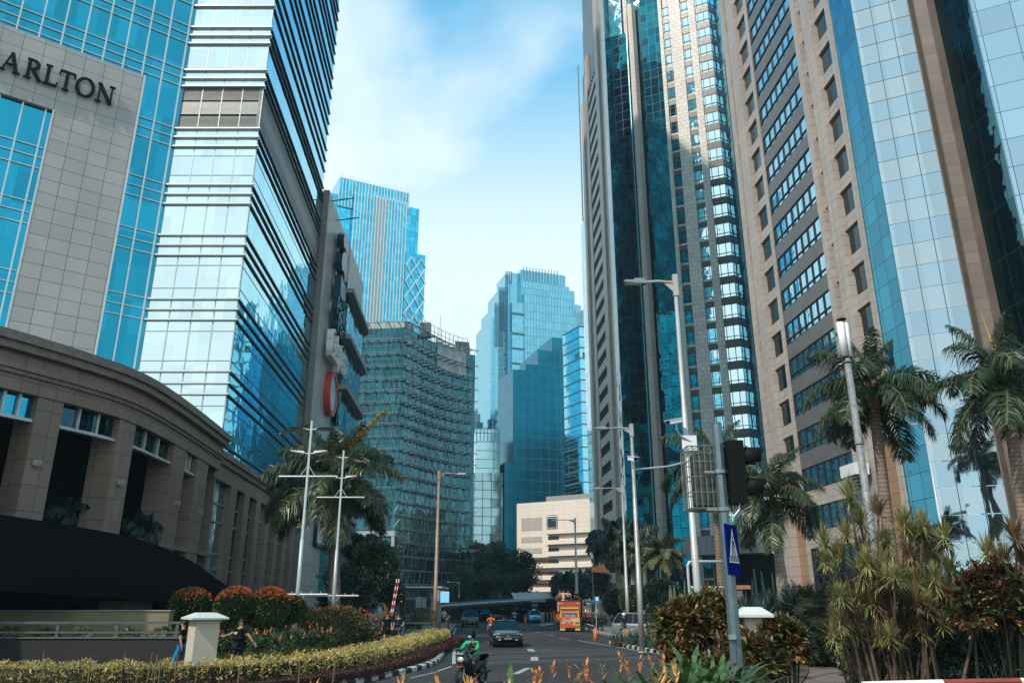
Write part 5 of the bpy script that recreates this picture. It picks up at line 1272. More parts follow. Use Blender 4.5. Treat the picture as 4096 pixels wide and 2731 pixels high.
# wing lamps
def winglamp(loc,label):
    t=thing('street_lamp',label,'street lamp',loc,0,'white lamp posts with curved twin shades')
    m=MB(); m.tube([(0,0,0),(0,0,5.2),(0,0,5.21),(0,0,10.95)],[.115,.095,.07,.055],12); m.build('pole',POLEW,t,True)
    for s in (-1,1):
        m=MB(); n=8
        for i in range(n):
            f0,f1=i/n,(i+1)/n
            def pt(f,w): return (s*(.22+1.35*f),w*(.38*math.sin(PI*min(1,f*1.0))**.5+.02),10.52+.16*math.sin(PI*f*.9)-.28*f-abs(w)*.05)
            for w0,w1 in ((-1,0),(0,1)): 
                q=[pt(f0,w0),pt(f0,w1),pt(f1,w1),pt(f1,w0)]; m.add(q+[(a,b,c+.05) for a,b,c in q],[(0,1,2,3),(7,6,5,4)])
        m.build('wing_shade',plain('shade_cream',(.42,.37,.32),.5,var=.05) if s<0 and 'shade_cream' not in bpy.data.materials else bpy.data.materials['shade_cream'],t,True)
        m=MB(); m.tube([(0,0,10.5),(s*.5,0,10.55),(s*.8,0,10.5)],.04,7); m.box(s*.45,s*.85,-.1,.1,10.48,10.58); m.build('lamp_arm',POLEW,t)
        m=MB(); m.tube([(0,0,9.3),(s*.25,0,9.32)],.03,6); m.add([(s*.25,-.14,9.30),(s*.25,.14,9.30),(s*.85,.2,9.38),(s*.85,-.2,9.38),(s*.25,-.14,9.42),(s*.25,.14,9.42),(s*.9,.22,9.44),(s*.9,-.22,9.44),(s*.5,-.12,9.2),(s*.5,.12,9.2)],[(4,5,6,7),(0,8,9,1),(8,3,2,9),(0,4,7,3),(1,2,6,5),(2,3,7,6),(0,1,5,4)] ); m.build('spotlight',WHS,t)
        m=MB(); m.tube([(0,0,8.75),(s*.35,0,8.22)],.022,5); m.build('brace',POLEW,t)
        m=MB(); m.tube([(0,0,2.25),(s*.33,0,2.66)],.03,5); m.build('brace',POLEW,t)
    m=MB(); m.tube([(-1.4,0,8.18),(1.4,0,8.18)],.05,8); m.build('crossbar',POLEW,t)
    m=MB(); m.tube([(-1.4,0,2.7),(1.4,0,2.7)],.055,8); 
    for k in range(6): m.box(-1.2+.45*k,-1.16+.45*k,-.02,.02,2.75,2.84)
    m.build('crossbar',POLEW,t)
    return t
a=winglamp((ta(1180,2500)*38,38.,.12),'nearer white lamp post with two curved shades and spotlights, left of the palm')
dup(a,(ta(1331,2440)*46,46.,.12),None,'farther white lamp post with two curved shades, in front of the palm trunk')
# goal-post frame and back of a board
fr=thing('pipe_frame','silver pipe frame like a small goal post beside the tall lamp','frame',(ta(2770,2540)*24.5,24.5,.1))
x0,x1=ta(2748,2250)*24.5-fr.location.x,.0
z1_=ZH(2245,24.5)-.1; z2_=ZH(2348,24.5)-.1; xr=ta(2905,2245)*24.5-fr.location.x
m=MB(); m.tube([(0,0,0),(x0*.1,0,z1_-.12),(.05,0,z1_-.02),(.15,0,z1_),(xr,0,z1_)],.045,8); m.build('pipe',POLEW,fr,True)
m=MB(); m.tube([(0.05,0,z2_),(xr,0,z2_)],.035,8); m.build('crossbar',POLEW,fr,True)
m=MB(); m.tube([(xr,0,0),(xr,0,z1_)],.045,8); m.build('pipe',POLEW,fr,True)
Yb=32.; bd=thing('sign_board','back of a wide grey traffic board on two posts, left of the tall lamp','sign board',(ta(2775,2450)*Yb,Yb,.1))
xl,xr=ta(2705,2450)*Yb-bd.location.x,ta(2842,2450)*Yb-bd.location.x; zb_,zt_=ZH(2490,Yb)-.1,ZH(2420,Yb)-.1
m=MB(); m.box(xl,xr,0,.03,zb_,zt_); m.build('panel',plain('board_back',(.36,.41,.43),.5,.3,var=.1),bd)
m=MB(); m.box(xl-.03,xr+.03,-.02,-.001,zt_-.03,zt_+.02); m.box(xl-.03,xr+.03,-.02,-.001,zb_-.02,zb_+.03); m.box(xl-.03,xl+.01,-.02,-.001,zb_+.031,zt_-.031); m.box(xr-.01,xr+.03,-.02,-.001,zb_+.031,zt_-.031); m.build('rim',POLEW,bd)
for f in (.2,.86): m=MB(); x=xl+(xr-xl)*f; m.box(x-.035,x+.035,-.09,-.021,0,zt_); m.build('post',POLEW,bd)
# stone vent block
vb=thing('vent_block','tan stone ventilation block with dark louvres behind the traffic light pole','vent block',(ta(2865,2400)*50,50.,.1))
def vbx(u0,u1,vt,vb_,Y,y1,nm,mt): a=P(u0,vt,Y);b=P(u1,vb_,Y); m=MB(); m.box(a.x,b.x,Y,y1,max(b.z,.0),a.z); return child(m,nm,mt,vb)
vbx(2832,2900,2357,2700,50,52,'block',ST_WARM); vbx(2826,2905,2346,2357,49.9,52.1,'cap',ST_WARM); vbx(2942,3000,2355,2700,50,52,'block',ST_WARM); vbx(2938,3003,2339,2355,49.9,52.1,'cap',ST_WARM)
for k in range(9):
    vbx(2839,2894,2360+k*6.3,2363+k*6.3,49.8,49.99,'louvre_slat',DARKMET)
vbx(2839,2894,2359,2417,49.991,49.998,'louvre_back',BLACK)
# gate booth
GB=thing('gate_canopy','pale flat-roofed gate canopy with two columns over the walkway entrance','canopy',(ta(1660,2480)*66,66.,.15))
YG=66.
def gbx(u0,u1,v0,v1,Y0,Y1,nm,mt,root=GB): a=P(u0,v0,Y0);b=P(u1,v1,Y0); m=MB(); m.box(a.x,b.x,Y0,Y1,b.z,a.z); return child(m,nm,mt,root)
PALE=plain('pale_concrete',(.34,.35,.34),.7,var=.08); SHG=plain('shade_grey',(.15,.14,.135),.8)
gbx(1553,1768,2344,2350,64.5,72,'roof_slab',plain('roof_edge',(.50,.56,.57),.5)); gbx(1575,1760,2351,2363,66,71,'beam',PALE); 
gbx(1576,1588,2364,2500,66,67,'column',PALE); gbx(1594,1612,2372,2500,69,70,'column',SHG); gbx(1724,1738,2364,2512,66,67,'column',PALE); gbx(1745,1757,2410,2510,68,69.4,'column',PALE)
gbx(1664,1684,2385,2430,75,76,'far_column',PALE); gbx(1688,1700,2391,2430,75,76,'far_column',PALE)
DS=thing('display_screen','small bright blue information screen hung on the gate canopy','screen',(ta(1765,2385)*63,63.,3.))
F_=Face((ta(1760,2390)*63,63.),e=(.35,.93)); z0_,z1_=ZH(2408,63),ZH(2364,63)
m=MB(); F_.box(m,0,1.7,z0_-.05,z1_+.05,-.25,-.01); child(m,'casing',PALE,DS)
m=MB(); F_.box(m,.08,1.62,z0_,z1_,-.008,.01); child(m,'screen',emit('screen_blue',(.22,.50,.85),.9),DS)
m=MB(); a=P(1741,2358,62.9); b=P(1756,2403,62.9); m.box(a.x,b.x,62.9,63.6,b.z,a.z); child(m,'casing',PALE,DS)
# barrier arm raised
BR=thing('barrier_arm','raised red and white twin barrier arm beside the gate canopy','barrier',(ta(1572,2470)*60,60.,.2))
RDW=plain('barrier_red',(.50,.07,.04),.5)
pA=P(1569,2462,60.); pB=P(1597,2314,60.); pC=P(1562,2462,60.); pD=P(1588,2314,60.)
for (a,b) in ((pA,pB),(pC,pD)):
    for k in range(10):
        m=MB(); m.tube([a.lerp(b,k/10),a.lerp(b,(k+1)/10-.004)],.05,6); child(m,'barrier_segment',RDW if k%2==0 else WHS,BR)
m=MB(); q=(pA+pC)/2; m.box(q.x-.25,q.x+.25,59.8,60.3,.2,q.z); child(m,'barrier_box',DARKMET,BR)
# crescent ornament
CR=thing('crescent_ornament','orange crescent moon ornament on the planting near the gate','ornament',(ta(1530,2450)*57,57.,1.5))
c=P(1519,2440,57.); r0=.52; pts=[]; 
out=[(c.x+r0*1.0*math.cos(a),c.z+r0*math.sin(a)) for a in [R(-80)+R(170)*k/16 for k in range(17)]]; inn=[(c.x-.22+.50*math.cos(a),c.z+.12+.42*math.sin(a)) for a in [R(75)-R(150)*k/16 for k in range(17)]]
pl2=out+inn; n=len(pl2); m=MB(); m.add([(x,57.,z) for x,z in pl2]+[(x,57.12,z) for x,z in pl2],[tuple(range(n-1,-1,-1)),tuple(range(n,2*n))]+[(k,(k+1)%n,n+(k+1)%n,n+k) for k in range(n)]); child(m,'crescent',plain('orange_moon',(.70,.27,.09),.6,var=.15,scale=8),CR)
# planter rails near the gate
PL=thing('planter_rail','tiered blue grey planter shelves with plants beside the gate','planter',(ta(1660,2500)*56,56.,.15))
for (v,nm) in ((2486,'shelf'),(2515,'shelf'),(2544,'shelf')):
    a=P(1625,v,56.); b=P(1718,v-3,56.); m=MB(); m.box(a.x,b.x,56,56.5,a.z-.14,a.z); child(m,nm,plain('planter_teal',(.17,.24,.25),.5),PL)
a=P(1612,2495,55.9); m=MB(); m.box(a.x-.1,a.x+.12,55.9,56.4,.2,a.z); child(m,'post',bpy.data.materials['planter_teal'],PL)
for i,(u,v,r,lb) in enumerate(((1640,2474,.55,'green'),(1675,2470,.5,'olive'),(1700,2468,.6,'yellowish'),(1660,2506,.45,'pale leaved'))):
    c=P(u,v,56.4); shrub('potted_shrub','%s potted shrub on the tiered planter by the gate'%lb,'shrub',(c.x,56.4,c.z),(r*1.2,.5,r),700,.14,[LF_G,LF_YG,LF_YG,LF_PL][i],.4,base=(c.x,56.4,c.z-.3),zmin=0,group='shrubs on the tiered planter')
# pavement sign/wall by the walker
m=MB(); t=thing('pavement_barrier','brown leaning low panel barrier along the pavement edge','barrier',(ta(1790,2500)*66,66.,.15)); m.box(-.05,.05,-3.4,3.4,0,1.05); m.build('panel',plain('brown_panel',(.10,.075,.055),.6),t); m=MB(); m.box(-.08,.08,-3.45,3.45,1.052,1.12); m.build('cap',plain('orange_cap',(.35,.16,.07),.5),t); t.rotation_euler=(0,0,R(3))
# taxi canopy
TC=thing('taxi_canopy','long low dark canopy over the taxi stand with a silver zigzag roof piece','canopy',(0,100,0))
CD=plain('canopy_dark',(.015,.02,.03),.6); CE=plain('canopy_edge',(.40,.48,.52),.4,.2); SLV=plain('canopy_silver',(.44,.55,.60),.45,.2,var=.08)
pts=[(1762,2421,104.),(1900,2411,105.),(2060,2401,106.),(2165,2393,107.),(2230,2386,108.),(2300,2396,108.),(2345,2408,108.)]
pr=[P(*p) for p in pts]; m=MB(); e=MB()
for a,b in zip(pr[:-1],pr[1:]):
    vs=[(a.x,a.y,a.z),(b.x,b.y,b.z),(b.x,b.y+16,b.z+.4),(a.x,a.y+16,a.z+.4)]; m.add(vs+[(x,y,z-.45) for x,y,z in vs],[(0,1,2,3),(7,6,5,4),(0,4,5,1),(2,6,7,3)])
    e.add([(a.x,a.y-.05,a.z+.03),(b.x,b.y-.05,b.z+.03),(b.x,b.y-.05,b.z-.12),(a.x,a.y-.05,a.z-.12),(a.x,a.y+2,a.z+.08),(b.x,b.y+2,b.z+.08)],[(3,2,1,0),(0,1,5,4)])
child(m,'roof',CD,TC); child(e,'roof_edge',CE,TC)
tops=[(2044,2368),(2062,2393),(2150,2392)]
for k,(ux,vt,ue,ve) in enumerate(((2044,2368,2115,2377),(2074,2366,2140,2376),(2098,2366,2160,2377),(2122,2362,2190,2378),(2141,2360,2236,2386))):
    Yk=107.+.5*k; a=P(ux,vt,Yk); b=P(ux+12,2396,Yk); c=P(ue,2394,Yk); d=P(ue,ve,Yk)
    m=MB(); m.add([tuple(a),tuple(b),tuple(c),tuple(d),(a.x,a.y+.1,a.z),(b.x,b.y+.1,b.z),(c.x,c.y+.1,c.z),(d.x,d.y+.1,d.z)],[(0,1,2,3),(7,6,5,4),(0,3,7,4),(0,4,5,1),(2,6,7,3)]); child(m,'zigzag_roof',SLV,TC)
for k in range(9):
    u=1790+k*62; a=P(u,2410,106+k*.3); m=MB(); m.tube([(a.x,a.y+3,0),(a.x-.8,a.y+3,a.z)],.16,6); child(m,'column',CD,TC)
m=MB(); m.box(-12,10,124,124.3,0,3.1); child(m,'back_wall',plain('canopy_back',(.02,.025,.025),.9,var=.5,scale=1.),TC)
TS=thing('taxi_sign','small sign reading KHUSUS TAKSI under the canopy edge','sign',(ta(2152,2402)*95,95.,2.5))
a=P(2124,2396,95.); b=P(2180,2409,95.); m=MB(); m.box(a.x,b.x,95.,95.1,b.z,a.z); child(m,'panel',plain('sign_teal',(.01,.04,.05),.5),TS)
M=Matrix.Translation(-Vector(TS.location))@faceM(((a.x+b.x)/2,94.98,(a.z+b.z)/2),(1,0,0),(0,-1,0)); textmesh('KHUSUS TAKSI',.30,.02,WHS,'lettering',TS,M,sx=.85)
a=P(2127,2414,96.); b=P(2152,2424,96.); m=MB(); m.box(a.x,b.x,96.,96.1,b.z,a.z); o=m.build('hanging_sign',plain('blue_grey',(.10,.25,.32),.5),None); tag(o,'small blue grey board hanging below the taxi sign','sign')
# bollards at the taxi stand
first=None
for k,(u,v,Y) in enumerate(((2166,2497,92.),(2171,2497,92.),(2176,2496,93.),(2190,2489,96),(2204,2488,96.))):
    x=ta(u,v)*Y
    if first is None:
        first=thing('bollard','white post with orange top at the taxi stand','bollard',(x,Y,0),0,'orange topped posts at the taxi stand'); m=MB(); m.tube([(0,0,0),(0,0,1.1)],.07,8); m.build('post',GRMET,first); m=MB(); m.tube([(0,0,1.102),(0,0,1.4)],.075,8); m.build('orange_top',plain('orange_band',(.65,.28,.06),.5),first); m=MB(); m.box(-.2,.2,-.2,.2,0,.12); m.build('foot',KW,first)
    else: dup(first,(x,Y,0))
    bpy.data.objects[-1] if False else None
for k_,o_ in enumerate(sorted([o for o in col.objects if o.name.startswith('bollard')],key=lambda o:o.location.x/o.location.y)): o_['label']='white post with orange top at the taxi stand, %s from the left'%ordn(k_)
# cones
CO=plain('cone_orange',(.80,.16,.035),.5,var=.05)
def cone(u,v,lb,s=1.):
    p=G(u,v,0); t=thing('traffic_cone',lb,'traffic cone',(p.x,p.y,0),0,'orange traffic cones'); m=MB(); m.tube([(0,0,.05),(0,0,.45),(0,0,.88)],[.17,.11,.05],14); m.build('cone',CO,t,True); m=MB(); m.box(-.22,.22,-.22,.22,0,.05); m.build('base',plain('cone_base',(.10,.05,.03),.7) if 'cone_base' not in bpy.data.materials else bpy.data.materials['cone_base'],t); t.scale=(s,)*3; return t
cone(2382,2564,'orange traffic cone standing alone on the road before the kerb island'); cone(2503,2553,'orange traffic cone by the legs of the man with the white helmet'); cone(2012,2487,'small far orange cone left of the taxis'); cone(2101,2493,'small far orange cone between the taxis'); 
# blue sign on pole, fence, orange tent
t=thing('blue_sign','small blue and white sign on a thin pole above the orange crew','sign',(ta(2386,2500)*68,68.,.15)); m=MB(); h=ZH(2384,68.)-.15; m.tube([(0,0,0),(0,0,h)],.035,6); m.build('pole',POLEW,t); m=MB(); m.box(-.12,.3,-.06,-.04,h-.5,h); m.build('panel',plain('sign_blue2',(.02,.18,.45),.4),t); m=MB(); m.box(0,.22,-.075,-.061,h-.36,h-.06); m.build('white_field',WHS,t)
t=thing('pale_fence','long pale blue fence behind the round clipped trees','fence',(ta(2420,2410)*98,98.,.1)); m=MB(); a=P(2330,2398,98.); b=P(2560,2420,98.); m.box(a.x-t.location.x,b.x-t.location.x,0,.08,a.z-.5,a.z-.1); m.build('panel',plain('fence_blue',(.30,.42,.48),.6,var=.2),t)
for k in range(8): m=MB(); x=a.x-t.location.x+(b.x-a.x)*k/7; m.box(x-.05,x+.05,-.06,-.001,0,a.z-.1); m.build('post',POLE,t)
t=thing('orange_tent','orange pointed tent top in front of the stone tower base','tent',(ta(2398,2250)*100,100.,0)); q=P(2390,2232,100.); m=MB(); m.add([(-.9,0,q.z-1.6),(1.5,0,q.z-1.8),(1.5,2.5,q.z-1.8),(-.9,2.5,q.z-1.6),(-.5,1.2,q.z)],[(0,1,4),(1,2,4),(2,3,4),(3,0,4)]); m.build('canopy',plain('tent_orange',(.80,.20,.06),.6),t); 
for x,y in ((-.9,0),(1.5,0),(1.5,2.5),(-.9,2.5)): m=MB(); m.tube([(x,y,0),(x,y,q.z-1.75)],.05,5); m.build('leg',POLE,t)
# red and white rail at the lower right
RR=thing('red_white_rail','red and white painted rail along the bottom right edge','rail',(6,12,0))
Yr=12.6; zr=ZH(2722,Yr); x0=ta(3448,2725)*Yr; x1=ta(4150,2725)*Yr; xm=ta(3770,2722)*Yr
m=MB(); m.tube([(x0,Yr,zr-.05),(xm,Yr,zr-.02)],.045,10); child(m,'rail',WHS,RR); m=MB(); m.tube([(xm+.003,Yr,zr-.02),(ta(4080,2722)*Yr,Yr,zr)],.046,10); child(m,'rail',plain('faded_red',(.28,.05,.035),.5),RR); m=MB(); m.tube([(ta(4080,2722)*Yr+.003,Yr,zr),(x1,Yr,zr)],.045,10); child(m,'rail',WHS,RR)
for x in (x0+.1,xm,x1-.2): m=MB(); m.tube([(x,Yr,0),(x,Yr,zr-.08)],.035,8); child(m,'post',WHS,RR)
# ================================================================ vehicles
TYRE=plain('tyre',(.012,.012,.012),.8); RIM=plain('rim',(.35,.37,.38),.3,.8); CGL=plain('car_glass',(.006,.012,.016),.12,.0,spec=.28,var=0.02); HLM=plain('headlight_glass',(.65,.68,.70),.15,.3); PLT=plain('black_plate',(.01,.01,.01),.5); CHR=plain('chrome',(.6,.62,.63),.15,.9)
def paint(n,c): return plain(n,c,.28,.1,var=.03,coat=.45)
def loft(mb,secs,cap=True):
    n=len(secs[0]); vs=[p for s in secs for p in s]; fs=[]
    for i in range(len(secs)-1):
        for k in range(n-1): fs.append((i*n+k,i*n+k+1,(i+1)*n+k+1,(i+1)*n+k))
    if cap: fs+=[tuple(range(n-1,-1,-1)),tuple((len(secs)-1)*n+k for k in range(n))]
    return mb.add(vs,fs)
def wheel(parent,x,y,r,w_=.2,axis='x'):
    m=MB(); s=1 if x>0 else -1; m.tube([(x-w_/2*1,y,r),(x+w_/2*1,y,r)],r,16); wv=m.build('wheel',TYRE,parent)
    m=MB(); m.tube([(x+s*w_/2,y,r),(x+s*(w_/2+.012),y,r)],r*.62,12); m.build('rim',RIM,wv)
def car(label,cat,loc,rz,Lc,W,H,col_,kind='sedan',plate='B 1492 BAA',group=None,name='parked_car',platemat=None,roof_lamp=False):
    t=thing(name,label,cat,loc,rz,group); hw=W/2
    if kind=='sedan': st=[(0,.80,.30,.62),(.02,.88,.26,.70),(.07,.95,.22,.76),(.16,1,.20,.86),(.27,1,.20,.95),(.5,1,.20,.97),(.80,1,.22,1.0),(.95,.96,.26,1.02),(1,.86,.32,.92)]; gh=[(.22,.42,.70,.90),.62]
    else: st=[(0,.84,.30,.72),(.02,.92,.26,.84),(.07,.97,.22,.92),(.16,1,.20,1.0),(.24,1,.20,1.04),(.5,1,.20,1.04),(.85,1,.22,1.06),(.97,.98,.26,1.06),(1,.92,.32,1.0)]; gh=[(.17,.34,.88,.99),.66]
    secs=[]
    for f,wf,zb,zt in st:
        y=f*Lc; a=hw*wf; secs.append([(-a*.9,y,zb),(-a,y,zb+.15),(-a*1.0,y,zt-.22),(-a*.96,y,zt-.06),(-a*.80,y,zt),(0,y,zt+.03),(a*.80,y,zt),(a*.96,y,zt-.06),(a,y,zt-.22),(a,y,zb+.15),(a*.9,y,zb),(-a*.9,y,zb)])
    m=MB(); loft(m,secs); bo=m.build('body',col_,t,True)
    (f0,f1,f2,f3),wr=gh; zb=st[4][3]-.03; a=hw*.93; b=hw*wr*1.15
    # greenhouse
    m=MB(); ym=[(f0*Lc,a*.9,zb,0),(f1*Lc,b,H-.05,1),(f2*Lc,b,H-.05,1),(f3*Lc,a*.9,zb,0)]
    vs=[(-a*.9,f0*Lc,zb),(a*.9,f0*Lc,zb),(a,f0*Lc+.3,zb),(a,f3*Lc-.2,zb),(a*.9,f3*Lc,zb),(-a*.9,f3*Lc,zb),(-a,f3*Lc-.2,zb),(-a,f0*Lc+.3,zb),
        (-b*.92,f1*Lc,H-.05),(b*.92,f1*Lc,H-.05),(b,f1*Lc+.15,H-.05),(b,f2*Lc-.1,H-.05),(b*.92,f2*Lc,H-.05),(-b*.92,f2*Lc,H-.05),(-b,f2*Lc-.1,H-.05),(-b,f1*Lc+.15,H-.05)]
    m.add(vs,[(i,(i+1)%8,8+(i+1)%8,8+i) for i in range(8)]+[(8,9,10,11,12,13,14,15)]); m.build('window_glass',CGL,t)
    m=MB(); loft(m,[[(-b*.9,y,H-.05),(-b*.8,y,H-.01+dz),(0,y,H+.02+dz),(b*.8,y,H-.01+dz),(b*.9,y,H-.05)] for y,dz in ((f1*Lc-.03,-.03),(f1*Lc+.3,0),(f2*Lc-.3,0),(f2*Lc+.03,-.03))],False); ro=m.build('roof',col_,t,True)
    for s in (-1,1):
        for (y0,y1,ff) in ((f0*Lc,f1*Lc,0),(f3*Lc,f2*Lc,0)):
            m=MB(); m.tube([(s*a*.92,y0,zb),(s*b*.95,y1,H-.045)],.035,5); m.build('roof_post',col_,t)
        ymid=(f1+f2)/2*Lc; m=MB(); m.tube([(s*(a+.0),ymid,zb),(s*(b+.0),ymid,H-.05)],.03,4); m.build('roof_post',col_,t)
    r=.31 if kind=='sedan' else .33
    for y in (.17*Lc,.80*Lc):
        for s in (-1,1): wheel(t,s*(hw-.09),y,r)
    zf=st[2][3]
    for s in (-1,1):
        m=MB(); y=.035*Lc; x=s*hw*.70
        m.add([(x-s*.20,y-.10,zf-.17),(x+s*.17,y+.02,zf-.17),(x+s*.20,y+.16,zf-.02),(x-s*.12,y-.03,zf-.01),(x-s*.18,y+.05,zf-.17),(x+s*.15,y+.25,zf-.17),(x+s*.15,y+.3,zf-.03),(x-s*.1,y+.2,zf-.02)],[(0,1,2,3) if s>0 else (3,2,1,0),(0,4,5,1),(1,5,6,2),(2,6,7,3),(3,7,4,0)]); m.build('headlight',HLM,t)
        m=MB(); m.ell((s*(hw+.10),f0*Lc+.30,zb+.07),(.10,.06,.07),8,6); m.build('side_mirror',col_,t,True)
        m=MB(); m.box(s*hw*.55-.08,s*hw*.55+.08,-.05,.02,.40,.44); m.build('fog_light',HLM,t)
    m=MB(); m.box(-hw*.45,hw*.45,-.045 if kind=='sedan' else -.03,.05,zf-.20,zf-.06); g=m.build('grille',plain('grille_dark',(.02,.02,.02),.4) if 'grille_dark' not in bpy.data.materials else bpy.data.materials['grille_dark'],t)
    m=MB(); m.box(-hw*.45,hw*.45,-.058,-.046,zf-.21,zf-.19); m.box(-hw*.40,hw*.40,-.058,-.046,zf-.075,zf-.06); m.build('chrome_strip',CHR,t)
    m=MB(); m.tube([(-.001,-.065,zf-.12),(-.001,-.05,zf-.12)],.065,12); m.build('emblem',CHR,t)
    m=MB(); m.box(-hw*.5,hw*.5,-.03,.06,.28,.36); m.build('air_intake',BLACK,t)
    m=MB(); m.box(-.21,.21,-.05,.0,.42,.53); p=m.build('number_plate',platemat or PLT,t)
    if plate: textmesh(plate,.10,.004,WHS if platemat is None else BLACK,'plate_lettering',p,faceM((0,-.053,.475),(1,0,0),(0,-1,0)),sx=.8)
    if roof_lamp: m=MB(); m.box(-.22,.22,(f1+f2)/2*Lc-.08,(f1+f2)/2*Lc+.08,H+.02,H+.17); m.build('roof_lamp',WHS,t)
    return t
NAVYP=paint('black_car_paint',(.008,.010,.012)); SILP=paint('silver_car_paint',(.20,.22,.24)); BLUP=paint('taxi_blue',(.03,.30,.50))
p=G(2032,2590,0.); car('black sedan driving towards the camera in the middle of the road','car',(p.x,48.,0),R(4),4.3,1.78,1.46,NAVYP,'sedan','B 1492 BAA',name='car')
p=G(1879,2508,0.); car('black people carrier driving towards the camera behind the black sedan','car',(p.x,p.y,0),R(2),4.1,1.78,1.72,NAVYP,'mpv','B 1730 TKD',name='car')
car('silver people carrier parked beside the striped kerb behind the grey lamp','car',(11.6,60.2,0.),R(62),4.3,1.75,1.72,SILP,'mpv','B 1284 SRH',name='car')
YP=plain('yellow_plate',(.75,.50,.05),.5)
for i,(u,v,rz,lb) in enumerate(((2146,2491,R(6),'blue taxi at the right end of the taxi rank, nearest the orange topped posts'),(2112,2484,R(14),'blue taxi, second from the right in the rank'),(2085,2480,R(18),'blue taxi, third from the right in the rank'),(2048,2484,R(30),'blue taxi at the left end of the rank'))):
    p=G(u,v,0.); 
    if i==0: tx=car(lb,'taxi',(p.x,p.y,0),rz,4.2,1.72,1.48,BLUP,'sedan','B 1187 UB','blue taxis under the canopy','taxi',YP,True)
    else: dup(tx,(p.x,p.y,0),rz,lb)
p=G(1940,2478,0.); car('dark car waiting in the shade under the taxi canopy','car',(p.x,p.y,0),R(-8),4.2,1.75,1.6,NAVYP,'mpv',None,name='car')
# truck
tp=G(2281,2526,0.); TR=thing('truck','orange and yellow box truck with people sitting on top','truck',(tp.x,tp.y,0),R(-3))
ORP=plain('truck_orange',(.62,.13,.03),.4,.1,var=.12,coat=.3); YEP=plain('truck_yellow',(.75,.45,.10),.4,.1,var=.1); ORD=plain('box_orange',(.42,.075,.02),.5,.1,var=.15)
m=MB(); loft(m,[[(-.86,y,.42),(-.88,y,1.15),(-.80*k,y,zt),(.80*k,y,zt),(.88,y,1.15),(.86,y,.42),(-.86,y,.42)] for y,zt,k in ((0.,1.16,1),(0.05,1.2,1),(.32,1.98,.97),(1.5,2.02,.97))]); m.build('cab',ORP,TR)
m=MB(); m.add([(.25,-.012,.50),(.86,-.012,.50),(.87,-.012,1.14),(.05,-.012,1.14),(.30,-.012,.85)],[(0,1,2,3,4)]); m.build('yellow_panel',YEP,TR)
m=MB(); m.add([(-.70,.055,1.24),(.70,.055,1.24),(.66,.285,1.86),(-.66,.285,1.86)],[(0,1,2,3)]); wsd=m.build('windshield',plain('truck_glass',(.05,.09,.10),.15,spec=.7),TR)
m=MB(); m.box(-.80,.80,.12,.5,1.90,2.06); m.build('sun_visor',YEP,TR)
m=MB(); m.tube([(-.8,.02,1.2),(-.74,.25,1.88)],.05,5); m.build('cab_pillar',YEP,TR); m=MB(); m.tube([(.8,.02,1.2),(.74,.25,1.88)],.05,5); m.build('cab_pillar',YEP,TR)
m=MB(); m.box(-1.12,1.02,1.62,5.4,.75,2.50); m.build('cargo_box',ORD,TR)
m=MB(); m.box(-1.02,-.98,1.585,1.61,1.1,2.4); m.box(-.97,-.60,1.585,1.61,2.36,2.40); m.box(.58,.92,1.585,1.61,2.36,2.40); m.build('white_trim',WHS,TR)
m=MB(); m.box(-1.12,1.02,1.62,5.4,2.51,2.62); m.build('box_rim',plain('box_rim',(.10,.04,.03),.6),TR)
m=MB(); m.box(-.88,.88,-.10,.0,.36,.55); bp_=m.build('bumper',ORP,TR)
for s in (-1,1):
    m=MB(); m.box(s*.62-.15,s*.62+.15,-.03,-.013,.68,.80); m.build('headlight',HLM if s<0 else plain('dark_lamp',(.05,.05,.05),.3),TR)
    m=MB(); m.box(s*.66-.22,s*.66+.22,-.06,-.03,.12,.36); m.build('mud_flap',YEP,TR)
    for y in (.75,4.2): wheel(TR,s*.76,y,.38,.24)
    m=MB(); m.box(s*1.02-.04,s*1.02+.04,.1,.16,1.3,1.6); m.tube([(s*.84,.2,1.6),(s*1.0,.13,1.55)],.015,5); m.build('side_mirror',BLACK,TR)
textmesh('Sengkuni',.44,.01,WHS,'lettering',TR,faceM((0.0,-.02,.96),(1,0,.10),(0,-1,0)),sx=.85,shear=.2)
textmesh('Merah Jaya',.22,.01,WHS,'lettering',TR,faceM((0,.075,1.33),(1,0,0),(0,-1,.36)),sx=.95,shear=.2)
m=MB(); m.box(.38,.72,-.112,-.101,.40,.50); p_=m.build('number_plate',PLT,TR); textmesh('B 9032 PE',.09,.004,WHS,'plate_lettering',p_,faceM((.55,-.115,.45),(1,0,0),(0,-1,0)),sx=.7)
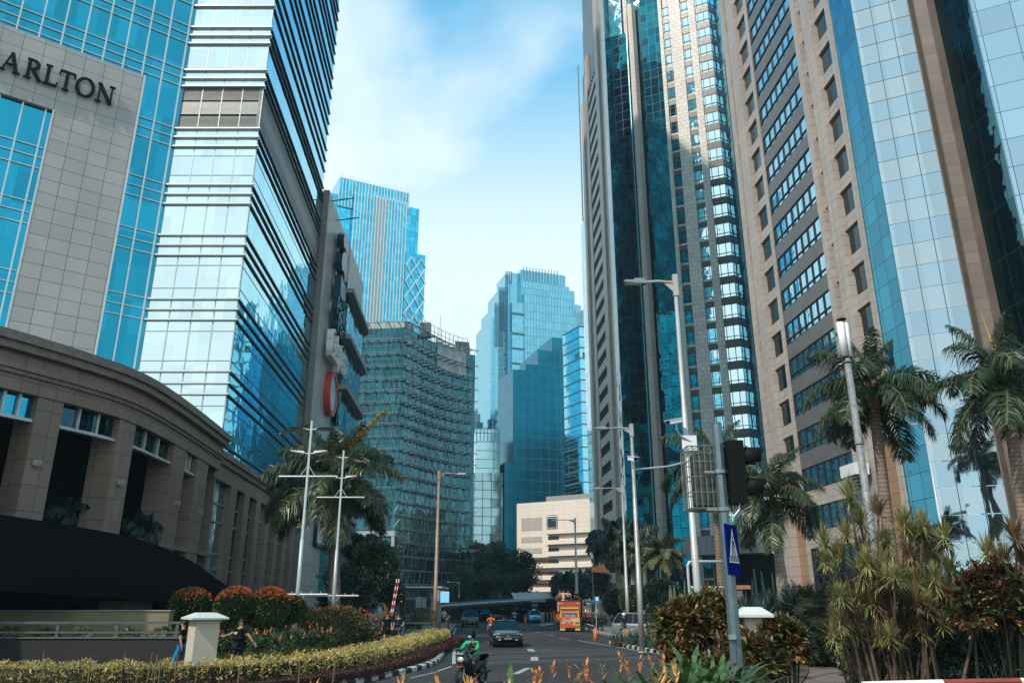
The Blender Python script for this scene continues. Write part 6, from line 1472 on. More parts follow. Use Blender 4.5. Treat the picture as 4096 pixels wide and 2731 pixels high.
# motorcycles
def bike(label,loc,rz,colm,plate=None,group='motorcycles',name='motorcycle',acc=None,lean=0.):
    t=thing(name,label,'motorcycle',loc,rz,group); t.rotation_euler=(0,lean,rz)
    for y in (-.62,.62):
        m=MB(); n=18; vs=[];fs=[]
        m.tube([(0,y+.24*math.cos(2*PI*k/n),.29+.24*math.sin(2*PI*k/n)) for k in range(n+1)],.055,6,cap=False); wv=m.build('wheel',TYRE,t,True)
        m=MB(); m.tube([(-.03,y,.29),(.03,y,.29)],.14,12); m.build('hub',RIM,wv)
    m=MB(); m.tube([(-.06,-.60,.30),(-.05,-.42,.95)],.025,6); m.tube([(.06,-.60,.30),(.05,-.42,.95)],.025,6); m.build('fork',RIM,t)
    m=MB(); loft(m,[[(-w_,y,zb),(-w_*1.1,y,(zb+zt)/2),(-w_*.6,y,zt),(w_*.6,y,zt),(w_*1.1,y,(zb+zt)/2),(w_,y,zb),(-w_,y,zb)] for y,w_,zb,zt in ((-.66,.06,.68,.86),(-.56,.17,.55,1.0),(-.42,.19,.45,1.05),(-.28,.14,.32,.80),(0,.13,.27,.62),(.25,.15,.40,.74),(.7,.12,.58,.80),(.92,.05,.72,.80))]); m.build('fairing',colm,t,True)
    m=MB(); loft(m,[[(-w_,y,z-.05),(-w_*.9,y,z+.04),(w_*.9,y,z+.04),(w_,y,z-.05),(-w_,y,z-.05)] for y,w_,z in ((-.05,.08,.73),(.15,.14,.78),(.5,.14,.80),(.85,.10,.86))]); m.build('seat',BLACK,t,True)
    m=MB(); m.tube([(-.36,-.30,1.06),(-.14,-.42,1.02),(.14,-.42,1.02),(.36,-.30,1.06)],.018,6); m.build('handlebar',DARKMET,t)
    m=MB(); m.ell((0,-.66,.80),(.13,.06,.09),10,6); m.build('headlight',HLM,t,True)
    for s in (-1,1): m=MB(); m.tube([(s*.28,-.33,1.05),(s*.33,-.38,1.22)],.01,4); m.ell((s*.35,-.38,1.26),(.07,.02,.05),8,5); m.build('mirror',DARKMET,t)
    m=MB(); m.box(-.10,.10,-.74,-.50,.585,.60); m.build('front_mudguard',acc or colm,t)
    if plate: m=MB(); m.box(-.16,.16,-.735,-.72,.92,1.03); p=m.build('number_plate',PLT,t); textmesh(plate,.085,.004,WHS,'plate_lettering',p,faceM((0,-.74,.975),(1,0,0),(0,-1,0)),sx=.75)
    m=MB(); m.tube([(.16,.1,.32),(.17,.8,.40)],.045,7); m.build('exhaust',DARKMET,t)
    return t
# ================================================================ people
SKIN=plain('skin',(.42,.22,.14),.6,var=.05); HAIR=plain('hair',(.01,.008,.008),.6)
def skinmesh(name,verts,edges,mats,parent,sub=1):
    me=bpy.data.meshes.new(name); me.from_pydata([v[:3] for v in verts],edges,[]); me.materials.append(mats)
    o=bpy.data.objects.new(name,me); col.objects.link(o)
    md=o.modifiers.new('Skin','SKIN'); md.use_smooth_shade=True; md.branch_smoothing=.6
    for i,v in enumerate(verts):
        r=v[3]; ry=v[4] if len(v)>4 else r; sv=me.skin_vertices[0].data[i]; sv.radius=(r,ry); sv.use_root=(i==0)
    s=o.modifiers.new('Sub','SUBSURF'); s.levels=sub; s.render_levels=sub
    if parent is not None: o.parent=parent
    return o
def mat(n,c,r=.8): return bpy.data.materials.get(n) or plain(n,c,r,var=.1,scale=6,spec=.08)
BASE=dict(pel=(0,0,.93),che=(0,0,1.25),nec=(0,0,1.46),hd=(0,-.01,1.60),
 shL=(-.18,0,1.40),shR=(.18,0,1.40),elL=(-.25,.02,1.13),elR=(.25,.02,1.13),wrL=(-.27,-.06,.88),wrR=(.27,-.06,.88),
 hiL=(-.09,0,.88),hiR=(.09,0,.88),knL=(-.10,-.02,.50),knR=(.10,-.02,.50),anL=(-.10,.02,.09),anR=(.10,.02,.09))
def person(label,loc,rz=0,pose=None,top=(.01,.01,.012),bottom=(.02,.02,.025),shorts=False,hair=True,helmet=None,fat=1.,group=None,s=1.,mask=None,hat=None,vest=None,sleeve=.5,glasses=False,shoes=(.02,.02,.02),logo=None,long_=False):
    P_=dict(BASE); P_.update(pose or {}); V3=Vector
    t=thing('person',label,'person',loc,rz,group); t.scale=(s,s,s)
    g=lambda k:V3(P_[k]); f=fat
    tn='cloth_%02d%02d%02d'%tuple(int(min(.99,x)*100) for x in top); bn='cloth_%02d%02d%02d'%tuple(int(min(.99,x)*100) for x in bottom)
    tm=mat(tn,top); bm_=mat(bn,bottom)
    lerp=lambda a,b,k:tuple(V3(a).lerp(V3(b),k))
    vs=[(*g('pel'),.13*f,.10*f),(*lerp(g('pel'),g('che'),.5),.13*f,.10*f),(*g('che'),.15*f,.11*f),(*lerp(g('che'),g('nec'),.65),.10,.08),(*g('nec'),.055),(*lerp(g('nec'),g('hd'),.5),.062,.068),(*g('hd'),.078,.09),(*(g('hd')+(g('hd')-g('nec')).normalized()*.09),.06,.07),
        (*g('shL'),.062),(*g('elL'),.045),(*g('wrL'),.030),(*g('shR'),.062),(*g('elR'),.045),(*g('wrR'),.030),
        (*g('hiL'),.090*f),(*g('knL'),.06),(*lerp(g('knL'),g('anL'),.35),.058),(*g('anL'),.038),(*g('hiR'),.090*f),(*g('knR'),.06),(*lerp(g('knR'),g('anR'),.35),.058),(*g('anR'),.038)]
    for a,h in (('anL',17),('anR',21)): 
        q=g(a); vs.append((q.x,q.y-.13,max(q.z-.05,.03),.035,.028))
    ed=[(0,1),(1,2),(2,3),(3,4),(4,5),(5,6),(6,7),(3,8),(8,9),(9,10),(3,11),(11,12),(12,13),(0,14),(14,15),(15,16),(16,17),(0,18),(18,19),(19,20),(20,21),(17,22),(21,23)]
    body=skinmesh('body',vs,ed,SKIN,t)
    # hands with fingers
    for e,w_,sg_ in (('elL','wrL',1),('elR','wrR',-1)):
        d=(g(w_)-g(e)).normalized(); c=g(w_)+d*.045; sd=d.cross(V3((0,-1,0.2))).normalized(); nr=sd.cross(d).normalized()
        m=MB(); M=Matrix((( sd.x,nr.x,d.x,c.x),(sd.y,nr.y,d.y,c.y),(sd.z,nr.z,d.z,c.z),(0,0,0,1))); m.box(-.038,.038,-.014,.014,-.045,.045,M)
        for k in range(4):
            b=M@V3((-.030+.020*k,0,.045)); l=(.062,.072,.068,.052)[k]; m.tube([b,b+d*l*.5+nr*.006,b+d*l*.85+nr*.03],[.009,.0085,.007],5)
        b=M@V3((sg_*.036,0,-.015)); m.tube([b,b+d*.03+sd*sg_*.022,b+d*.055+sd*sg_*.025+nr*.015],[.011,.010,.008],5)
        m.build('hand',SKIN,t)
    # face
    hd=g('hd'); m=MB(); m.ell(hd+V3((0,-.095,-.012)),(.014,.020,.022),6,5); m.ell(hd+V3((-.083,0,-.005)),(.012,.02,.03),6,5); m.ell(hd+V3((.083,0,-.005)),(.012,.02,.03),6,5); m.build('nose_and_ears',SKIN,t,True)
    m=MB(); 
    for q in (-.03,.03): m.ell(hd+V3((q,-.088,.012)),(.012,.006,.007),6,5)
    m.build('eyes',HAIR,t)
    m=MB(); m.ell(hd+V3((0,-.090,-.048)),(.024,.008,.006),6,5); m.build('mouth',mat('lips',(.30,.09,.07)),t)
    if glasses: m=MB(); m.box(hd.x-.06,hd.x+.06,hd.y-.105,hd.y-.095,hd.z+.000,hd.z+.028); m.build('glasses',HAIR,t)
    if helmet: m=MB(); m.ell(hd+V3((0,.01,.035)),(.135,.15,.135),14,9); m.build('helmet',mat('helmet_%d%d%d'%tuple(int(x*99) for x in helmet),helmet,.25),t,True)
    elif hair: m=MB(); m.ell(hd+V3((0,.022,.042)),(.090,.098,.082),12,8); m.build('hair',HAIR,t,True)
    if helmet: m=MB(); m.ell(hd+V3((0,-.08,-.01)),(.075,.06,.06),10,7); m.build('face',SKIN,t,True)
    if mask: m=MB(); m.ell(hd+V3((0,-.092,-.045)),(.062,.06,.05),10,6); m.build('face_mask',mat('mask_teal',mask),t,True)
    if hat: m=MB(); m.ell(hd+V3((0,.0,.07)),(.10,.11,.06),12,6); m.box(hd.x-.07,hd.x+.07,hd.y-.19,hd.y-.07,hd.z+.05,hd.z+.065); m.build('cap',mat('cap_%d'%int(hat[0]*99),hat),t,True)
    # shirt and trousers
    k=sleeve
    sv=[(*g('pel'),.15*f,.12*f),(*lerp(g('pel'),g('che'),.5),.152*f,.122*f),(*g('che'),.168*f,.128*f),(*lerp(g('che'),g('nec'),.65),.115,.095),(*lerp(g('che'),g('nec'),.88),.07),(*g('shL'),.078),(*lerp(g('shL'),g('elL'),min(1,k*1.4)),.064),(*g('shR'),.078),(*lerp(g('shR'),g('elR'),min(1,k*1.4)),.064)]
    se=[(0,1),(1,2),(2,3),(3,4),(3,5),(5,6),(3,7),(7,8)]
    pq=g('pel')-(g('che')-g('pel')).normalized()*.07; sv.append((*pq,.145*f,.12*f)); se.append((0,9))
    if long_: sv+=[(*lerp(g('elL'),g('wrL'),.9),.045),(*lerp(g('elR'),g('wrR'),.9),.045)]; se+=[(6,10),(8,11)]
    skinmesh('shirt',sv,se,tm,t)
    q=.85 if shorts else 1.
    if shorts: tv_=[(*g('pel'),.142*f,.112*f),(*g('hiL'),.105*f),(*lerp(g('hiL'),g('knL'),.95),.088),(*g('hiR'),.105*f),(*lerp(g('hiR'),g('knR'),.95),.088)]; te=[(0,1),(1,2),(0,3),(3,4)]
    else: tv_=[(*g('pel'),.142*f,.112*f),(*g('hiL'),.103*f),(*g('knL'),.078),(*lerp(g('knL'),g('anL'),.92),.058),(*g('hiR'),.103*f),(*g('knR'),.078),(*lerp(g('knR'),g('anR'),.92),.058)]; te=[(0,1),(1,2),(2,3),(0,4),(4,5),(5,6)]
    skinmesh('shorts' if shorts else 'trousers',tv_,te,bm_,t)
    for a in ('anL','anR'):
        c=g(a); m=MB(); m.ell(c+V3((0,-.055,-.04)),(.05,.125,.05),10,6); m.build('shoe',mat('shoe_%d'%int(shoes[0]*99),shoes),t,True)
    if vest: 
        skinmesh('vest',[(*lerp(g('pel'),g('che'),.1),.162*f,.132*f),(*lerp(g('pel'),g('che'),.6),.164*f,.134*f),(*g('che'),.18*f,.14*f),(*lerp(g('che'),g('nec'),.6),.13,.11)],[(0,1),(1,2),(2,3)],mat('vest_%d%d'%(int(vest[0]*99),int(vest[1]*99)),vest),t)
        m=MB(); c=V3(lerp(g('pel'),g('che'),.55)); m.tube([c-V3((0,0,.02)),c+V3((0,0,.02))],.178*f,12,cap=False,flat=.85); m.build('reflective_band',mat('reflective',(.7,.7,.62),.4),t)
    if logo: m=MB(); c=g('che'); m.box(-.10,.08,c.y-.142*f,c.y-.136*f,c.z-.02,c.z+.06); m.build('shirt_print',mat('print_grey',(.45,.46,.38)),t)
    return t
WALK=dict(knL=(-.10,-.14,.52),anL=(-.10,-.22,.10),knR=(.10,.03,.50),anR=(.10,.22,.14),wrL=(-.28,.10,.90),wrR=(.27,-.16,.92))
WALK2=dict(knR=(.10,-.14,.52),anR=(.10,-.22,.10),knL=(-.10,.03,.50),anL=(-.10,.22,.14),wrR=(.28,.10,.90),wrL=(-.27,-.16,.92))
SIT=dict(pel=(0,.10,.80),che=(0,.02,1.12),nec=(0,-.02,1.33),hd=(0,-.05,1.48),shL=(-.19,0,1.28),shR=(.19,0,1.28),elL=(-.30,-.16,1.07),elR=(.30,-.16,1.07),wrL=(-.30,-.34,1.08),wrR=(.30,-.34,1.08),hiL=(-.11,.06,.78),hiR=(.11,.06,.78),knL=(-.20,-.26,.70),knR=(.20,-.26,.70),anL=(-.20,-.12,.34),anR=(.20,-.12,.34))
# riders
q=ta(1887,2700)*26.6; bike('black motor scooter with orange trim ridden by the rider in the green jacket',(q,26.6,0),R(-30),plain('scooter_black',(.012,.014,.018),.25,.2,coat=.5),'B 3798 GRP',acc=plain('scooter_orange',(.6,.12,.02),.4))
person('motorcyclist in a green and black jacket, black helmet and teal face mask',(q,26.65,0),R(-30),SIT,top=(.02,.42,.16),bottom=(.05,.05,.05),helmet=(.01,.012,.014),mask=(.10,.55,.55),long_=True,sleeve=1.,vest=None,fat=1.05,group='motorcycle riders')
m=MB(); m.ell((0,-.0,0),(.13,.15,.20),12,8); o=m.build('jacket_front',mat('jacket_black',(.012,.014,.014)),bpy.data.objects['person'],True); o.location=(0,-.005,1.10)
q=G(1964,2541,0.); bike('red and black motor scooter ridden by the rider in orange',(q.x,q.y,0),R(-4),plain('scooter_red',(.30,.03,.02),.3,.1),'B 3170 KTD')
person('motorcyclist in an orange jacket on the red scooter behind the black sedan',(q.x,q.y+.05,0),R(-4),SIT,top=(.70,.14,.04),bottom=(.45,.42,.40),helmet=(.03,.015,.015),long_=True,sleeve=1.,group='motorcycle riders')
q=G(2058,2494,0.); bike('dark scooter half hidden behind the black sedan roof',(q.x,q.y,0),0,plain('scooter_dark',(.02,.03,.04),.3,.1))
person('motorcyclist in a pale blue jacket seen above the roof of the black sedan',(q.x,q.y+.05,0),0,SIT,top=(.30,.42,.50),bottom=(.05,.05,.08),helmet=(.02,.03,.05),long_=True,sleeve=1.,group='motorcycle riders')
q=G(1914,2482,0.); bike('dark scooter with lit lamps beside the black people carrier',(q.x,q.y,0),0,plain('scooter_dark2',(.02,.02,.025),.3,.1))
person('motorcyclist in dark clothes and pale helmet beside the black people carrier',(q.x,q.y+.05,0),0,SIT,top=(.05,.07,.10),bottom=(.02,.02,.03),helmet=(.45,.5,.52),long_=True,sleeve=1.,group='motorcycle riders')
# walkers on the left
q=ta(958,2560)*28.9; person('smiling man in a black printed T-shirt and dark shorts striding left past the cream pillar',(q,28.9,.18),R(-38),dict(WALK,shL=(-.22,0,1.41),shR=(.22,0,1.41),elL=(-.36,-.12,1.22),wrL=(-.40,-.34,1.18),elR=(.40,.10,1.16),wrR=(.52,.22,.96)),shorts=True,fat=1.25,logo=True,hair=True,glasses=True,bottom=(.015,.025,.035),s=1.02)
q=ta(716,2560)*28.4; person('man in a black T-shirt and blue jeans half hidden behind the cream pillar',(q+.12,28.35,.18),R(-85),WALK2,bottom=(.02,.22,.48),s=1.0)
q=ta(1545,2570)*46.8; person('man in a black T-shirt and black shorts, left of the pair on the walkway',(q,46.8,.18),R(4),WALK,shorts=True,fat=1.12,group='pair of walkers',bottom=(.02,.022,.02))
q=ta(1590,2570)*46.6; person('broad man in a navy T-shirt and grey shorts, right of the pair on the walkway',(q,46.6,.18),R(-4),dict(WALK2,elR=(.33,-.04,1.14),wrR=(.26,-.22,1.08)),top=(.012,.02,.04),bottom=(.06,.065,.065),shorts=True,fat=1.3,glasses=True,group='pair of walkers',shoes=(.12,.02,.02))
q=ta(1775,2505)*76; person('walker seen from behind in a white shirt and black shorts near the gate',(q,76.,.2),R(184),WALK,top=(.45,.50,.56),bottom=(.015,.015,.015),shorts=True,fat=1.1)
m=MB(); m.ell((q+.42,75.9,1.15),(.17,.1,.22),10,7); o=m.build('bag',plain('orange_bag',(.70,.16,.05),.6),None,True); tag(o,'orange bag at the side of the walker in white and blue','bag')
q=G(1996,2478,0.); person('distant person in an orange top standing left of the taxis',(q.x,q.y,0),0,{},top=(.7,.15,.05),bottom=(.25,.06,.03))
# truck crew
TZ=2.63; 
def seated(label,dx,dy,rz,top,bottom,**k): 
    p=dict(pel=(0,0,.12),che=(0,-.03,.44),nec=(0,-.06,.65),hd=(0,-.09,.80),shL=(-.19,-.03,.60),shR=(.19,-.03,.60),elL=(-.27,-.15,.38),elR=(.27,-.15,.38),wrL=(-.18,-.34,.30),wrR=(.18,-.34,.30),hiL=(-.09,-.02,.12),hiR=(.09,-.02,.12),knL=(-.14,-.40,.30),knR=(.14,-.40,.30),anL=(-.14,-.48,.06),anR=(.14,-.48,.06))
    return person(label,(TR.location.x+dx,TR.location.y+dy,TZ),rz,p,top=top,bottom=bottom,group='people on top of the truck',**k)
seated('man in an orange shirt sitting at the left on top of the truck',-.62,2.6,R(-60),(.70,.14,.035),(.10,.12,.14))
seated('person in a pale yellow shirt sitting with the back turned on top of the truck',-.42,2.0,R(170),(.62,.50,.26),(.10,.10,.12))
seated('man in an orange vest on top of the truck, third from the left',.05,2.9,R(20),(.65,.60,.55),(.03,.03,.05),vest=(.72,.20,.08))
seated('man in a black jacket sitting at the right on top of the truck',.72,2.3,R(40),(.012,.013,.018),(.02,.02,.03),long_=True)
OV=(.75,.17,.06)
ppl=[(2236,2524,R(150),(.62,.13,.04),(.015,.015,.02),None,{},'man in an orange shirt and black trousers standing at the left front of the truck'),
 (2217,2500,R(120),(.60,.14,.05),(.25,.26,.30),None,{},'person in an orange shirt and grey trousers behind the left side of the truck'),
 (2338,2508,R(10),(.62,.13,.04),(.03,.03,.04),OV,{},'crew member in orange with an orange cap, first right of the truck'),
 (2350,2513,R(200),(.60,.12,.04),(.02,.02,.03),OV,{},'crew member in an orange vest with a dark hood, second right of the truck'),
 (2360,2505,R(160),(.55,.56,.56),(.02,.02,.025),OV,{},'crew member in a striped orange vest over a white shirt'),
 (2381,2508,R(185),(.55,.56,.58),(.02,.02,.03),OV,{},'crew member in an orange vest with white sleeves behind the parked motorcycle'),
 (2452,2508,R(180),(.05,.06,.06),(.015,.015,.015),(.40,.60,.08),{},'guard in a yellow green vest near the silver car'),
 (2551,2543,R(175),(.012,.012,.014),(.012,.012,.014),None,{},'man in black seen from behind beside the silver car, left of the grey lamp'),
 (2572,2541,R(170),(.014,.014,.016),(.012,.012,.014),None,{},'man in black partly hidden behind the grey lamp by the silver car'),
 (2500,2553,R(-150),(.03,.03,.035),(.06,.16,.22),None,dict(elL=(-.28,-.1,1.62),wrL=(-.14,-.05,1.80)),'man in a white helmet with a raised arm beside the silver car')]
for k,(u,v,rz,tp_,bt,ve,po,lb) in enumerate(ppl):
    p=G(u,v,.1 if u>2330 and u<2460 else 0.); person(lb,(p.x,p.y,p.z),rz,po,top=tp_,bottom=bt,vest=ve,helmet=(.75,.77,.78) if 'white helmet' in lb else None,hat=(.65,.15,.04) if 'cap' in lb else None,group='crew and bystanders by the kerb' if u>2330 else None,long_=(u in (2551,2500)))
CROU=dict(pel=(0,.1,.32),che=(0,-.10,.60),nec=(0,-.18,.80),hd=(0,-.22,.95),shL=(-.19,-.12,.75),shR=(.19,-.12,.75),elL=(-.27,-.34,.60),elR=(.27,-.34,.60),wrL=(-.22,-.55,.50),wrR=(.22,-.55,.50),hiL=(-.1,.08,.33),hiR=(.1,.08,.33),knL=(-.2,-.3,.50),knR=(.2,-.3,.50),anL=(-.2,-.12,.09),anR=(.2,-.12,.09))
p=G(2342,2522,0.); person('crew member in an orange vest crouching at the kerb behind the parked motorcycle',(p.x,p.y,0),R(80),CROU,top=(.5,.5,.5),bottom=(.03,.10,.16),vest=OV,group='crew and bystanders by the kerb')
for i,(u,v,lb) in enumerate(((2403,2499,'left'),(2418,2497,'right'))):
    p=G(u,v,.15); person('crew member in orange sitting behind the small round tree, on the %s'%lb,(p.x,p.y,.15),R(-20+50*i),CROU,top=(.65,.14,.05),bottom=(.08,.10,.14),vest=OV,group='crew and bystanders by the kerb')
p=G(2374,2527,0.); bike('black motorcycle with a white wheel rim parked at the kerb right of the truck',(p.x,p.y,0),R(68),plain('moto_black',(.012,.012,.013),.3,.2),lean=R(6))
p=G(2510,2548,0.); bike('white and yellow scooter parked in front of the silver car',(p.x+.25,p.y,0),R(74),plain('moto_yellow',(.50,.40,.22),.3,.1),acc=WHS,lean=R(5))
# ================================================================ palms and trees
LF_P=leafmat('palm_leaf',(.065,.105,.040),(.024,.048,.026),.35,.6,.28,spec=.5,c3=(.16,.15,.06))
LF_P2=leafmat('date_palm_leaf',(.17,.17,.075),(.08,.095,.045),.45,.6,.2)
LF_YP=leafmat('yellow_frond',(.70,.45,.08),(.55,.40,.10),.45,.6,.3)
TRK=stone('palm_trunk_bark',(.27,.20,.155),(.22,.165,.13),9,.16,.035,mc=(.13,.09,.07),rough=.8,stain=.35)
TRK2=stone('pale_palm_bark',(.38,.33,.28),(.31,.27,.23),9,.22,.03,mc=(.20,.16,.13),rough=.8,stain=.4)
SHG_=plain('crownshaft_green',(.07,.11,.03),.4,var=.3,scale=1.5); SHO=plain('crownshaft_orange',(.42,.15,.045),.5,var=.25,scale=2,c2=(.30,.16,.06))
def frond_mesh(name,Lf,a0,curv,nl=62,ll=.75,lw=.05,droop=.8,mats=None,seed=1,rachis=.03,plumose=.25):
    rr=np.random.default_rng(seed); n=40; a=a0; p=np.array([0.,0.,0.]); pts=[p.copy()]; tg=[]
    for i in range(n):
        t=i/n; ang=a0-curv*t**1.25; d=np.array([math.cos(ang),0,math.sin(ang)]); p=p+d*Lf/n; pts.append(p.copy()); tg.append(d)
    tg.append(tg[-1]); pts=np.array(pts); tg=np.array(tg); V=[]
    for i in range(nl):
        t=.10+.90*(i+.5)/nl; k=min(n-1,int(t*n)); base=pts[k]+(pts[k+1]-pts[k])*(t*n-k); T=tg[k]
        Nn=np.array([-T[2],0,T[0]])
        for s in (-1,1):
            for rep in range(2):
                l=ll*(math.sin(PI*min(.97,(.10+.88*t)))**.55)*rr.uniform(.75,1.1); 
                side=np.array([0,s*1.,0]); d=unit(T*rr.uniform(.35,.7)+side*rr.uniform(.6,1.)+Nn*rr.uniform(-.25,.45)*(1 if rep else .6)+np.array([0,0,rr.normal(0,plumose)]))
                w=unit(np.cross(d,Nn+rr.normal(0,.3,3)))*lw/2
                mid=base+d*l*.45+np.array([0,0,-droop*.10*l]); tip=mid+unit(d+np.array([0,0,-droop*rr.uniform(.9,1.6)]))*l*.6
                V+= [base-w*.5,base+w*.5,mid+w,mid-w, mid-w,mid+w,tip+w*.15,tip-w*.15]
    V=np.array(V); nlv=len(V)//4
    # rachis as a thin quad strip
    R_=[]
    for i in range(n):
        w0=rachis*(1-i/n)+.006; w1=rachis*(1-(i+1)/n)+.006
        for ax in ((0,1,0),(0,0,1)):
            axx=np.array(ax,float); R_+=[pts[i]-axx*w0,pts[i]+axx*w0,pts[i+1]+axx*w1,pts[i+1]-axx*w1]
    V=np.concatenate([V,np.array(R_)])
    o=leafmesh(name,V,4,mats,None,[0]*nlv+[1]*(len(R_)//4)); me=o.data; bpy.data.objects.remove(o); return me
RCH=plain('rachis',(.20,.20,.08),.5)
SPEC_={}
def frset(key,ll,lw,mats,droop=.8,nl=62,pl=.25):
    if key not in SPEC_:
        SPEC_[key]=[frond_mesh('frond_'+key,1.,R(a),R(c),nl,ll,lw,droop,mats,seed=k+3,rachis=.010,plumose=pl) for k,(a,c) in enumerate(((80,45),(64,88),(46,105),(28,105),(8,92),(-16,66)))]
    return SPEC_[key]
def palm(name,label,base,hc,Rr,key='royal',nf=17,trunk=(.30,.22),shaft=1.4,shmat=None,tm=None,top=None,seed=0,group=None,lowest=5,up=2,spear=None,scale_up=1.):
    """hc: height of crown centre above the base, Rr: frond length"""
    rr=random.Random(seed); tp=Vector(top)-Vector(base) if top else Vector((0,0,hc)); t=thing(name,label,'palm tree',base,0,group)
    cv=lambda f: Vector((tp.x*f,tp.y*f,tp.z*f))
    m=MB(); zs=tp.z-shaft
    fs_=[0,.1,.3,.5,.75,1.]; m.tube([cv(f*zs/tp.z) for f in fs_],[trunk[0]*1.15,trunk[0],trunk[0]*.98,trunk[0]*.95,trunk[1]*1.02,trunk[1]],14); m.build('trunk',tm or TRK,t,True)
    if shaft: m=MB(); m.tube([cv(zs/tp.z)+Vector((0,0,.004)),cv((zs+shaft*.15)/tp.z),cv((zs+shaft*.6)/tp.z),cv(1.)],[trunk[1]*1.08,trunk[1]*1.05,trunk[1]*.75,trunk[1]*.45],12); m.build('crownshaft',shmat or SHG_,t,True)
    ms=frset(*key) if isinstance(key,tuple) else frset(key,.31,.015,[LF_P,RCH],1.0,58,.24)
    for k in range(nf):
        e=k/(nf-1); idx=min(5,int(e**.8*(lowest+1))); 
        me=ms[idx]; o=bpy.data.objects.new('frond',me); col.objects.link(o); o.parent=t; o.location=tp+Vector((0,0,-.05-.35*e*(shaft>0)))
        az=k*2.39996+rr.uniform(-.25,.25); o.rotation_euler=(rr.uniform(-.25,.25),rr.uniform(-.12,.12),az); s=Rr*rr.uniform(.85,1.1)*(.85 if idx==0 else 1); o.scale=(s,s,s)
    if spear:
        m=MB(); m.tube([tp,tp+Vector(spear)*.5,tp+Vector(spear)],[.05,.035,.006],6); m.build('spear_leaf',LF_YP,t)
    return t
def crown_at(u,v,Y): return P(u,v,Y)
# big left royal palm
c=crown_at(1338,1930,50.); bs=(ta(1342,2480)*50,50.,.1)
p1=palm('palm_tree','large royal palm with drooping fronds and one bright yellow frond behind the white lamp posts',bs,c.z,5.0,nf=34,trunk=(.40,.31),shaft=2.2,top=(c.x,50.,c.z),seed=2,up=3)
# yellow frond
me=frond_mesh('yellow_frond',1.,R(60),R(26),60,.11,.022,.4,[LF_YP,LF_YP],seed=9,rachis=.012,plumose=.1); o=bpy.data.objects.new('yellow_frond',me); col.objects.link(o); o.parent=p1; o.location=Vector((c.x,50.,c.z))-Vector(bs)+Vector((.5,-.5,1.3)); o.scale=(4.5,)*3; o.rotation_euler=(0,0,R(-8)); o['label']='bright yellow young frond'
for k,(az,ln,idx) in enumerate(((100,4.6,0),(-30,4.4,0),(20,4.6,1),(165,4.4,1),(200,4.6,0))):
    o=bpy.data.objects.new('frond',SPEC_['royal'][idx]); col.objects.link(o); o.parent=p1; o.location=Vector((c.x,50.,c.z))-Vector(bs); o.scale=(ln,)*3; o.rotation_euler=(0,0,R(az))
def rp(label,uc,vc,Y,ub,vb,Rr,seed,nf=18,trunk=(.24,.19),shaft=1.1,shm=None,tm=None,spear=None,group='royal palms along the right pavement',zb=.1):
    c=P(uc,vc,Y); return palm('palm_tree',label,(ta(ub,vb)*Y,Y,zb),0,Rr,nf=nf,trunk=trunk,shaft=shaft,top=(c.x,Y,c.z),seed=seed,shmat=shm,tm=tm,spear=spear,group=group)
rp('royal palm with brown trunk directly behind the traffic light pole',2850,1850,42.,2888,2420,3.2,5,spear=None,trunk=(.22,.17))
rp('royal palm with a pale fluted trunk right of the traffic signal',3085,1965,38.,3145,2460,3.4,11,tm=TRK2,trunk=(.28,.20),spear=(0,0,1.9),shaft=.9)
rp('tall royal palm with an orange crownshaft beside the antenna mast',3484,1530,30.,3565,2300,3.2,7,nf=20,shm=SHO,trunk=(.235,.20),shaft=1.0)
rp('royal palm at the right edge with a thin upright spear leaf',4012,1500,28.,4110,2300,3.2,15,nf=21,spear=(-.35,0,2.6),trunk=(.25,.20),shaft=1.3)
palm('palm_tree','tall palm outside the right edge, seen as a reflection in the mirror glass',(18.8,17.3,.1),0,4.7,nf=20,trunk=(.42,.34),shaft=1.8,top=(18.8,17.3,19.2),seed=19)
# palms by the far tower
KF=('fan',.42,.045,[LF_DG,RCH],1.2,60,.9)
def bp(label,uc,vc,Y,ub,vb,Rr,seed,key,nf=24,trunk=(.3,.25),tm=None,shaft=0.,lowest=5):
    c=P(uc,vc,Y); return palm('palm_tree',label,(ta(ub,vb)*Y,Y,0),0,Rr,key=key,nf=nf,trunk=trunk,shaft=shaft,top=(c.x,Y,c.z),seed=seed,tm=tm,group='palms in front of the far towers',lowest=lowest)
DKP=('dark',.40,.05,[LF_DG,RCH],1.3,56,.4)
bp('dense dark palm left of the two grey lamps, behind the round trees',2465,2170,86.,2482,2420,3.6,31,DKP,30,trunk=(.32,.28),tm=TRK2)
bp('dark palm between the two grey lamps',2535,2165,84.,2528,2420,3.2,33,DKP,22,trunk=(.28,.24),tm=TRK2)
bp('green palm with a brown trunk left of the date palm',2575,2205,82.,2583,2420,2.4,35,DKP,18,trunk=(.22,.2))
DTP=('date',.22,.028,[LF_P2,RCH],.35,70,.2)
bp('stout date palm with arching yellow green fronds in front of the dark glass',2652,2215,72.,2664,2420,2.7,37,DTP,30,trunk=(.30,.26),tm=BARK)
bp('fan palm at the left end of the group before the white building',2262,2335,108.,2275,2420,2.4,41,KF,34,trunk=(.2,.16))
bp('fan palm behind the orange crew, right of the distant lamp',2375,2335,104.,2372,2420,2.9,43,KF,34,trunk=(.2,.16))
bp('fan palm partly hidden between the other two fan palms',2325,2330,112.,2322,2420,2.4,45,KF,28,trunk=(.2,.16))
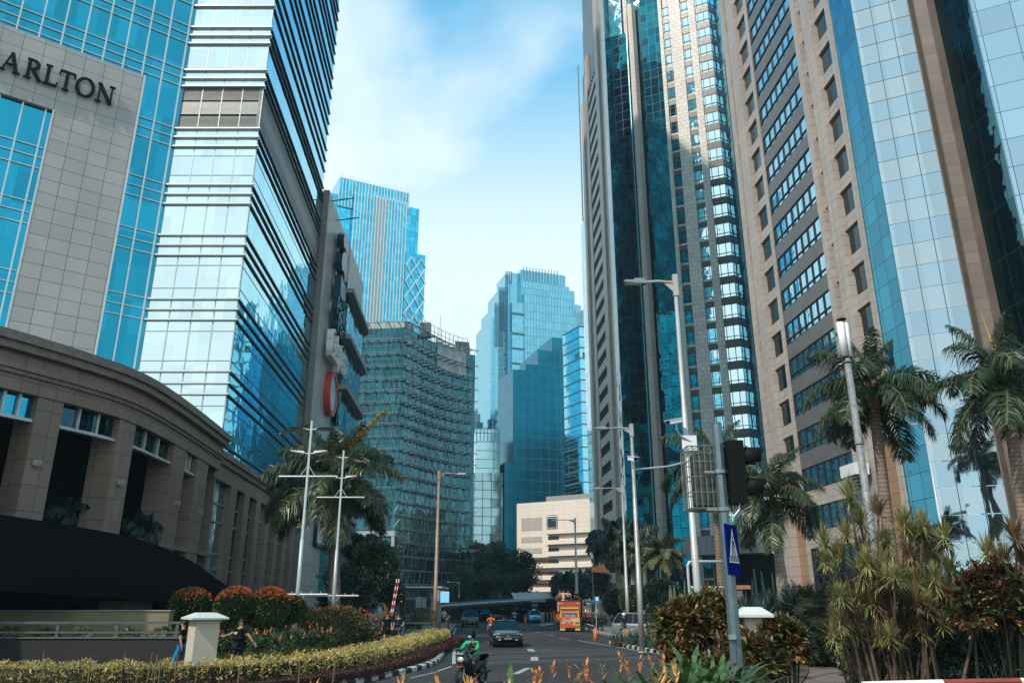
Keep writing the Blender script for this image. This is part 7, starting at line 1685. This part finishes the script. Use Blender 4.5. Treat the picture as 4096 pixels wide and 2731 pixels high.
# broadleaf trees
def tree(name,label,c,r,n,size,mats,base=None,clumps=9,seed=0,tr=.18,group=None,aspect=.45,flat=1.):
    rr=random.Random(seed); base=base or (c[0],c[1],0); t=thing(name,label,'tree',base,0,group); allp=[]
    m=MB(); fork=Vector((0,0,(c[2]-base[2])*.45)); m.tube([(0,0,-.1),(.05,0,fork.z*.5),tuple(fork)],[tr,tr*.8,tr*.65],9)
    for k in range(clumps):
        a=k*2.4+rr.uniform(-.4,.4); e=rr.uniform(-.5,.9); q=(c[0]+math.cos(a)*r[0]*rr.uniform(.3,.72),c[1]+math.sin(a)*r[1]*rr.uniform(.3,.72),c[2]+e*r[2]*.7); rad=rr.uniform(.32,.5)
        p,d=cloud_ell(n//clumps,q,(r[0]*rad,r[1]*rad,r[2]*rad*flat),.7,amp=.3); allp.append(leaves(p,d,size,aspect,.3,.6))
        m.tube([tuple(fork),tuple((fork+Vector(q)-Vector(base))/2+Vector((0,0,-.1))),tuple(Vector(q)-Vector(base))],[tr*.5,tr*.3,tr*.1],6)
    m.build('trunk',BARK,t); leafmesh('crown',np.concatenate(allp)-np.array(base),4,mats,t); return t
c=P(1475,2290,64.); tree('leafy_tree','bushy dark green tree left of the gate canopy',(c.x,64.,c.z),(2.6,2.2,2.5),15000,.28,LF_G,seed=3,clumps=13,base=(c.x,64.,0))
c=P(1437,2185,68.); tree('leafy_tree','small dark tree rising behind the bushy tree by the gate',(c.x,68.,c.z),(1.4,1.2,1.3),4000,.28,LF_DG,seed=5,clumps=7,base=(c.x,68.,0))
c=P(1400,2380,60.); tree('leafy_tree','low dark undergrowth tree below the bushy tree, above the walkers',(c.x,60.,c.z),(2.5,2.,2.0),9000,.24,LF_DG,seed=8,clumps=11,base=(c.x,60.,0))
c=P(1530,2370,59.5); tree('leafy_tree','narrow dark tree behind the crescent ornament',(c.x,61,c.z),(1.3,1.3,2.3),5500,.24,LF_DG,seed=9,clumps=9,base=(c.x,61.,0))
c=P(1895,2345,132.); tree('feathery_tree','light green feathery tree beyond the taxi canopy, at the left',(c.x,132.,c.z),(4.2,3,3.2),9000,.42,LF_G,seed=11,clumps=12,base=(c.x,132,0))
c=P(1955,2270,140.); tree('dark_tree','dark dense tree beyond the canopy, below the low dark building',(c.x,140.,c.z),(3.2,3,4.0),9000,.42,LF_DG,seed=12,clumps=12,base=(c.x,140,0))
c=P(2045,2275,136.); tree('dark_tree','wide dark tree covering the left corner of the white building',(c.x,136.,c.z),(4.4,3,4.2),12000,.42,LF_DG,seed=13,clumps=13,base=(c.x,136,0))
c=P(2010,2345,128.); tree('leafy_tree','spreading low green tree beyond the canopy in front of the wide dark tree',(c.x,128.,c.z),(6,3,2.4),11000,.38,leafmat('mid_green_leaf',(.035,.06,.028),(.018,.034,.02),.45,1.,.2),seed=14,clumps=14,base=(c.x,128,0))
c=P(1815,2370,140.); tree('leafy_tree','low green tree strip beyond the canopy, far left',(c.x,140.,c.z),(5,3,1.8),7000,.4,LF_G,seed=15,clumps=12,base=(c.x,140,0))
for i,(u,v,r) in enumerate(((1905,2190,1.6),(1985,2190,1.9),(2040,2225,1.7))):
    c=P(u,v,206.); tree('roof_tree',('small tree at the left on the roof of the low dark building','small tree in the middle on the roof of the low dark building','small tree at the right end beside the white building roof line')[i],(c.x,206.,c.z),(r*1.4,r,r),1500,.5,LF_DG,seed=20+i,clumps=6,base=(c.x,206,c.z-2.5 if i<2 else 0),tr=.12)
c=P(1950,2210,205.5); hedge('hedge','low planting along the roof edge of the low dark building',[(P(1890,2210,205.4).x,205.4),(P(2012,2210,205.4).x,205.4)],1.2,c.z+.5,c.z+1.9,2500,.4,LF_DG,.5)
# round clipped trees
for (u,v,r,Y,lb,tr) in ((2463,2408,1.25,74.,'round clipped tree, leftmost and smallest, behind the crew',1),(2546,2402,1.42,70.,'round clipped tree in the middle between the two grey lamps',1),(2648,2392,1.55,58.,'large round clipped tree on a bare trunk right of the nearer grey lamp',1)):
    c=P(u,v,Y); shrub('clipped_tree',lb,'tree',(c.x,Y,c.z),(r,r,r*.92),9000,.17,LF_DG if u!=2546 else LF_G,.55,group='round clipped trees',trunk=.12,amp=.07,base=(c.x,Y,.1))
c=P(2404,2480,70.); shrub('small_topiary','tiny round clipped tree with seated crew behind it','tree',(c.x,70.,c.z),(.55,.5,.35),900,.12,LF_DG,.5,trunk=.07,base=(c.x,70.,.1))
# yellow creeper hedge and low walls at right middle
hedge('hedge','yellow leaved hedge behind the large round tree on its bare trunk',[(P(2560,2480,64.).x,64.5),(P(2760,2480,64.).x,64.5)],1.0,.2,1.75,6000,.2,LF_Y,.5)
t=thing('brown_wall','low brown wall under the yellow hedge beside the silver car','wall',(13,66,.1)); m=MB(); a=P(2560,2480,66.);b=P(2900,2480,66.); m.box(a.x-13,b.x-13,0,.4,0,1.5); m.build('wall',plain('brown_wall',(.16,.09,.06),.8),t)
# cactus clumps and dark shrubs at the tower foot
LFC=leafmat('cactus_green',(.07,.095,.05),(.04,.06,.035),.5,2.,0)
def cactus(label,u,v,Y,n,h,wd,seed):
    rr=random.Random(seed); c=P(u,v,Y); t=thing('cactus',label,'cactus',(c.x,Y,0),0,'columnar cactus clumps'); 
    for k in range(n):
        x=rr.uniform(-wd,wd); y=rr.uniform(-.5,.5); hh=h*rr.uniform(.55,1.); m=MB(); m.tube([(x,y,0),(x+rr.uniform(-.05,.05),y,hh*.6),(x+rr.uniform(-.1,.1),y,hh)],[.09,.10,.05],7); m.build('column',LFC,t,True)
cactus('clump of column cacti left of the vent block',2760,2350,54.,26,3.6,1.5,3)
cactus('tall column cacti at the foot of the brown stone tower',2710,2340,58.,16,4.0,1.3,4)
cactus('column cacti right of the stone blocks near the tower entrance',3075,2340,48.,14,4.6,1.2,5)
# agaves
def agave(V,base,r,n,rr,w=.09):
    for k in range(n):
        a=rr.uniform(0,2*PI); el=rr.uniform(.05,1.5); blade(V,base,(math.cos(a)*math.cos(el),math.sin(a)*math.cos(el),math.sin(el)),r*rr.uniform(.8,1.1),w,.15,3)
LFA=leafmat('agave_leaf',(.05,.085,.075),(.03,.055,.05),.4,1.,.1)
for i,(u,v,Y,r,lb) in enumerate(((2982,2420,30.,1.05,'spiky grey green agave right of the traffic pole above the small pillar'),(3075,2415,32.,1.25,'spiky dark agave behind the brown leaved bush'),(3040,2440,28.,.9,'small spiky agave beside the pillar cap'),(3160,2385,34.,1.1,'spiky agave at the foot of the fluted palm trunk'))):
    c=P(u,v,Y); V=[]; rr=random.Random(50+i); agave(V,(0,0,.0),r,90,rr); t=thing('agave',lb,'agave',(c.x,Y,c.z-r*.45),0,'agaves behind the brown bushes'); leafmesh('leaves',np.array([tuple(q) for q in V]),4,LFA,t); m=MB(); m.tube([(0,0,.05),(0,0,-(c.z-r*.45)+.1)],.10,8); m.build('stem',BARK,t)
# broad dark undergrowth hiding the tower foot
for i,(u0,u1,v,Y,lb) in enumerate(((2600,2900,2440,52.,'dark low shrubs behind the tall lamp and the sign board'),(3150,3560,2375,44.,'dark green shrub band at the foot of the near stone tower'),(3560,4150,2300,40.,'tall dark shrub band in front of the mirror glass at right'))):
    a=P(u0,v,Y); b=P(u1,v,Y); hedge('shrub_band',lb,[(a.x,Y),((a.x+b.x)/2,Y+.4),(b.x,Y)],2.0,.1,a.z,16000,.24,LF_DG,.45,droop=.3)
# ================================================================ right hand planting
LF_CR=leafmat('cordyline_brown',(.24,.125,.045),(.12,.055,.028),.4,1.2,.2,c3=(.42,.33,.10)); LF_CG=leafmat('cordyline_green',(.10,.125,.035),(.04,.06,.025),.4,1.2,.2,c3=(.36,.30,.09))
LF_PH=leafmat('philodendron_leaf',(.035,.075,.035),(.015,.038,.022),.35,1.,.15,spec=.5)
LF_DR=leafmat('dracaena_leaf',(.42,.38,.145),(.17,.18,.06),.4,1.5,.2,c3=(.34,.30,.12)); LF_DB=leafmat('dracaena_brown',(.26,.17,.085),(.13,.08,.045),.45,1.5,.2)
LF_CO=leafmat('copper_leaf',(.17,.065,.028),(.07,.035,.02),.4,1.2,.2,c3=(.40,.20,.06))
def rosettes(V,c,r,n,size,w,rr,per=16,zb=0,down=.15):
    for k in range(n):
        a=rr.uniform(0,2*PI); e=rr.uniform(-.25,1.45); q=rr.uniform(.35,1.0); p=Vector((c[0]+r[0]*q*math.cos(a)*math.cos(e),c[1]+r[1]*q*math.sin(a)*math.cos(e),c[2]+r[2]*q*math.sin(e)))
        out=Vector((math.cos(a)*math.cos(e),math.sin(a)*math.cos(e),math.sin(e)+.45)).normalized()
        for j in range(per):
            d=(out+Vector((rr.gauss(0,.55),rr.gauss(0,.55),rr.gauss(0,.4)))).normalized(); blade(V,p,d,size*rr.uniform(.7,1.15),w*rr.uniform(.8,1.2),rr.uniform(.3,1.1),3)
def bush(name,label,cat,c,r,n,size,w,mats,seed,per=14,base=None,group=None,split=.5,stem=True):
    rr=random.Random(seed); base=base or (c[0],c[1],.1); t=thing(name,label,cat,base,0,group); cc=Vector(c)-Vector(base)
    V=[];V2=[]; rosettes(V,cc,r,int(n*split),size,w,rr,per); rosettes(V2,cc,[q*.97 for q in r],n-int(n*split),size,w,rr,per)
    leafmesh('foliage',np.array([tuple(q) for q in V+V2]),4,mats,t,[0]*(len(V)//4)+[1]*(len(V2)//4))
    if stem:
        m=MB()
        for k in range(14): a=rr.uniform(0,2*PI); m.tube([(math.cos(a)*.2*r[0],math.sin(a)*.2,0),(math.cos(a)*r[0]*.6,math.sin(a)*r[1]*.6,cc.z)],.02,5)
        m.build('stems',TWIG,t)
    return t
c=P(2742,2550,17.5); bush('croton_bush','brown and yellow leaved cordyline bush left of the traffic light pole','shrub',(c.x,17.5,c.z),(.68,.6,.72),170,.30,.085,[LF_CR,LF_CG],61,group='brown leaved cordyline bushes')
c=P(2862,2500,18.5); bush('croton_bush','brown leaved cordyline bush directly behind the traffic light pole','shrub',(c.x,18.5,c.z),(.75,.6,.68),160,.30,.085,[LF_CR,LF_CG],62,group='brown leaved cordyline bushes')
c=P(3000,2690,15.4); bush('croton_bush','large cordyline bush with green and yellow leaves in front of the small pillar','shrub',(c.x,15.4,c.z),(.68,.6,.62),170,.31,.095,[LF_CG,LF_CR],63,group='brown leaved cordyline bushes')
c=P(3105,2600,17.5); bush('croton_bush','cordyline bush with yellow tips right of the small pillar, beside the path','shrub',(c.x,17.,c.z),(.50,.5,.62),120,.30,.09,[LF_CG,LF_CR],64,group='brown leaved cordyline bushes')
c=P(2700,2640,17.); bush('croton_bush','low cordyline bush at the left end above the orange flowers','shrub',(c.x+.1,16.8,c.z),(.35,.4,.35),36,.28,.08,[LF_CR,LF_CG],65,group='brown leaved cordyline bushes')
# philodendron bushes: feathery lobed leaves
def phil(label,u,v,Y,r,n,seed):
    rr=random.Random(seed); c=P(u,v,Y); base=(c.x,Y,.1); t=thing('philodendron',label,'shrub',base,0,'deep green lobed leaf shrubs'); V=[]; cc=Vector((0,0,c.z-.1))
    for k in range(n):
        a=rr.uniform(0,2*PI); e=rr.uniform(-1.3,1.4); p=cc+Vector((r[0]*math.cos(a)*math.cos(e),r[1]*math.sin(a)*math.cos(e),r[2]*math.sin(e)))*rr.uniform(.75,1.)
        d=Vector((math.cos(a)*math.cos(e),math.sin(a)*math.cos(e),math.sin(e)*.6+.1)).normalized(); s=d.cross(Vector((0,0,1))).normalized(); L_=rr.uniform(.35,.6)
        for j in range(7):
            f=j/7; q=p+d*L_*f+Vector((0,0,-.25*L_*f*f))
            for sg in (-1,1): blade(V,q,(d*.7+s*sg).normalized()+Vector((0,0,-.25)),L_*.55*(1-f*.6),.05,.3,2)
    leafmesh('foliage',np.array([tuple(q) for q in V]),4,LF_PH,t); m=MB(); m.ell(tuple(cc),(r[0]*.7,r[1]*.7,r[2]*.7),12,8); m.tube([(0,0,0),tuple(cc)],.2,8); m.build('stems',TWIG,t)
phil('large deep green lobed shrub beside the right garden path',3270,2490,32.,(1.65,1.3,1.25),620,71)
phil('deep green lobed shrub behind the large one, near the fluted palm trunk',3215,2455,36.,(1.5,1.2,1.15),460,72)
phil('deep green lobed shrub right of the large one, behind the spiky shrubs',3390,2500,33.,(1.5,1.2,1.4),500,73)
# dracaena thicket
def dracaena(label,ub,Y,heads,seed):
    rr=random.Random(seed); base=(ta(ub,2720)*Y,Y,.1); t=thing('dracaena',label,'shrub',base,0,'tall spiky dracaena plants')
    for (u,v,r,br) in heads:
        yy=Y+rr.uniform(-1.2,1.2); c=P(u,v,yy)-Vector(base); V=[]
        n=120
        for k in range(n):
            a=rr.uniform(0,2*PI); el=rr.uniform(-.55,1.5) if k>25 else rr.uniform(.9,1.5)
            d=Vector((math.cos(a)*math.cos(el),math.sin(a)*math.cos(el),math.sin(el))); blade(V,c+Vector((0,0,rr.uniform(-.12,.12))),d,r*1.08*rr.uniform(.75,1.15),.034,.22 if el>.3 else .5,3)
        leafmesh('leaf_head',np.array([tuple(q) for q in V]),4,LF_DB if br else LF_DR,t)
        m=MB(); b=Vector((rr.uniform(-.5,.5),rr.uniform(-.4,.4),0)); md=b.lerp(c,.5)+Vector((rr.uniform(-.12,.12),0,0)); m.tube([b,md,c],[.045,.038,.03],6); m.build('stem',plain('dracaena_stem',(.13,.085,.06),.85,var=.35,scale=9) if 'dracaena_stem' not in bpy.data.materials else bpy.data.materials['dracaena_stem'],t)
dracaena('spiky dracaena at the left of the thicket, leaning over the lobed shrubs',3480,24.,[(3300,2180,.62,0),(3365,2230,.6,0),(3340,2310,.55,0),(3390,2400,.5,0),(3350,2395,.45,0),(3420,2480,.5,1),(3300,2250,.45,0)],81)
dracaena('tallest dracaena of the thicket with upright heads in front of the antenna mast',3520,25.,[(3400,2000,.72,0),(3440,2095,.68,0),(3385,2150,.6,0),(3460,2200,.6,0),(3500,2330,.6,0),(3450,2300,.6,0),(3490,2420,.55,0)],82)
dracaena('dracaena with one brownish head before the orange-shafted palm trunk',3560,24.5,[(3515,2060,.66,1),(3540,2180,.62,0),(3520,2280,.6,0),(3560,2360,.6,0),(3470,2260,.55,0),(3540,2460,.55,1)],83)
dracaena('dracaena with high green heads in the middle right of the thicket',3640,25.,[(3620,2100,.68,0),(3690,2110,.62,0),(3640,2230,.6,1),(3690,2240,.6,0),(3600,2330,.55,0),(3660,2390,.55,0)],84)
dracaena('dracaena at the right end of the thicket near the slim lamp',3720,24.,[(3780,2160,.6,0),(3800,2290,.6,0),(3740,2330,.6,0),(3760,2420,.5,0),(3700,2450,.5,1)],85)
rf=random.Random(77)
for nm,ub,Y,u0,u1,v0,v1,nn in (('low dracaena heads filling the left front of the thicket',3460,23.6,3330,3520,2380,2560,12),('low dracaena heads filling the middle front of the thicket',3590,23.8,3500,3660,2300,2560,16),('low dracaena heads filling the right front of the thicket',3720,24.,3640,3830,2330,2560,14),('dense dracaena heads at the heart of the thicket',3600,26.,3400,3720,2130,2360,16)):
    dracaena(nm,ub,Y,[(rf.uniform(u0,u1),rf.uniform(v0,v1),rf.uniform(.42,.6),rf.random()<.25) for _ in range(nn)],int(ub+Y*10))
dracaena('slender dracaena with bent stems standing apart at right',3840,23.,[(3950,2220,.62,0),(3890,2400,.6,0)],86)
dracaena('reddish dracaena mass at the right edge',4040,23.,[(4060,2160,.75,1),(4090,2260,.7,1),(4020,2250,.6,1),(4080,2380,.6,1)],87)
c=P(3990,2470,22.); bush('copper_shrub','tall copper brown leaved shrub at the right edge','shrub',(c.x,22.,c.z),(1.15,.9,1.45),300,.30,.10,[LF_CO,LF_CG],91)
c=P(3850,2560,25.); bush('copper_shrub','dark broad leaved shrub behind the bent dracaena stems','shrub',(c.x,25.5,c.z),(1.3,.9,1.2),260,.30,.10,[LF_CO,LF_DG],92)
c=P(3600,2600,27.); shrub('variegated_shrub','dark green undergrowth shrub beneath the spiky thicket','shrub',(c.x,27.5,c.z),(2.1,.9,1.0),9000,.15,LF_DG,.5)
c=P(3440,2612,25.); shrub('variegated_shrub','small pale yellow green rounded shrub at the edge of the path','shrub',(c.x,25.,c.z),(.62,.5,.52),3200,.10,leafmat('variegated_leaf',(.40,.38,.16),(.14,.17,.06),.5,2.,.25),.5)
c=P(4000,2640,24.); shrub('variegated_shrub','dark low shrub under the copper leaved shrub at the right edge','shrub',(c.x,24.,c.z+.1),(2.,.8,1.0),9000,.15,LF_DG,.5)
V=[]; rr=random.Random(95)
for k in range(900): x=rr.uniform(9.3,20); y=rr.uniform(20.5,25); blade(V,(x,y,.1),(rr.gauss(0,.5),rr.gauss(0,.5),1),rr.uniform(.15,.5),.03,.6,2)
o=leafmesh('grass',np.array([tuple(q) for q in V]),4,leafmat('dry_grass',(.13,.12,.04),(.07,.05,.025),.6,2.,.2)); tag(o,'short dry grass and litter under the spiky shrubs',kind='stuff')
# spider lily bed on the kerb island
LFL=leafmat('lily_leaf',(.05,.095,.05),(.025,.055,.035),.4,1.,.15)
V=[];W_=[]; rr=random.Random(97); KRp=[(p[0],p[1]) for p in KR]
for k in range(1500):
    f=rr.uniform(.24,.80); i=int(f*(len(KRp)-2)); a=Vector(KRp[i]).lerp(Vector(KRp[i+1]),rr.random()); e=(Vector(KRp[i+1])-Vector(KRp[i])).normalized(); nn=Vector((-e.y,e.x)); nn=nn if nn.y>0 or nn.x>0 else -nn
    a=a+nn*rr.uniform(.3,5.5)
    for j in range(13): b=rr.uniform(0,2*PI); blade(V,(a.x,a.y,.12),(math.cos(b)*.6,math.sin(b)*.6,rr.uniform(.6,1.4)),rr.uniform(.55,1.0),.06,rr.uniform(1.2,2.2),4)
    if rr.random()<.05:
        for j in range(7): b=rr.uniform(0,2*PI); blade(W_,(a.x,a.y,.85),(math.cos(b)*.7,math.sin(b)*.7,.8),.24,.014,2.5,3)
        blade(W_,(a.x,a.y,.2),(0,0,1),.68,.02,0,2)
o=leafmesh('lily_bed',np.array([tuple(q) for q in V+W_]),4,[LFL,WHS],None,[0]*(len(V)//4)+[1]*(len(W_)//4)); tag(o,'bed of dark green strap leaves with thin white flowers behind the striped kerb',kind='stuff')
V=[]; rr=random.Random(98)
for k in range(260):
    q=G(rr.uniform(2450,2570),rr.uniform(2556,2575),.15); 
    for j in range(8): b=rr.uniform(0,2*PI); blade(V,(q.x,q.y,.12),(math.cos(b)*.7,math.sin(b)*.7,rr.uniform(.4,1.2)),rr.uniform(.2,.4),.06,.8,2)
o=leafmesh('brown_ground_cover',np.array([tuple(q) for q in V]),4,LF_CR); tag(o,'low reddish brown ground cover at the tip of the kerb island',kind='stuff')
# potted palms in the colonnade openings
for i,(u,v,Y,lb) in enumerate(((290,2050,33.4,'dark feathery palm inside the left colonnade opening'),(560,2100,36.6,'dark feathery palm inside the second colonnade opening'))):
    c=P(u,v,Y); palm('colonnade_palm',lb,(c.x,Y,4.4),0,1.25,key=DKP,nf=14,lowest=3,trunk=(.05,.04),shaft=0,top=(c.x,Y,c.z-.2),seed=60+i,group='palms inside the colonnade')
# foreground heliconias
protos=[]
def hel(label,loc,seed,h,n,nf,fmat,big=1.):
    rr=random.Random(seed); t=thing('heliconia',label,'flowering plant',loc,0,'orange flowered heliconias in the foreground'); V=[];Fv=[]
    for k in range(n):
        a=rr.uniform(0,2*PI); r0=rr.uniform(0,.3); b=Vector((math.cos(a)*r0,math.sin(a)*r0,0)); el=rr.uniform(.0,1.15); hh=h*rr.uniform(.70,.98); p=b+Vector((math.cos(a)*.12,math.sin(a)*.12,hh))
        blade(V,b,p-b,(p-b).length,.02,.02,2); blade(V,p,(math.cos(a)*math.cos(el),math.sin(a)*math.cos(el),math.sin(el)),rr.uniform(.36,.62)*big,rr.uniform(.05,.08)*big,rr.uniform(.6,1.9),6)
    V2_=V
    for k in range(nf):
        Fv=[]; a=rr.uniform(0,2*PI); p=Vector((math.cos(a)*.3*rr.random(),math.sin(a)*.3*rr.random(),h*rr.uniform(1.02,1.10)+.10)); blade(V2_,p-Vector((0,0,.45)),(0,0,1),.46,.014,0,2)
        for j in range(4 if big>1 else 7):
            b=rr.uniform(0,PI)*1+ (PI if j%2 else 0); blade(Fv,p+Vector((0,0,.028*j)),(math.cos(b)*.75,math.sin(b)*.4,rr.uniform(.5,1.3)),(.16 if big>1 else .10)*rr.uniform(.7,1.1),.032 if big>1 else .032,.0,3)
        leafmesh('flower',np.array([tuple(q) for q in Fv]),4,fmat,t)
    leafmesh('foliage',np.array([tuple(q) for q in V]),4,LF_H,t)
    return t
FL_R=leafmat('yellow_red_flower',(.75,.36,.12),(.60,.14,.05),.5,14.,.3)
hs_=[]
rr=random.Random(5)
pts=[(1290,2735,8.6,1.1),(1660,2715,8.3,1.1),(1760,2700,8.2,1.15),(1880,2690,8.0,1.25),(1960,2680,8.3,1.25),(2030,2700,8.6,1.1),(2110,2705,9.5,.8),(2190,2712,9.8,.8),(2250,2690,10.,.8),(2330,2700,9.8,.8),(2400,2680,10.,.8),(2480,2668,10.2,.8),(2560,2662,10.,.8),(2600,2690,9.,1.1),(2680,2660,9.2,1.1),(2740,2635,9.6,1.1),(2800,2620,10.,1.1),(2860,2610,10.4,1.1),(2700,2700,8.6,1.1),(2800,2690,8.8,1.1),(2880,2680,9.3,1.1),(2760,2600,11.,1.0),(2850,2590,11.6,1.),(1420,2745,8.4,1.1),(1560,2740,8.3,1.1),(2900,2740,8.9,1.1)]
pts+=[(u+rr.uniform(-30,30),v+rr.uniform(-6,14),Y+rr.uniform(-.3,.5),1) for u,v,Y,_ in pts if u>2060]+[(u+rr.uniform(15,60),v+rr.uniform(10,30),Y-.5,1) for u,v,Y,_ in pts if u>2060]
pts=[(a+.013*i,b,c_,1) for i,(a,b,c_,_) in enumerate(pts)]
for i,(u,v,Y,bg) in enumerate(pts):
    mid=2060<u<2590; h=ZH(v+(40 if mid else 22 if u<2060 else -5),Y)
    if mid: lb='slender heliconia with small yellow and red flower spikes, number %d'%i
    hel(('heliconia with slender yellow red flower spikes below the road' if mid else 'broad heliconia with orange claw flowers below the scooter rider' if u<2060 else 'broad heliconia with orange claw flowers by the signal pole')+', %s from the left'%ordn2(sorted(q[0] for q in pts if (q[0]<2060,2060<q[0]<2590)==(u<2060,mid)).index(u)),(ta(u,v)*Y,Y,.1),200+i,(h-.1-(.30 if not mid else .16)),(20 if mid else 30),(1 if rr.random()<.8 else 0) if mid else (1 if rr.random()<(.6 if u<2060 else .28) else 0),FL_R if mid else FL_O,1.3 if u<2060 else 1.25 if not mid else .9)
# ================================================================ haze
hm=bpy.data.materials.new('haze'); hm.use_nodes=True; hn=hm.node_tree; hn.nodes.clear(); ho=hn.nodes.new('ShaderNodeOutputMaterial'); hv=hn.nodes.new('ShaderNodeVolumePrincipled')
hv.inputs['Color'].default_value=(.55,.85,.95,1); hv.inputs['Density'].default_value=.00032; hv.inputs['Anisotropy'].default_value=.2; hn.links.new(hv.outputs[0],ho.inputs['Volume'])
m=MB(); m.box(-160,160,-60,480,-1.03,196); h=m.build('haze',hm,uv=False); h['kind']='stuff'
